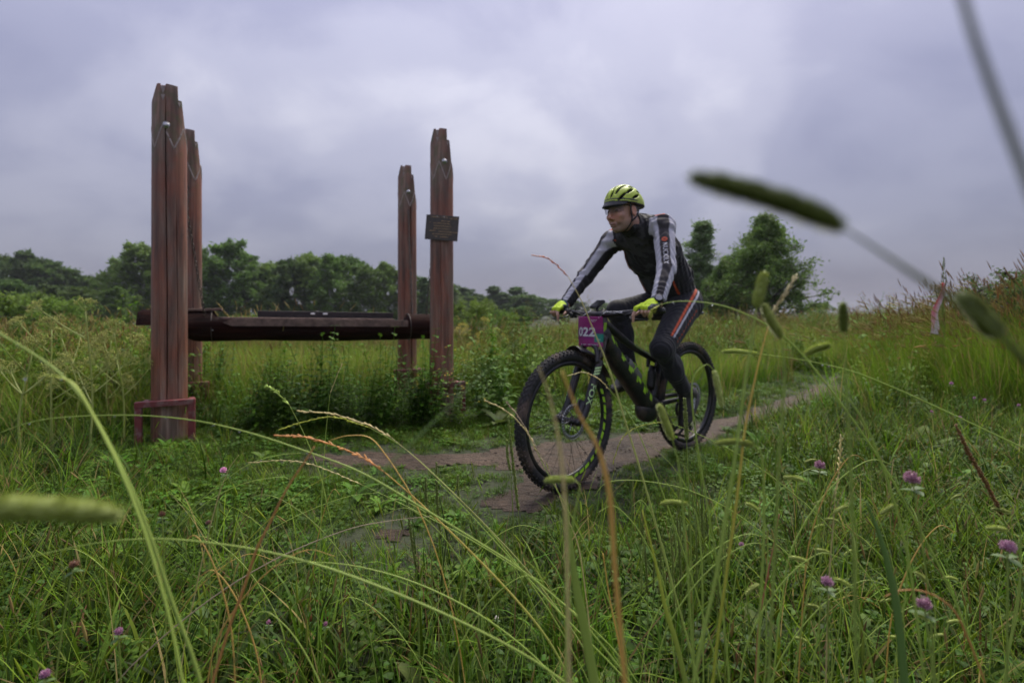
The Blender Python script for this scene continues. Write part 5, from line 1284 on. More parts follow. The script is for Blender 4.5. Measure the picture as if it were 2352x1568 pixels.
ear = np.exp(-(((np.abs(Q[:, 1]) - .08) / .012) ** 2)) * (np.abs(Q[:, 0]) < .03); skin += ear[:, None] * v3(.05, -.02, -.02) * hd[:, None]
stub = np.clip(sstep(-.060, -.085, Q[:, 2]) * sstep(-.02, .03, Q[:, 0]), 0, 1) * hd; skin = skin * (1 - stub[:, None] * .5) + stub[:, None] * .5 * v3(.17, .135, .115) * (.7 + .6 * fbm(V[:, 0] + V[:, 2], V[:, 1], 160, 6))[:, None]
skin *= (.86 + .28 * fbm(V[:, 0] + .3 * V[:, 2], V[:, 1] + V[:, 2], 60, 3))[:, None]
lips = (np.abs(Q[:, 2] + .0845) < .011) * (np.abs(Q[:, 1]) < .022) * (Q[:, 0] > .08) * hd; skin = np.where(lips[:, None], skin * .55 + .45 * v3(.30, .12, .10), skin)
hairm = hd & (Q[:, 2] > -.045 + .05 * (Q[:, 0] > -.03)) & (Q[:, 0] < -.018) & (np.linalg.norm(Q[:, (0, 1)], axis=1) > .05) & (np.abs(Q[:, 1]) < .076)
skin = np.where(hairm[:, None], v3(.10, .085, .075), skin)
br = hd & (np.abs(Q[:, 2] - .018) < .006) & (np.abs(np.abs(Q[:, 1]) - .030) < .018) & (Q[:, 0] > .07); skin = np.where(br[:, None], skin * .4 + .6 * v3(.08, .06, .05), skin)
eye = hd & (np.abs(Q[:, 2] + .006) < .0055) & (np.abs(np.abs(Q[:, 1]) - .031) < .011) & (Q[:, 0] > .074); skin = np.where(eye[:, None], v3(.12, .09, .08), skin)
M_SKIN, t_, b_s, o_ = new_mat('skin')
at = N(t_, 'ShaderNodeAttribute', attribute_name='col'); L(t_, at.outputs[0], b_s.inputs['Base Color']); b_s.inputs['Roughness'].default_value = .5; b_s.inputs['Subsurface Weight'].default_value = .08; b_s.inputs['Subsurface Scale'].default_value = .01
body = vmesh('body', V, F, skin, M_SKIN, rider)

# --- jersey
M_CLOTH = colmat('printed_jersey_cloth', .75, .25, .25, 160, .12)
J = SDF((-.06, -.46, .90), (.92, .46, 1.56), .0048)
J.cone(PEL, LUM, .124, .126, .04, ys=1.22); J.cone(LUM, CHE, .126, .134, .05, ys=1.26); J.cone(CHE, UPC, .134, .104, .05, ys=1.30); J.cone(UPC, NKB, .095, .070, .04)
for s in (1, -1): J.cone(NKB - v3(.02, 0, .02), SHO[s], .062, .062, .05); J.cone(SHO[s], ELB[s], .064, .049, .03); J.cone(ELB[s], WRI[s], .050, .038, .02)
J.cone(NKB, NKB + (hp(-.028, 0, -.075) - NKB) * .80, .070, .069, .02)
for s in (1, -1): J.cone(NKB + v3(-.035, s * .02, .012), SHO[s] + v3(-.01, -s * .03, .012), .058, .056, .03)
J.wrinkle(.0046)
sp_ax = (CHE - PEL) / np.linalg.norm(CHE - PEL)
for s in (1, -1):
    d = (WRI[s] - ELB[s]); d /= np.linalg.norm(d); J.plane(WRI[s] - d * .012, d, WRI[s] - v3(.07, .07, .07), WRI[s] + v3(.1, .1, .1))
nk = hp(-.028, 0, -.075) - NKB; nk /= np.linalg.norm(nk); cn_ = nk + v3(.75, 0, .1); cn_ /= np.linalg.norm(cn_); J.plane(NKB + nk * .062, cn_, NKB - v3(.09, .09, .0), NKB + v3(.2, .12, .2))
J.plane(PEL - v3(.02, 0, .055), -(sp_ax * .35 + v3(0, 0, .65)), v3(-.06, -.3, .90), v3(.5, .3, 1.12))
V, F = J.mesh(); V = relax(V, F, 1, .35)
BLACK, GREY, ORNG, MIDG = v3(.026, .025, .028), v3(.50, .49, .55), v3(.55, .085, .030), v3(.060, .057, .064)
C = np.tile(BLACK, (len(V), 1))
def chain_param(V, pts):
    best = np.full(len(V), 9.0); T = np.zeros(len(V)); Ctr = np.zeros((len(V), 3)); D = np.zeros((len(V), 3)); acc = 0
    for i in range(len(pts) - 1):
        d = pts[i + 1] - pts[i]; ln = np.linalg.norm(d); t_ = (V - pts[i]) @ d / ln ** 2
        if i > 0: t_ = np.maximum(t_, 0)
        if i < len(pts) - 2: t_ = np.minimum(t_, 1)
        c = pts[i] + t_[:, None] * d; r_ = np.linalg.norm(V - c, axis=1); m_ = r_ < best; best[m_] = r_[m_]; T[m_] = acc + t_[m_] * ln; Ctr[m_] = c[m_]; D[m_] = d / ln; acc += ln
    return best, T, Ctr, D
for s in (1, -1):
    dist, T, Ctr, D = chain_param(V, [SHO[s], ELB[s], WRI[s]])
    ref = v3(.84, s * .54, .12); e1 = ref - D * (D @ ref)[:, None]; e1 /= np.linalg.norm(e1, axis=1)[:, None]; e2 = np.cross(D, e1) * s
    rel = V - Ctr; ph = np.degrees(np.arctan2((rel * e2).sum(1), (rel * e1).sum(1)))
    arm = (T > -.055 + .05 * (V[:, 2] < 1.40)) & (dist < .085) & (s * V[:, 1] > .09)
    C[arm & (np.abs(ph) < 40)] = v3(.045, .040, .043)
    aph = np.abs(ph); top_w = 72 + 42 * sstep(.10, -.03, T)
    wg = (sstep(25, 33, aph) * (1 - sstep(0, 8, aph - top_w - 4)) * arm)[:, None]; C = C * (1 - wg) + GREY * wg
    seam = (s * V[:, 1] < .20) & (np.abs(T - (-.055 + .05 * (V[:, 2] < 1.40))) < .006) & (dist < .10) & (s * V[:, 1] > .075); C[seam] = ORNG
    # side seam
    rp = V - PEL; al = rp @ sp_ax; bk_ = v3(-sp_ax[2], 0, sp_ax[0]); bb_ = rp @ bk_; pht = np.degrees(np.arctan2(s * V[:, 1], bb_))
    side = (np.abs(pht - (62 - 30 * al)) < 3.2) & (al < .30) & (s * V[:, 1] > .05) & ~arm; C[side] = ORNG
    fr_ = (np.abs(pht - 128) < 2.6) & (al < .50) & (al > .02) & ~arm & (s * V[:, 1] > .03); C[fr_] = ORNG * .9
al = (V - PEL) @ sp_ax
pat = (fbm(V[:, 0] + V[:, 2], V[:, 1] + .6 * V[:, 2], 22, 4) > .52) & (np.abs(V[:, 1]) < .10) & (al > .18) & (C.max(1) < .032); C[pat] = MIDG
C[(np.linalg.norm(V - NKB, axis=1) < .15) & (((V - NKB) @ nk) > .02) & (C[:, 0] > .3) & (C[:, 2] < .1)] = BLACK
pkt = (np.abs(V[:, 1] - .115) < .03) & (np.abs(al - .02) < .018) & (V[:, 0] < .2); C[pkt] = GREY * .8
jersey = vmesh('jersey', V, F, C, M_CLOTH, rider)
JB = BVHTree.FromPolygons(V.tolist(), F.tolist())
def decal(TV, TF, org, ex, ey, vd, mat, name, parent, bvh, lift=.0018):
    """Prints flat shapes on a curved surface, cast along vd."""
    mb = MB(); pts_ = []; vd = vd / np.linalg.norm(vd)
    for x, y, _ in TV:
        p = org + ex * x + ey * y; hit = bvh.ray_cast(Vector(p - vd * .25), Vector(vd)); q = np.array(hit[0]) if hit[0] is not None else p; pts_.append(q - vd * lift)
    mb.add(pts_, TF); return mb.build(name, mat, parent, False)
M_OR = plain('orange_print', tuple(ORNG), .6, var=.1)
M_LT = plain('pale_lettering', (.50, .49, .53), .6, var=.1)
dn = (ELB[1] - SHO[1]); dn /= np.linalg.norm(dn); vd = -v3(.84, .54, .0); vd /= np.linalg.norm(vd); exd = dn; eyd = np.cross(exd, vd); eyd = eyd / np.linalg.norm(eyd)
TV, TF = text_mesh('NUCKILY', .036, bold=.0007, spacing=1.0); TV, TF = subdiv(TV, TF, 1)
if eyd @ v3(-.639, -.769, 0) < -2: eyd = -eyd
decal(TV, TF, SHO[1] + dn * .205, exd, eyd, vd, M_LT, 'sleeve_lettering', jersey, JB)
tt = np.linspace(0, 2 * math.pi, 24, endpoint=False); disc = [(.016 * math.cos(a), .016 * math.sin(a), 0) for a in tt]
decal(*subdiv(np.array(disc), [tuple(range(24))], 2), SHO[1] + dn * .105, exd, eyd, vd, M_OR, 'sleeve_emblem', jersey, JB, .0016)
TV, TF = text_mesh('6', .022); TV, TF = subdiv(TV, TF, 1)
decal(TV, TF, SHO[1] + dn * .105, exd, eyd, vd, M_PLASTIC, 'sleeve_emblem', jersey, JB, .0026)

# --- tights
Tt = SDF((-.06, -.30, .40), (.68, .30, 1.16), .0048)
Tt.cone(PEL - v3(0, 0, .02), PEL + v3(.05, 0, .04), .118, .112, .03, ys=1.2)
for s in (1, -1):
    Tt.cone(HIP[s], KNE[s], .104, .070, .045); Tt.cone(KNE[s], ANK[s] + (ANK[s] - KNE[s]) * .10, .061, .042, .022); Tt.ell(KNE[s] * .62 + ANK[s] * .38 + v3(-.02, 0, -.008), (.058, .058, .09), k=.03); Tt.ell(KNE[s] + v3(.008, 0, .004), (.063, .062, .065), k=.02)
    Tt.ell(HIP[s] + v3(-.045, 0, .01), (.088, .085, .105), k=.04)
Tt.wrinkle(.0020)
for s in (1, -1): d = ANK[s] - KNE[s]; d /= np.linalg.norm(d); Tt.plane(ANK[s] + d * .050, d, ANK[s] - .08, ANK[s] + .12)
V, F = Tt.mesh(); V = relax(V, F, 1, .35); C = np.tile(v3(.017, .017, .021), (len(V), 1))
for s in (1, -1):
    d = KNE[s] - HIP[s]; ln = np.linalg.norm(d); d /= ln; al = (V - HIP[s]) @ d; ctr = HIP[s] + al[:, None] * d; rel = V - ctr
    ref = v3(.62, s * .78, .0); e1 = ref - d * (d @ ref); e1 /= np.linalg.norm(e1); e2 = np.cross(d, e1) * s
    ph = np.degrees(np.arctan2(rel @ e2, rel @ e1)); near = (s * V[:, 1] > .02) & (al > -.10) & (al < ln * .86)
    c0 = 8 + 36 * (1 - al / ln) * 0 - 4
    TSGN = 1
    for (cc_, hw_, colr) in ((c0 + 8, 4.6, ORNG), (c0 - 5, 3.6, GREY * 1.05)):
        wg = ((1 - sstep(hw_ - 2.2, hw_ + 2.2, np.abs(ph - cc_))) * near)[:, None]; C = C * (1 - wg) + colr * wg
    dash = near & (np.abs(ph * TSGN - (c0 - 34)) < 4) & (al > .06) & (np.sin(al * 190) > -.3); C[dash] = ORNG * .6
tights = vmesh('tights', V, F, C, colmat('black_tights_cloth', .7, .3, .2, 120, .12), rider)

# --- gloves
M_GLOVE = colmat('glove_cloth', .7, .3, .2, 120)
for s in (1, -1):
    G = SDF((.84, min(s * .24, s * .40), .93 + DZ), (1.03, max(s * .24, s * .40), 1.09 + DZ), .0032)
    G.cone(v3(.888, s * .333, 1.032 + DZ), v3(.915, s * .325, 1.026 + DZ), .031, .032, .012); G.ell(v3(.921, s * .320, 1.022 + DZ), (.042, .046, .0215), k=.012)
    for j, ch_ in enumerate(fingers(s)): G.cone(ch_[0] - v3(.012, 0, 0), ch_[0], .0125, .0125, .008); G.cone(ch_[0], ch_[1], .0124, .0118, .004); G.cone(ch_[1], ch_[1] + (ch_[2] - ch_[1]) * .3, .0118, .0112, .003)
    G.cone(v3(.905, s * .295, 1.012 + DZ), v3(.926, s * .270, .992 + DZ), .0155, .0135, .008)
    wd = v3(.888, s * .333, 1.032 + DZ) - WRI[s]; wd /= np.linalg.norm(wd); G.plane(v3(.879, s * .333, 1.035 + DZ), -wd)
    V, F = G.mesh(); C = np.tile(v3(.48, .66, .03), (len(V), 1))
    C[(V[:, 0] < .908)] = v3(.03, .10, .08) if s > 0 else v3(.02, .09, .10)
    C[(V[:, 0] < .888)] = v3(.06, .065, .075) if s > 0 else v3(.015, .12, .40)
    C[(s * V[:, 1] > .350 - .1 * (V[:, 0] - .95)) & (V[:, 2] < 1.03 + DZ)] = v3(.07, .075, .085); C[(s * V[:, 1] < .285) & (V[:, 0] < .95)] = v3(.03, .035, .04)
    vmesh('glove', V, F, C, M_GLOVE, rider)
# --- wristwatch on the left wrist
wd = (WRI[1] - ELB[1]); wd /= np.linalg.norm(wd); wc = WRI[1] - wd * .002; nf = v3(.55, .55, .62); nf -= wd * (wd @ nf); nf /= np.linalg.norm(nf); sf = np.cross(wd, nf)
wt = empty('wristwatch', (0, 0, 0), 0, rider); q3 = np.stack([wd, sf, nf], 1)
MB().tube([wc + .033 * (math.cos(a) * nf + math.sin(a) * sf) for a in np.linspace(0, 6.2832, 25)], .010, 8, flat=.35).build('strap', M_PLASTIC, wt)
MB().lathe([(0, .012), (.019, .012), (.0225, .010), (.0235, .004), (.0225, -.002), (0, -.002)], 24, M=q3, off=wc + nf * .034).build('case', M_BLACKM, wt)
MB().lathe([(0, .0128), (.0175, .0126)], 24, M=q3, off=wc + nf * .034).build('dial', plain('watch_glass', (.20, .20, .23), .12), wt)

# --- shoes
M_SHOE = plain('muddy_black_shoe', (.022, .021, .022), .5, var=.3, scale=30, dirt=MUD, dirt_amt=.3, dirt_scale=18)
for s in (1, -1):
    an = ANK[s]; fd = v3(.55, .03 * s, -.83) if s > 0 else v3(.975, 0, -.22); fd /= np.linalg.norm(fd); lf = v3(0, 1, 0); up = np.cross(fd, lf); up /= np.linalg.norm(up)
    if up[2] < 0 and s < 0: up = -up
    if s > 0 and up[0] < 0: up = -up
    Mf = np.stack([fd, lf, up], 1); sp2 = lambda f, l, u: an + (fd * f + lf * l + up * u) * 1.1
    tz_ = (KNE[s] - an) / np.linalg.norm(KNE[s] - an); H_ = SDF(an - .26, an + .26, .004)
    H_.cone(an + tz_ * .05, sp2(-.01, 0, -.035), .047, .042, .02); H_.cone(an, sp2(.085, 0, -.040), .045, .036, .02); H_.ell(sp2(-.030, 0, -.050), (.042, .034, .040), Mf, .02); H_.ell(sp2(.06, 0, -.052), (.095, .043, .038), Mf, .025); H_.ell(sp2(.125, 0, -.066), (.062, .047, .027), Mf, .02); H_.ell(sp2(.055, 0, -.084), (.135, .046, .013), Mf, .01)
    H_.cone(sp2(-.06, 0, -.02), sp2(-.074, 0, -.016), .008, .006, .012)
    tz_ = (KNE[s] - an) / np.linalg.norm(KNE[s] - an); H_.plane(an + tz_ * .045, tz_, an - .02, an + .12)
    V, F = H_.mesh(); sh = vmesh('shoe', V, F, np.ones((len(V), 3)), M_SHOE, rider)
    if s > 0:
        TV, TF = text_mesh('MUD', .034, bold=.001); TV, TF = subdiv(TV, TF, 1); bv = BVHTree.FromPolygons(V.tolist(), F.tolist())
        decal(TV, TF, sp2(.035, 0, -.040), -fd * .9 + up * .25, up * .95 + fd * .2, -lf * .9 - up * .35 * 0, M_WHITE, 'shoe_lettering', sh, bv)
# --- helmet
Hh = SDF(HC - .22, HC + .22, .0032)
hc = hp(-.008, 0, .030); HR = np.array((.126, .097, .113)); Hh.ell(hc, HR, HM, .01)
Hh.ell(hp(-.080, 0, .004), (.050, .078, .068), HM, .03)
Hh.ell(hc - hu * .010, (.106, .081, .094), HM, .004, 'cut')
pn = -hu * .96 + hf * .22; pn /= np.linalg.norm(pn); Hh.plane(hp(.0, 0, .018), pn)
Hh.plane(hp(0, 0, -.045), -hu)
for s in (1, -1):                                          # slanting vent slots
    for (az, el, lg, sh_, tl_) in ((14, 34, .034, .0075, 50), (16, 66, .036, .008, 20), (38, 44, .040, .0085, 38), (60, 60, .040, .0085, 20), (52, 20, .044, .0085, 26), (84, 36, .042, .009, 24), (112, 52, .036, .009, 12), (98, 14, .040, .0085, 16), (128, 28, .034, .009, 4), (158, 50, .032, .009, -30)):
        a_, e_ = R(az), R(el); dl = v3(math.cos(a_) * math.cos(e_), s * math.sin(a_) * math.cos(e_), math.sin(e_)) * HR; nl = dl / HR ** 2; nl /= np.linalg.norm(nl)
        tl2 = v3(-math.cos(R(tl_)), 0, math.sin(R(tl_))); tl2 = tl2 - nl * (nl @ tl2); tl2 /= np.linalg.norm(tl2); bl2 = np.cross(nl, tl2)
        Hh.ell(hc + HM @ dl, (lg, sh_, .017), HM @ np.stack([tl2, bl2, nl], 1), .003, 'cut')
V, F = Hh.mesh(); V = relax(V, F, 1, .3); Q = (V - HC) @ HM
C = np.tile(v3(.44, .56, .055), (len(V), 1)); rr_ = np.sqrt((((V - hc) @ HM / HR) ** 2).sum(1))
C[rr_ < .95] = v3(.012, .012, .013)
low = (Q[:, 2] * .96 - Q[:, 0] * .22) < (.018 * .96 + .008); C[low] = v3(.014, .014, .014)
band = (np.abs((Q[:, 2] * .96 - Q[:, 0] * .22) - .036) < .004) & (Q[:, 0] > -.03); C[band] = v3(.03, .028, .033)
helm = vmesh('helmet', V, F, C, colmat('helmet_shell', .38, .5, 0, 40), rider)
Hl = SDF(HC - .2, HC + .2, .005); Hl.ell(hc - hu * .004, HR * .90, HM, .01); Hl.plane(hp(0, 0, .022), pn); Hl.plane(hp(0, 0, -.04), -hu); V, F = Hl.mesh(); vmesh('helmet_liner', V, F, np.zeros((len(V), 3)) + .012, colmat('helmet_foam', .9, .1), helm)
vz = MB(); Vv = []; nU, nW = 17, 7                          # visor peak
for i in range(nU):
    a = R(-62 + 124 * i / (nU - 1))
    for j in range(nW):
        f = j / (nW - 1); rr = 1.0 + .26 * f * (math.cos(a) ** 1.5); Vv.append(hp(-.01 + .121 * math.cos(a) * rr, .095 * math.sin(a) * (1 + .06 * f), .034 + .024 * math.cos(a) ** 2 - .030 * f * math.cos(a) - .004))
vz.add(Vv, [(i * nW + j, i * nW + j + 1, (i + 1) * nW + j + 1, (i + 1) * nW + j) for i in range(nU - 1) for j in range(nW - 1)]); vo = vz.build('visor', M_PLASTIC, helm); so = vo.modifiers.new('thick', 'SOLIDIFY'); so.thickness = .0025; so.offset = 0
for s in (1, -1):                                          # straps
    MB().tube(smooth_path([hp(.022, s * .086, .035), hp(.018, s * .080, -.02), hp(.014, s * .072, -.075), hp(.030, s * .040, -.120), hp(.040, 0, -.140)], 6), .0065, 6, flat=.3).build('chin_strap', M_PLASTIC, helm)
    MB().tube(smooth_path([hp(-.055, s * .080, .0), hp(-.028, s * .078, -.05), hp(.014, s * .073, -.078)], 6), .0060, 6, flat=.3).build('chin_strap', M_PLASTIC, helm)
# --- glasses
gl = empty('glasses', (0, 0, 0), 0, rider)
ml, tl, bl, ol = new_mat('clear_lens'); bl.inputs['Base Color'].default_value = (.10, .10, .12, 1); bl.inputs['Specular IOR Level'].default_value = 1.0; bl.inputs['Roughness'].default_value = .04
trn = N(tl, 'ShaderNodeBsdfTransparent'); trn.inputs[0].default_value = (.90, .90, .93, 1); mxl = N(tl, 'ShaderNodeMixShader', i_0=.30); L(tl, trn.outputs[0], mxl.inputs[1]); L(tl, bl.outputs[0], mxl.inputs[2]); L(tl, mxl.outputs[0], ol.inputs[0])
ln_ = MB(); Vv = []; top_ = []
for i in range(25):
    a = R(-74 + 148 * i / 24); x = .046 + .074 * math.cos(a); y = .071 * math.sin(a)
    dip = .028 - .014 * math.exp(-(y / .010) ** 2) - .006 * abs(y) / .07
    for j in range(5): Vv.append(hp(x - .004 * (j / 4) ** 2, y, .018 - (j / 4) * (dip + .012)))
    top_.append(hp(x + .001, y, .019))
ln_.add(Vv, [(i * 5 + j, i * 5 + j + 1, (i + 1) * 5 + j + 1, (i + 1) * 5 + j) for i in range(24) for j in range(4)]); lo_ = ln_.build('lens', ml, gl); 
MB().tube(top_, .0052, 6).build('brow_frame', M_PLASTIC, gl)
for s in (1, -1): MB().tube([hp(.064, s * .070, .017), hp(.02, s * .081, .014), hp(-.025, s * .082, .006)], .0032, 6, flat=.6).build('temple', M_PLASTIC, gl)
# ================================================================ single plants
LG, YG, ST, GO, BR, RD, OL, DG, PK = [np.array(c) for c in ((.23, .30, .065), (.27, .29, .04), (.38, .33, .16), (.46, .31, .09), (.30, .16, .06), (.28, .11, .07), (.10, .125, .03), (.07, .12, .03), (.30, .24, .17))]
prs = np.random.default_rng(2024)
_o1 = ['', 'first', 'second', 'third', 'fourth', 'fifth', 'sixth', 'seventh', 'eighth', 'ninth', 'tenth', 'eleventh', 'twelfth', 'thirteenth', 'fourteenth', 'fifteenth', 'sixteenth', 'seventeenth', 'eighteenth', 'nineteenth', 'twentieth']
def nth(i):
    i += 1
    return _o1[i] if i <= 20 else ('twenty-' if i < 30 else 'thirty-' if i > 30 else 'thirtieth') + (_o1[i % 10] if i != 30 else '')
def by_x(lst):
    """Numbers things of a kind from the left as they stand."""
    for i, (x, e_, txt) in enumerate(sorted(lst, key=lambda q: q[0])): e_['label'] = txt % nth(i)
def to_root(p, v):
    """Carries a stem on from p, bending down, until it meets the ground."""
    p = np.array(p, float); v = np.array(v, float); v /= np.linalg.norm(v) + 1e-9; out = []
    for i in range(60):
        v = v * .86 + np.array((0, 0, -.14)); v /= np.linalg.norm(v); p = p + v * .04; 
        g = float(tz(p[0], p[1]))
        if p[2] <= g: p[2] = g - .01; out.append(p.copy()); break
        out.append(p.copy())
    return out
def spike(mb, path, r, c, n=220, fuzz=.0030, bumps=.14):
    n = int(n * 2.2)
    """A dense cylindrical head such as timothy's: a bumpy body set with bristles."""
    path = smooth_path(path, 6); k = len(path); f = np.linspace(0, 1, k); prof = np.clip(np.minimum(f * 4.5, (1 - f) * 5), 0, 1) ** .55 * (.82 + .18 * f)
    mb.tube(path, np.maximum(r * prof * (1 + bumps * prs.uniform(-1, 1, k)), r * .12), 9, c)
    for i in range(n):
        j = prs.integers(1, k - 1); p = path[j] + (path[j + 1] - path[j]) * prs.random(); ax = path[j + 1] - path[j - 1]; ax /= np.linalg.norm(ax)
        d = prs.normal(0, 1, 3); d -= ax * (ax @ d); d /= np.linalg.norm(d) + 1e-9; q = p + d * r * prof[j] * .92; o_ = d * .8 - ax * .6; s_ = np.cross(ax, d) * fuzz * .35
        mb.add([q - s_, q + s_, q + o_ * fuzz * prs.uniform(.7, 1.3)], [(0, 1, 2)], c * prs.uniform(.8, 1.35))
def rye(mb, path, c, n=16, ln=.008, r=.0013, spread_=.45, c2=None):
    """A loose head of overlapping spikelets."""
    path = smooth_path(path, 6); k = len(path); mb.tube(path, .0006, 5, c)
    for i in range(n):
        f = (i + .5) / n; j = min(k - 2, int(f * (k - 1))); p = path[j] + (path[j + 1] - path[j]) * (f * (k - 1) - j); ax = path[j] - path[j + 1]; ax /= np.linalg.norm(ax)
        d = np.cross(ax, (0, 0, 1.0)); d /= np.linalg.norm(d) + 1e-9; d = d * (1 if i % 2 else -1) + prs.normal(0, .4, 3); dr = ax + d * spread_ * prs.uniform(.5, 1.2); dr /= np.linalg.norm(dr)
        l_ = ln * prs.uniform(.7, 1.3); mb.ell(p + dr * l_ * .5, (r, r, l_ * .55), 5, 4, Vector(dr).to_track_quat('Z', 'Y').to_matrix(), (c if c2 is None or prs.random() < .6 else c2) * prs.uniform(.8, 1.25))
def cocksfoot(mb, path, c, n=34):
    path = smooth_path(path, 6); k = len(path); mb.tube(path, .0007, 5, c)
    for i in range(n):
        j = prs.integers(0, k - 1); dr = prs.normal(0, 1, 3); dr /= np.linalg.norm(dr); ax = path[j] - path[j + 1]; ax /= np.linalg.norm(ax); dr = dr * .8 + ax; dr /= np.linalg.norm(dr); l_ = prs.uniform(.004, .007)
        mb.ell(path[j] + dr * .003, (.0017, .0012, l_), 6, 5, Vector(dr).to_track_quat('Z', 'Y').to_matrix(), c * prs.uniform(.7, 1.3))
def plantain(mb, path, c, r=.0024, n=150):
    path = smooth_path(path, 6); k = len(path); f = np.linspace(0, 1, k); prof = .55 + .45 * np.clip(f * 3, 0, 1); mb.tube(path, r * .7 * prof, 6, c * .8)
    for i in range(n):
        j = prs.integers(0, k - 1); p = path[j] + (path[j + 1] - path[j]) * prs.random(); ax = path[j] - path[j + 1]; ax /= np.linalg.norm(ax); d = prs.normal(0, 1, 3); d -= ax * (ax @ d); d /= np.linalg.norm(d) + 1e-9
        mb.ell(p + d * r * prof[j] * .8, (r * .36, r * .36, r * .6), 5, 4, Vector(d * .7 + ax * .7).to_track_quat('Z', 'Y').to_matrix(), c * prs.uniform(.65, 1.4))
def drops(path, n, r=.0016, parent=None):
    mb = MB()
    for i in range(n):
        j = prs.integers(0, len(path) - 1); p = path[j] + (path[j + 1] - path[j]) * prs.random(); rr = r * prs.uniform(.5, 1.15); mb.ell(p - np.array((0, 0, rr * .9)), (rr * .9, rr * .9, rr * 1.12), 8, 6)
    o = mb.build('water_drops', M_DROP, parent); o['kind'] = 'stuff'; return o
def stalk(name, cat, label, d, stem, r, c, head=None, kind=None, hc=None, hr=.004, ndrop=0, tip=.35, group=None, flat=1.0, hn=None, root=True, cb=None):
    r = max(r * 1.25, .0011) if r < .0013 else r
    def W_(pts_, dd): return [np.array(P(x, y, dd if np.isscalar(dd) else dd[0] + (dd[1] - dd[0]) * i / max(1, len(pts_) - 1))) for i, (x, y) in enumerate(pts_)]
    S_ = W_(stem, d); pth = smooth_path(S_, 7)
    if root:
        ex = to_root(pth[-1], pth[-1] - pth[-3]); full = np.vstack([pth, ex]) if ex else pth
    else: full = pth
    base = full[-1].copy(); e = empty(name, base.tolist()); mb = MB(); k = len(full); ra = r * (tip + (1 - tip) * np.clip(np.arange(k) / (len(pth) * .6), 0, 1))
    cc = np.tile(np.asarray(c, float), (k, 1))
    if cb is not None: w_ = np.clip(np.arange(k) / len(pth), 0, 1)[:, None]; cc = cc * (1 - w_) + np.asarray(cb) * w_
    mb.tube(full - base, ra, 7, cc, flat=flat); mb.build('stem', M_HERO, e)
    if head:
        dh = d if np.isscalar(d) else d[0]; Hp = [q - base for q in W_(head, dh)]; hb = MB(); hc_ = np.asarray(hc if hc is not None else c, float)
        if kind == 'timothy': spike(hb, Hp, hr, hc_ * (1 if hc_[0] < .15 else np.array((1.15, 1.02, 1.3))), hn or 320)
        elif kind == 'rye': rye(hb, Hp, hc_, hn or 18, ln=hr * 2.4, r=hr * .36)
        elif kind == 'cocksfoot': cocksfoot(hb, Hp, hc_, hn or 40)
        elif kind == 'plantain': plantain(hb, Hp, hc_, hr, hn or 150)
        hb.build('seed_head', M_HERO, e)
    if ndrop: drops(full[:int(len(pth))] - base, ndrop, parent=e)
    tag(e, label, cat, group); return e
G_ = 'grass_stalk'
stalk(G_, 'grass', 'thick pale stalk arching off the photo\'s left edge, beaded with drops', .5, [(-20, 755), (80, 815), (150, 870), (215, 955), (262, 1040), (310, 1140), (350, 1245), (395, 1380), (440, 1500), (470, 1600)], .0017, LG * .9, ndrop=5, tip=.6)
stalk('long_leaf_grass', 'grass', 'short yellow-green blade curling over the thick drop-beaded stalk', .48, [(-20, 900), (40, 870), (100, 861), (150, 870), (178, 892), (215, 955), (262, 1045)], .0020, YG, ndrop=3, tip=.5, flat=.3, cb=LG)
stalk(G_, 'grass', 'long wet stalk arching in front of the tallest post\'s red footing', .75, [(-20, 1000), (100, 963), (280, 953), (430, 963), (560, 990), (700, 1035), (830, 1085), (960, 1160), (1100, 1245), (1200, 1310), (1330, 1420), (1430, 1540)], .0012, LG, ndrop=14)
stalk(G_, 'grass', 'long low stalk arching across the lower foreground, below the footing', .62, [(-20, 1300), (200, 1250), (350, 1237), (500, 1248), (650, 1275), (800, 1320), (1000, 1400), (1200, 1500), (1330, 1590)], .0012, LG * .85)
stalk(G_, 'grass', 'golden stalk with its brown seed head bent over the path', .85, [(885, 1085), (960, 1150), (1070, 1255), (1180, 1370), (1260, 1470), (1320, 1580)], .0019, GO, [(640, 1000), (700, 1003), (760, 1020), (830, 1048), (885, 1085)], 'rye', BR * 1.5, .0046, hn=34, cb=LG)
stalk(G_, 'grass', 'stalk with a long straw seed head pointing towards the tallest post', .95, [(900, 1005), (970, 1065), (1100, 1190), (1220, 1320), (1330, 1470), (1390, 1590)], .0012, ST * .8, [(690, 945), (750, 948), (800, 960), (850, 978), (900, 1005)], 'rye', ST * 1.1, .0044, hn=30, cb=LG, ndrop=6)
stalk(G_, 'grass', 'green stalk with a paler seed head lying just under the straw one', .97, [(850, 982), (930, 1030), (1040, 1130), (1160, 1260), (1260, 1400), (1340, 1540)], .0011, LG, [(645, 985), (700, 968), (770, 958), (850, 982)], 'rye', YG * 1.1, .0040, hn=26, ndrop=4)
stalk(G_, 'grass', 'thin stalk whose straw head bends down over the short turf', 1.0, [(830, 1112), (950, 1170), (1100, 1250), (1250, 1350), (1400, 1480), (1480, 1590)], .0010, LG, [(575, 1062), (640, 1057), (700, 1062), (760, 1082), (830, 1112)], 'rye', ST, .0036, hn=26, ndrop=8)
stalk(G_, 'grass', 'rust-brown dry stem leaning up towards the bent golden head', .62, [(722, 1025), (700, 1060), (660, 1120), (620, 1200), (590, 1260), (560, 1350), (530, 1430), (490, 1560)], .0017, BR * 1.2, tip=.5)
stalk(G_, 'grass', 'golden arched leaf stem rising behind the bent golden head', .85, [(760, 1010), (800, 1000), (850, 1005), (890, 1050), (930, 1110)], .0016, GO * .9, tip=.6, flat=.5)
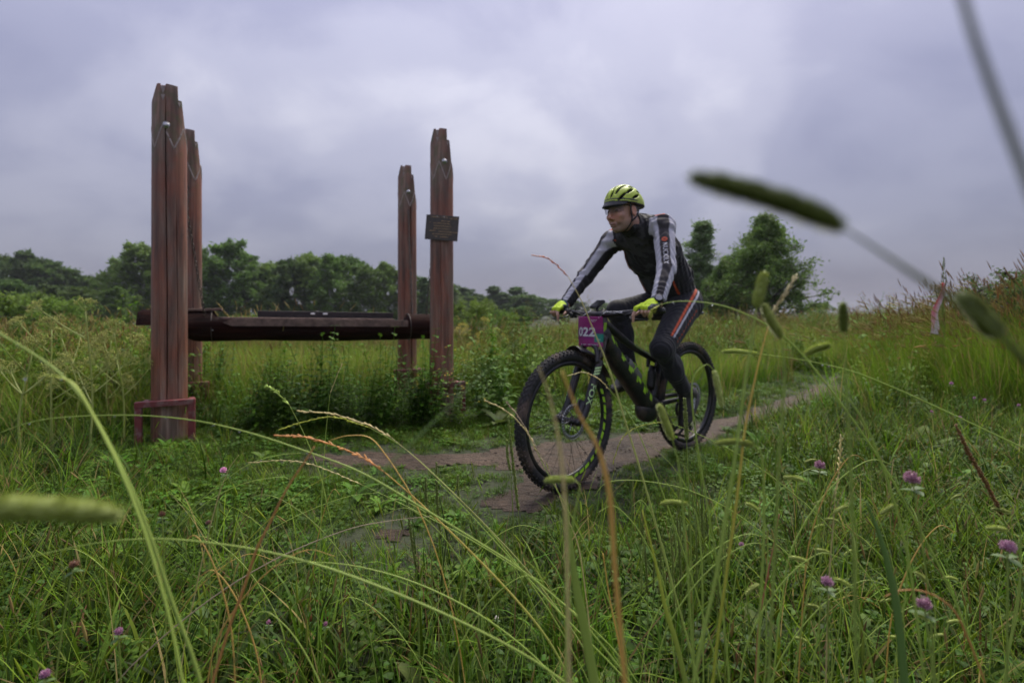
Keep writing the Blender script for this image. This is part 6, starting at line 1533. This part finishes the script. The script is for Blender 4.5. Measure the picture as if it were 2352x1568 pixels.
for lb, d_, r_, c_, nd, pp in (('thin pale stem crossing from the lower corner up to the pink clover', 1.0, .0008, ST * .9, 0, [(548, 1045), (527, 1075), (505, 1130), (480, 1220), (455, 1330), (430, 1450)]),
        ('fine wet stem arching over the clover with a nodding tip', 1.05, .0008, LG, 6, [(690, 1040), (640, 1045), (580, 1062), (520, 1100), (450, 1160), (380, 1250), (300, 1370), (240, 1500)]),
        ('fine stem nodding beside the turf, second below the clover', 1.05, .0008, LG, 5, [(665, 1100), (640, 1095), (560, 1110), (480, 1150), (400, 1220), (320, 1320), (250, 1450)]),
        ('longest straight fine stem slanting from lower left to the path', 1.1, .0009, LG * 1.1, 6, [(870, 1130), (780, 1145), (650, 1200), (540, 1270), (430, 1360), (320, 1470), (230, 1590)]),
        ('pinkish fine stem slanting just below the longest straight one', .95, .0010, PK, 5, [(990, 1185), (900, 1195), (800, 1215), (650, 1275), (520, 1350), (400, 1440), (300, 1530)]),
        ('fine yellowish stem forking towards the bent golden head', 1.0, .0008, YG, 0, [(760, 1090), (690, 1130), (600, 1210), (500, 1320), (420, 1430), (350, 1560)]),
        ('arched fine stem low over the plantain leaves', .8, .0011, LG, 0, [(620, 1300), (700, 1290), (820, 1300), (960, 1340), (1100, 1410), (1220, 1500), (1300, 1590)]),
        ('bright fine stem running under the front wheel to the lower edge', .9, .0011, LG * 1.1, 4, [(1000, 1100), (1080, 1180), (1180, 1290), (1280, 1400), (1400, 1520), (1470, 1600)]),
        ('fine arched stem with a nodding seed tip below the front wheel', 1.0, .0009, LG, 4, [(1365, 1140), (1390, 1110), (1440, 1102), (1520, 1110), (1600, 1132), (1700, 1185), (1830, 1290), (1960, 1420)])):
    stalk(G_, 'grass', lb, d_, pp, r_, c_, ndrop=nd)
T_ = 'timothy_grass'
stalk(T_, 'grass', 'tall blurred timothy stalk standing before the big dense tree', .5, [(1738, 705), (1725, 790), (1708, 900), (1690, 1040), (1668, 1180), (1645, 1320), (1610, 1480), (1590, 1590)], .0019, LG, [(1757, 622), (1748, 660), (1738, 705)], 'timothy', LG * .85, .0050)
stalk(T_, 'grass', 'bent timothy head hanging beside the tall blurred timothy stalk', .5, [(1795, 775), (1802, 850), (1798, 930), (1790, 1050), (1780, 1250), (1770, 1450)], .0014, LG * .8, [(1752, 695), (1770, 735), (1795, 775)], 'timothy', LG * .8, .0045)
stalk(G_, 'grass', 'straw-brown stalk leaning beside the tall blurred timothy', .62, [(1772, 725), (1748, 810), (1730, 890), (1712, 980), (1700, 1080), (1688, 1180), (1672, 1290), (1650, 1450)], .0017, GO, [(1824, 642), (1797, 685), (1772, 725)], 'rye', ST * .8, .0040, hn=26, cb=YG)
stalk(G_, 'grass', 'arching stalk whose green seed cluster droops before the rider\'s thigh', .72, [(1515, 700), (1545, 693), (1590, 692), (1640, 698), (1690, 712), (1760, 745), (1830, 800), (1900, 885), (1960, 965), (2030, 1070), (2110, 1210), (2190, 1370), (2260, 1560)], .0013, LG, [(1491, 778), (1489, 748), (1500, 715), (1515, 700)], 'cocksfoot', YG * .8, ndrop=7)
stalk(T_, 'grass', 'timothy head lying level just right of the rear wheel', .85, [(1740, 812), (1830, 824), (1950, 850), (2060, 893), (2170, 943), (2280, 995), (2400, 1050)], .0010, LG, [(1655, 808), (1690, 806), (1740, 812)], 'timothy', LG * 1.1, .0032, ndrop=4)
stalk(T_, 'grass', 'very blurred dark timothy head hanging against the sky above the big tree', .18, [(1940, 525), (2040, 590), (2130, 650), (2210, 700), (2290, 765), (2400, 870)], .0011, OL, [(1575, 405), (1700, 435), (1820, 472), (1940, 525)], 'timothy', OL, .0036, hn=500)
stalk(T_, 'grass', 'blurred dark timothy head in front of the ribbon bank', .3, [(2300, 775), (2360, 850), (2420, 950)], .0012, OL, [(2205, 672), (2245, 715), (2300, 775)], 'timothy', OL * .9, .0052, hn=400)
stalk(G_, 'grass', 'very blurred grey stalk crossing the sky at the upper right corner', .13, [(2205, -30), (2240, 90), (2290, 230), (2340, 360), (2400, 520)], .0010, np.array((.16, .17, .13)), tip=.8)
stalk(T_, 'grass', 'very blurred pale timothy head poking in over the left edge', .25, [(-30, 1162), (-90, 1170), (-170, 1220)], .0012, LG, [(285, 1182), (180, 1172), (60, 1165), (-30, 1162)], 'timothy', LG * .8, .0056, hn=400)
stalk('long_leaf_grass', 'grass', 'blurred wide green blade slanting across the signed post\'s footing', .34, [(1245, 735), (1120, 850), (1000, 965), (900, 1060), (800, 1160), (720, 1265), (650, 1350), (560, 1480)], .0026, np.array((.13, .20, .06)), tip=.4, flat=.3)
stalk('long_leaf_grass', 'grass', 'blurred golden blade in front of the fork', .38, [(1290, 850), (1330, 950), (1365, 1010), (1385, 1065), (1402, 1150), (1412, 1300), (1430, 1500)], .0021, GO * .85, tip=.4, flat=.35)
stalk('long_leaf_grass', 'grass', 'faint blurred straw blade crossing the front wheel\'s spokes', .36, [(1238, 845), (1262, 910), (1280, 990), (1292, 1080), (1300, 1200), (1305, 1400)], .0013, ST, tip=.4, flat=.35)
stalk(G_, 'grass', 'stalk with a rusty bent tip reaching up before the rider\'s arm', .8, [(1305, 635), (1335, 690), (1362, 755), (1400, 850), (1440, 980), (1480, 1110), (1530, 1290), (1580, 1470), (1610, 1590)], .0016, ST * .9, [(1228, 587), (1258, 594), (1280, 610), (1305, 635)], 'rye', RD * 1.4, .0030, hn=16, cb=LG)
stalk(G_, 'grass', 'pale seeding stalk slanting across the front tyre\'s left edge', .9, [(1235, 1040), (1260, 1090), (1320, 1200), (1380, 1330), (1430, 1480), (1450, 1590)], .0011, LG, [(1120, 922), (1165, 945), (1205, 985), (1235, 1040)], 'rye', ST, .0038, hn=20)
stalk(G_, 'grass', 'straw seed head leaning beside the front tyre\'s tread', .92, [(1275, 1110), (1300, 1180), (1330, 1260), (1350, 1400)], .0010, ST, [(1165, 925), (1190, 955), (1225, 1015), (1275, 1110)], 'rye', PK, .0036, hn=20)
stalk(G_, 'grass', 'pale stalk nodding in front of the fork leg', .9, [(1400, 895), (1450, 960), (1490, 1050), (1540, 1180), (1590, 1330), (1640, 1500)], .0010, LG, [(1308, 862), (1340, 855), (1375, 870), (1400, 895)], 'rye', ST, .0030, hn=14, ndrop=4)
stalk(G_, 'grass', 'arching wet stalk nodding between the two wheels', 1.0, [(1530, 968), (1600, 995), (1700, 1045), (1800, 1115), (1900, 1205), (2000, 1330), (2080, 1450)], .0010, LG, [(1408, 1060), (1430, 1005), (1470, 978), (1530, 968)], 'rye', YG * .9, .0032, hn=20, ndrop=8)
stalk(T_, 'grass', 'level timothy head crossing the bottom of the front tyre', .55, [(1320, 1103), (1332, 1118), (1320, 1180), (1305, 1300), (1300, 1480)], .0010, LG, [(1248, 1104), (1285, 1100), (1320, 1103)], 'timothy', LG * .95, .0034)
stalk(T_, 'grass', 'level timothy head in the turf below the rear wheel', .8, [(1580, 1157), (1600, 1185), (1612, 1300), (1615, 1480)], .0010, LG, [(1515, 1156), (1545, 1152), (1580, 1157)], 'timothy', LG, .0034)
stalk(T_, 'grass', 'level blurred timothy head just right of the rear tyre\'s foot', .62, [(1730, 1020), (1750, 1050), (1755, 1200), (1745, 1420)], .0011, LG, [(1638, 1018), (1685, 1014), (1730, 1020)], 'timothy', LG * .9, .0030)
stalk(T_, 'grass', 'drooping timothy head with a big drop beside the rear tyre', .7, [(1640, 850), (1620, 838), (1590, 880), (1600, 1010), (1640, 1250)], .0010, LG, [(1658, 938), (1650, 895), (1640, 850)], 'timothy', LG * .9, .0036, ndrop=2)
stalk(T_, 'grass', 'timothy head standing in front of the rear hub', .6, [(1545, 1010), (1560, 1080), (1575, 1250), (1590, 1480)], .0011, LG, [(1512, 925), (1525, 960), (1545, 1010)], 'timothy', LG * .85, .0042)
stalk(T_, 'grass', 'small blurred timothy head standing on the horizon right of the big tree', .45, [(1938, 762), (1942, 860), (1950, 1000), (1960, 1250), (1965, 1480)], .0010, LG * .8, [(1936, 692), (1937, 725), (1938, 762)], 'timothy', OL * 1.3, .0030)
stalk(T_, 'grass', 'slanting timothy head over the path at its far bend', .6, [(1905, 885), (1960, 930), (2020, 1050), (2080, 1250), (2110, 1450)], .0011, LG, [(1848, 815), (1875, 800), (1908, 792)], 'timothy', LG, .0032)
stalk('plantain_spike', 'plant', 'plantain spike standing before the rear tyre\'s tread', 1.0, [(1577, 1010), (1580, 1080), (1585, 1200), (1590, 1350)], .0012, LG * .7, [(1572, 915), (1575, 960), (1577, 1010)], 'plantain', OL * 1.3, .0040)
stalk('plantain_spike', 'plant', 'plantain spike just left of the front wheel', 1.2, [(1190, 1170), (1196, 1260), (1200, 1380)], .0012, LG * .7, [(1167, 955), (1178, 1060), (1190, 1170)], 'plantain', OL * 1.35, .0038, hn=260)
stalk('plantain_spike', 'plant', 'dark plantain spike leaning over at the far right of the turf', .9, [(2300, 1180), (2330, 1260), (2360, 1400)], .0013, OL, [(2195, 975), (2225, 1040), (2265, 1110), (2300, 1180)], 'plantain', BR * .5, .0036, hn=260)
_l = []
for i, (a, b_) in enumerate([((930, 1085), (955, 1300)), ((1002, 1060), (1012, 1235)), ((978, 1095), (985, 1190)), ((1052, 1090), (1056, 1150)), ((905, 1395), (925, 1480)), ((1165, 1010), (1172, 1080))]):
    _e = stalk('plantain_spike', 'plant', 'x', 1.05 + .05 * i, [b_, (b_[0] + 6, b_[1] + 90), (b_[0] + 8, b_[1] + 200)], .0012, LG * .6, [a, ((a[0] + b_[0]) / 2 - 3, (a[1] + b_[1]) / 2), b_], 'plantain', OL * prs.uniform(1.0, 1.5), .0034, group='plantain spikes by the bare patch', hn=180); _l.append((a[0], _e, '%s plantain spike from the left of those left of the front wheel'))
by_x(_l); _l = []
for i in range(26):
    x = prs.uniform(1440, 1680); yb = prs.uniform(1180, 1420); h_ = prs.uniform(70, 190); d_ = 1.75 - (yb - 1180) / 240 * .75; ln_ = prs.uniform(-12, 12)
    _e = stalk('plantain_spike', 'plant', 'x', d_, [(x, yb), (x - ln_ * .2, yb + 60), (x, yb + 160)], .0012, LG * .6, [(x + ln_, yb - h_), (x + ln_ * .4, yb - h_ * .5), (x, yb)], 'plantain', (OL if prs.random() < .5 else LG * .6) * prs.uniform(.9, 1.4), .0030, group='plantain spikes below the rear wheel', hn=130); _l.append((x + ln_, _e, '%s plantain spike from the left in the thick cluster below the rear wheel'))
by_x(_l); _l = []
for i in range(30):
    x = prs.uniform(1700, 2340); y = prs.uniform(1060, 1500); d_ = prs.uniform(.7, 1.5); a = prs.uniform(-1, 1); l_ = 42 / d_ ; dx, dy = (l_ * math.cos(a), l_ * math.sin(a) * .6)
    _e = stalk(T_, 'grass', 'x', d_, [(x + dx, y + dy), (x + dx * 1.5, y + dy * 1.2 + 40), (x + dx * 1.5, y + 160), (x + dx, y + 300)], .0009, LG * .9, [(x, y), (x + dx * .5, y + dy * .5 - 3), (x + dx, y + dy)], 'timothy', LG * prs.uniform(.75, 1.1), .0031, group='timothy stalks right of the bicycle', hn=90); _l.append((x, _e, '%s from the left of the pale nodding timothy heads right of the bicycle'))
by_x(_l); _l = []; _l2 = []
for i in range(46):
    left = prs.random() < .45; x = prs.uniform(60, 1150) if left else prs.uniform(1250, 2300); y = prs.uniform(1120, 1420) if left else prs.uniform(1050, 1420); d_ = prs.uniform(.75, 1.5); sg_ = prs.choice([-1, 1]); ln_ = prs.uniform(60, 320)
    _cg = prs.random() < .75
    _e = stalk(G_, 'grass', 'x', d_, [(x, y), (x + sg_ * ln_ * .25, y - 12), (x + sg_ * ln_ * .6, y + 60), (x + sg_ * ln_ * .9, y + 190), (x + sg_ * ln_, y + 340)], prs.uniform(.0007, .0012), LG * prs.uniform(.7, 1.15) if _cg else GO * .8, group='thin stems ' + ('left' if left else 'right') + ' of the front wheel', ndrop=int(prs.integers(0, 4))); (_l if left else _l2).append((x, _e, '%s thin ' + ('green' if _cg else 'golden') + ' stem tip from the left, ' + ('left' if left else 'right') + ' of the front wheel'))
by_x(_l); by_x(_l2); _l = []
stalk('long_leaf_grass', 'grass', 'broad blurred pale blade rising below the front tyre', .6, [(1300, 1150), (1312, 1260), (1325, 1350), (1345, 1450), (1370, 1590)], .0062, LG * .8, tip=.2, flat=.25)
stalk('long_leaf_grass', 'grass', 'broad blade yellowing along one edge, below the bicycle', .75, [(1475, 1170), (1508, 1300), (1530, 1400), (1555, 1480), (1580, 1590)], .0040, YG * 1.2, tip=.2, flat=.3, cb=LG * .7)
stalk('long_leaf_grass', 'grass', 'dark broad blade leaning at the lower right corner', .6, [(1990, 1150), (2030, 1260), (2060, 1400), (2080, 1590)], .0055, DG * 1.2, tip=.2, flat=.3)
stalk(G_, 'grass', 'straw stalk with a knobbly pale head right of the plantain cluster', .95, [(1918, 1140), (1914, 1200), (1905, 1320), (1900, 1450)], .0012, ST * .8, [(1932, 1005), (1927, 1075), (1918, 1140)], 'rye', ST * 1.15, .0040, hn=22)
stalk(G_, 'grass', 'rusty dry stem leaning right of the plantain cluster', .85, [(1790, 1180), (1775, 1260), (1757, 1350), (1742, 1440), (1735, 1560)], .0013, RD, tip=.5)
stalk(G_, 'grass', 'yellow dry stem rising in the lower middle of the meadow', .8, [(1385, 1270), (1400, 1370), (1420, 1470), (1440, 1590)], .0013, GO, tip=.5)
stalk(G_, 'grass', 'rust-tipped stem curving over the clover at lower right', .6, [(2030, 1370), (2070, 1355), (2130, 1360), (2190, 1400), (2230, 1480)], .0009, BR, tip=.5)
stalk(G_, 'grass', 'green seeding stem with a pale bud standing left of the bench\'s middle', 1.1, [(665, 930), (700, 1000), (735, 1090), (760, 1200)], .0009, LG, [(615, 888), (640, 905), (665, 930)], 'cocksfoot', LG * 1.2)
stalk(G_, 'grass', 'slim seeding stem rising in front of the log bench\'s shadow', 1.15, [(758, 905), (748, 1000), (740, 1120), (735, 1260)], .0009, LG, [(785, 838), (772, 868), (758, 905)], 'rye', ST * .9, .0032, hn=16)
# --- clovers
def clover(px, py, d, size, label, pink=(.30, .14, .225), dry=0.0, name='clover_flower', grp=None):
    size *= .70 * prs.uniform(.85, 1.1); dry = max(dry, prs.uniform(0, .35)); c = np.array(P(px, py, d)); ex = to_root(c, (prs.uniform(-.2, .2), prs.uniform(-.2, .2), -1.0)); base = ex[-1]; e = empty(name, base.tolist()); full = np.vstack([[c], ex]) - base
    MB().tube(full, .0012, 6, LG * .7).build('stem', M_HERO, e); hd = MB(); cc = c - base
    pk_ = np.array(pink) * (1 - dry) + np.array((.20, .10, .06)) * dry
    for i in range(90):
        z = prs.uniform(-.7, 1); a = prs.random() * 6.28; q = math.sqrt(max(0, 1 - z * z)); dr = np.array((q * math.cos(a), q * math.sin(a), z)); r0 = size * .5
        up_ = dr + np.array((0, 0, .5)); up_ /= np.linalg.norm(up_); m_ = Vector(up_).to_track_quat('Z', 'Y').to_matrix(); f = prs.random() * .5
        hd.ell(cc + dr * r0 * .72, (size * .035, size * .035, size * .15), 4, 4, m_, pk_ * (1 - f) + np.array((.60, .42, .52)) * f * (1 - dry) * .9)
    hd.ell(cc, (size * .32,) * 3, 8, 6, None, pk_ * .6); hd.build('blossom', M_HERO, e)
    for k in range(3):
        lf_ = MB(); leaf(lf_, cc - (0, 0, size * .8), size * .9, size * .26, k * 2.1 + prs.random(), -.1 + prs.random() * .5, .6, DG * .6, DG * .9, 5, .2); lf_.build('leaf', M_HERO, e)
    return tag(e, label, 'flower', grp)
clover(1883, 1068, .95, .032, 'full pink clover blossom standing alone right of the rear wheel')
clover(2095, 1098, .72, .030, 'blurred pink clover, browning below, near the right edge', dry=.25)
clover(2315, 1255, .68, .028, 'blurred clover blossom at the right edge of the meadow')
clover(1900, 1335, .72, .026, 'blurred tall clover half hidden in the right-hand tangle')
clover(2122, 1385, .62, .026, 'blurred clover under the rust-tipped curved stem')
clover(513, 1080, 1.2, .026, 'small pale pink clover before the tallest post', (.62, .30, .50))
clover(1703, 1250, 1.2, .018, 'small clover bud among the plantain spikes\' right side')
clover(617, 1428, 1.1, .018, 'small magenta clover low in the left foreground', (.28, .09, .2)); clover(748, 1432, 1.1, .017, 'small dark magenta clover next to the lower left plantain leaf', (.24, .07, .17))
clover(272, 1450, .8, .020, 'blurred magenta clover at the lower left', (.26, .10, .20)); clover(103, 1548, .7, .020, 'blurred magenta clover in the lower left corner', (.26, .10, .20))
clover(1141, 1418, 1.25, .017, 'little white clover in the lower middle', (.75, .75, .70))
clover(170, 1295, .75, .024, 'withered brown clover head at the far left', dry=1.0); clover(372, 1180, .95, .018, 'withered brown clover with a dark leaf, left of the fine stems', dry=1.0); clover(478, 1200, 1.0, .016, 'withered green-brown clover ball beside the fine stems', dry=.9)
for (x, y) in ((2238, 914), (2262, 918), (2340, 930), (2205, 958), (2185, 880), (2352, 1000), (2140, 945)): _l.append((x, clover(x, y, 3.3, .032, 'x', (.42, .17, .36), grp='clovers below the ribbon bank'), '%s pink clover from the left in the leafy patch below the ribbon bank'))
by_x(_l)
# --- broad-leaved plantains at the camera's feet
for i, (px, py, d, s, lb) in enumerate([(1400, 1560, 1.05, 1.0, 'broad-leaved plantain with one upright pale leaf below the front wheel'), (1480, 1600, .95, 1.0, 'broad-leaved plantain at the lower edge, right of the upright leaf'), (690, 1590, .95, 1.2, 'broad-leaved plantain with a long pale leaf at the lower left'), (1000, 1540, 1.15, .9, 'broad-leaved plantain at the lower edge left of the bicycle'), (1580, 1440, 1.3, .8, 'broad-leaved plantain inside the plantain cluster'), (1790, 1390, 1.3, .9, 'broad-leaved plantain with a holed leaf in the right-hand tangle'), (2120, 1010, 3.2, 1.6, 'large leafy dock plant below the ribbon bank'), (2290, 1030, 3.0, 1.5, 'large leafy dock at the right edge below the ribbon bank'), (1150, 960, 4.0, 1.5, 'leafy burdock beside the signed post\'s footing')]):
    x = (px - CXP) / FPX * d; e = empty('broad_leaved_plant', (x, d, float(tz(x, d)))); r = np.random.default_rng(900 + i)
    for k in range(9):
        lf_ = MB(); az = k * .7 + r.random() * .4; up0 = r.uniform(.5, 1.25); leaf(lf_, (0, 0, .0), .17 * s * r.uniform(.7, 1.1), .034 * s * r.uniform(.8, 1.2), az, up0, r.uniform(.5, 1.1), DG * r.uniform(.9, 1.3), LG * r.uniform(.5, .8), 8, .22); lf_.build('leaf', M_LEAF, e)
    tag(e, lb, 'plant')
# --- umbel weeds
def umbel(px, top, d, label, w=1.0, seed=0, name='umbel_weed', col=(.26, .29, .09), fc=(.32, .32, .09)):
    r = np.random.default_rng(seed); x = (px - CXP) / FPX * d; z0 = float(tz(x, d)); h = CAM_H - (top - HYP) / FPX * d - z0; e = empty(name, (x, d, z0)); st = MB(); col = np.array(col); fc = np.array(fc); ends = []
    tr = smooth_path([(0, 0, 0), (.02 * r.normal(), .02 * r.normal(), h * .4), (.03 * r.normal(), .03 * r.normal(), h * .93)], 6); st.tube(tr, np.linspace(.0075, .0035, len(tr)), 6, col); ends.append((tr[-1], np.array((0, 0, 1.0)), 1.0))
    for k in range(5):
        f = r.uniform(.45, .9); q = tr[int(f * (len(tr) - 1))]; az = k * 2.4 + r.uniform(-.4, .4); ln_ = h * r.uniform(.16, .36) * w; dv = np.array((math.cos(az), math.sin(az), r.uniform(.6, 1.3))); dv /= np.linalg.norm(dv); e1 = q + dv * ln_
        st.tube(smooth_path([q, q + dv * ln_ * .5 - (0, 0, .01), e1], 4), [.0042] * 5 + [.003] * 4, 5, col); ends.append((e1, dv, r.uniform(.7, 1)))
    st.build('stem', M_HERO, e)
    for (p, dv, s) in ends:
        um = MB(); nr = 11
        for k in range(nr):
            a = k * 2.4; t_ = .85 * math.sqrt((k + .5) / nr); ax = np.cross(dv, (1, 0, .1)); ax /= np.linalg.norm(ax); bx_ = np.cross(dv, ax); rd_ = dv * math.cos(t_) + (ax * math.cos(a) + bx_ * math.sin(a)) * math.sin(t_); q = p + rd_ * .075 * s
            um.tube([p, q], .0011, 4, col * .95, cap=False)
            for j in range(9):
                g_ = q + r.normal(0, .0085 * s, 3) + rd_ * .008; um.tube([q, g_], .0006, 3, col, cap=False); um.ell(g_, (.0038, .0038, .003), 5, 4, None, fc * r.uniform(.7, 1.3))
        um.build('umbel', M_HERO, e)
    tag(e, label, 'weed')
umbel(205, 690, 3.2, 'tallest branching umbel weed with a pale thick stem, left of the post', 1.1, 1); umbel(285, 742, 3.5, 'dense umbel weed touching the tallest post\'s left side', 1.0, 2); umbel(120, 735, 3.3, 'umbel weed with widely forked stems near the left edge', 1.1, 3)
umbel(50, 790, 3.1, 'lower umbel weed closest to the left edge', 1.0, 4); umbel(255, 765, 3.9, 'low umbel weed behind the dense one beside the post', 1.0, 5); umbel(165, 760, 3.8, 'umbel weed between the forked one and the tallest', 1.0, 6)
for i, (px, tp, d, lb) in enumerate([(1105, 735, 5.6, 'tall yellowing weed just right of the signed post'), (1070, 748, 6.0, 'yellowing weed partly behind the signed post'), (1145, 760, 6.2, 'lower yellowing weed between signed post and front wheel'), (1190, 790, 6.8, 'faded seeding weed just left of the rider\'s hand')]): umbel(px, tp, d, lb, 1.0, 20 + i, 'yellowing_weed', (.22, .23, .06), (.42, .36, .07))
# --- yellow flowered plants by the signed post
M_YEL = plain('yellow_petals', (.72, .55, .02), .6)
def yellow(px, top, d, label, seed):
    r = np.random.default_rng(seed); x = (px - CXP) / FPX * d; z0 = float(tz(x, d)); h = CAM_H - (top - HYP) / FPX * d - z0; e = empty('yellow_flower', (x, d, z0)); st = MB(); lv = MB(); k_ = 0
    for s in range(3):
        tip = np.array((r.normal() * .07, r.normal() * .05, h * (1 - .16 * s))); pp = smooth_path([(0, 0, 0), tip * .5 + r.normal(0, .015, 3), tip], 6); st.tube(pp, .0015, 5, DG * 1.2)
        for j in range(3, len(pp)):
            for q in range(2): leaf(lv, pp[j], .055 * (1.2 - j / len(pp)), .016, r.random() * 6.28, .3, 1.0, DG * .8, LG * .5, 4, .2)
        for q in range(3):
            c = tip + r.normal(0, .03, 3) * np.array((1, 1, .6)); st.tube([pp[-3], c], .0007, 4, DG); fl_ = MB()
            for a in range(5): leaf(fl_, c, .013, .005, a * 1.257, .35, .4, np.array((1, 1, 1.)), np.array((1, 1, 1.)), 3, .1)
            fl_.build('blossom', M_YEL, e)
    st.build('stem', M_HERO, e); lv.build('foliage', M_LEAF, e); tag(e, label, 'flower')
for i, (px, tp, d, lb) in enumerate([(1052, 800, 4.15, 'yellow-flowered plant climbing the front of the signed post'), (1020, 850, 4.1, 'yellow-flowered plant at the signed post\'s inner side'), (985, 862, 4.2, 'yellow-flowered plant between the right-hand posts'), (1040, 890, 3.95, 'low yellow-flowered plant at the signed post\'s footing'), (960, 905, 4.0, 'yellow-flowered plant in the dark undergrowth under the bench end'), (925, 860, 4.5, 'sparse yellow-flowered plant below the log bench')]): yellow(px, tp, d, lb, 60 + i)
# --- marker ribbon tied to a tall weed
wx = P(2168, 718, 5.0); e = empty('tall_dry_weed', (wx.x, wx.y, float(tz(wx.x, wx.y)))); r = np.random.default_rng(8); st = MB(); hh = CAM_H + (718 - 592) / FPX * 5 - e.location.z
for k in range(9):
    a = r.random() * 6.28; tp_ = np.array((r.normal() * .05, r.normal() * .05, hh * (.72 if k else 1))); pp = smooth_path([(.04 * math.cos(a), .04 * math.sin(a), 0), tp_ * .5, (tp_[0] * .3, tp_[1] * .3, hh * .70), tp_ + (0 if k == 0 else r.normal() * .1, 0, 0)], 5); st.tube(pp, np.linspace(.005, .002, len(pp)), 5, LG * .7)
st.build('stems', M_HERO, e); pl = MB()
for k in range(60):
    z = hh * r.uniform(.80, 1.0); a = r.random() * 6.28; q_ = .004 + .02 * (1 - z / hh) * 5; pl.ell((q_ * math.cos(a), q_ * math.sin(a), z), (.003, .003, .013), 5, 4, None, OL * r.uniform(.4, .9))
for k in range(12):
    a = r.uniform(2.2, 4.2); pl.tube(smooth_path([(0, 0, hh * .72), (.05 * math.cos(a), .05 * math.sin(a), hh * .80 + r.normal() * .02), (.13 * math.cos(a), .1 * math.sin(a), hh * .78 + r.normal() * .03)], 4), .003, 4, BR * .6)
pl.build('seed_plume', M_HERO, e); tag(e, 'tall dry weed with a dark plume, tied with the marker ribbon', 'weed')
mr_, t_, b_r, o_ = new_mat('red_white_tape'); at = N(t_, 'ShaderNodeAttribute', attribute_name='col'); L(t_, at.outputs[0], b_r.inputs['Base Color']); b_r.inputs['Roughness'].default_value = .35
tr_ = N(t_, 'ShaderNodeBsdfTranslucent'); L(t_, at.outputs[0], tr_.inputs[0]); mx_ = N(t_, 'ShaderNodeMixShader', i_0=.35); L(t_, b_r.outputs[0], mx_.inputs[1]); L(t_, tr_.outputs[0], mx_.inputs[2]); L(t_, mx_.outputs[0], o_.inputs[0])
rb = MB(); V = []; C = []; n_ = 40
for i in range(n_ + 1):
    f = i / n_; px = 2166 - 24 * f ** .9 + 2 * math.sin(f * 9); py = 650 + 118 * f; c = np.array(P(px, py, 4.92)); hw = .016 + .030 * f
    for j in range(5):
        u = (j - 2) / 2; V.append(c + np.array((u * hw, .015 * math.sin(u * 3 + f * 8), .004 * math.sin(i * 1.7 + j)))); redness = max(0, min(1, (1.05 - f * 1.5) + .5 * (u < 0) - .35 * (u > .4))); C.append(np.array((.62, .07, .09)) * redness + np.array((.72, .66, .70)) * (1 - redness))
rb.add(V, [(i * 5 + j, i * 5 + j + 1, (i + 1) * 5 + j + 1, (i + 1) * 5 + j) for i in range(n_) for j in range(4)], np.array(C)); ro_ = rb.build('marker_ribbon', mr_); sm = ro_.modifiers.new('thick', 'SOLIDIFY'); sm.thickness = .001
tag(ro_, 'red and white course-marking ribbon hanging from the tall dry weed', 'ribbon')

# ================================================================ damp air
hz_m = bpy.data.materials.new('damp_air'); hz_m.use_nodes = True; ht = hz_m.node_tree; ht.nodes.clear()
pv = N(ht, 'ShaderNodeVolumePrincipled'); pv.inputs['Color'].default_value = (.80, .83, .90, 1); pv.inputs['Density'].default_value = 0.0005; pv.inputs['Anisotropy'].default_value = 0.2
ho = N(ht, 'ShaderNodeOutputMaterial'); L(ht, pv.outputs[0], ho.inputs['Volume'])
hz = MB().box((0, 325, 6.0), (1300, 790, 17.0)).build('haze', hz_m, None, False)
tag(hz, 'thin damp air that pales the far trees', 'haze', kind='stuff')
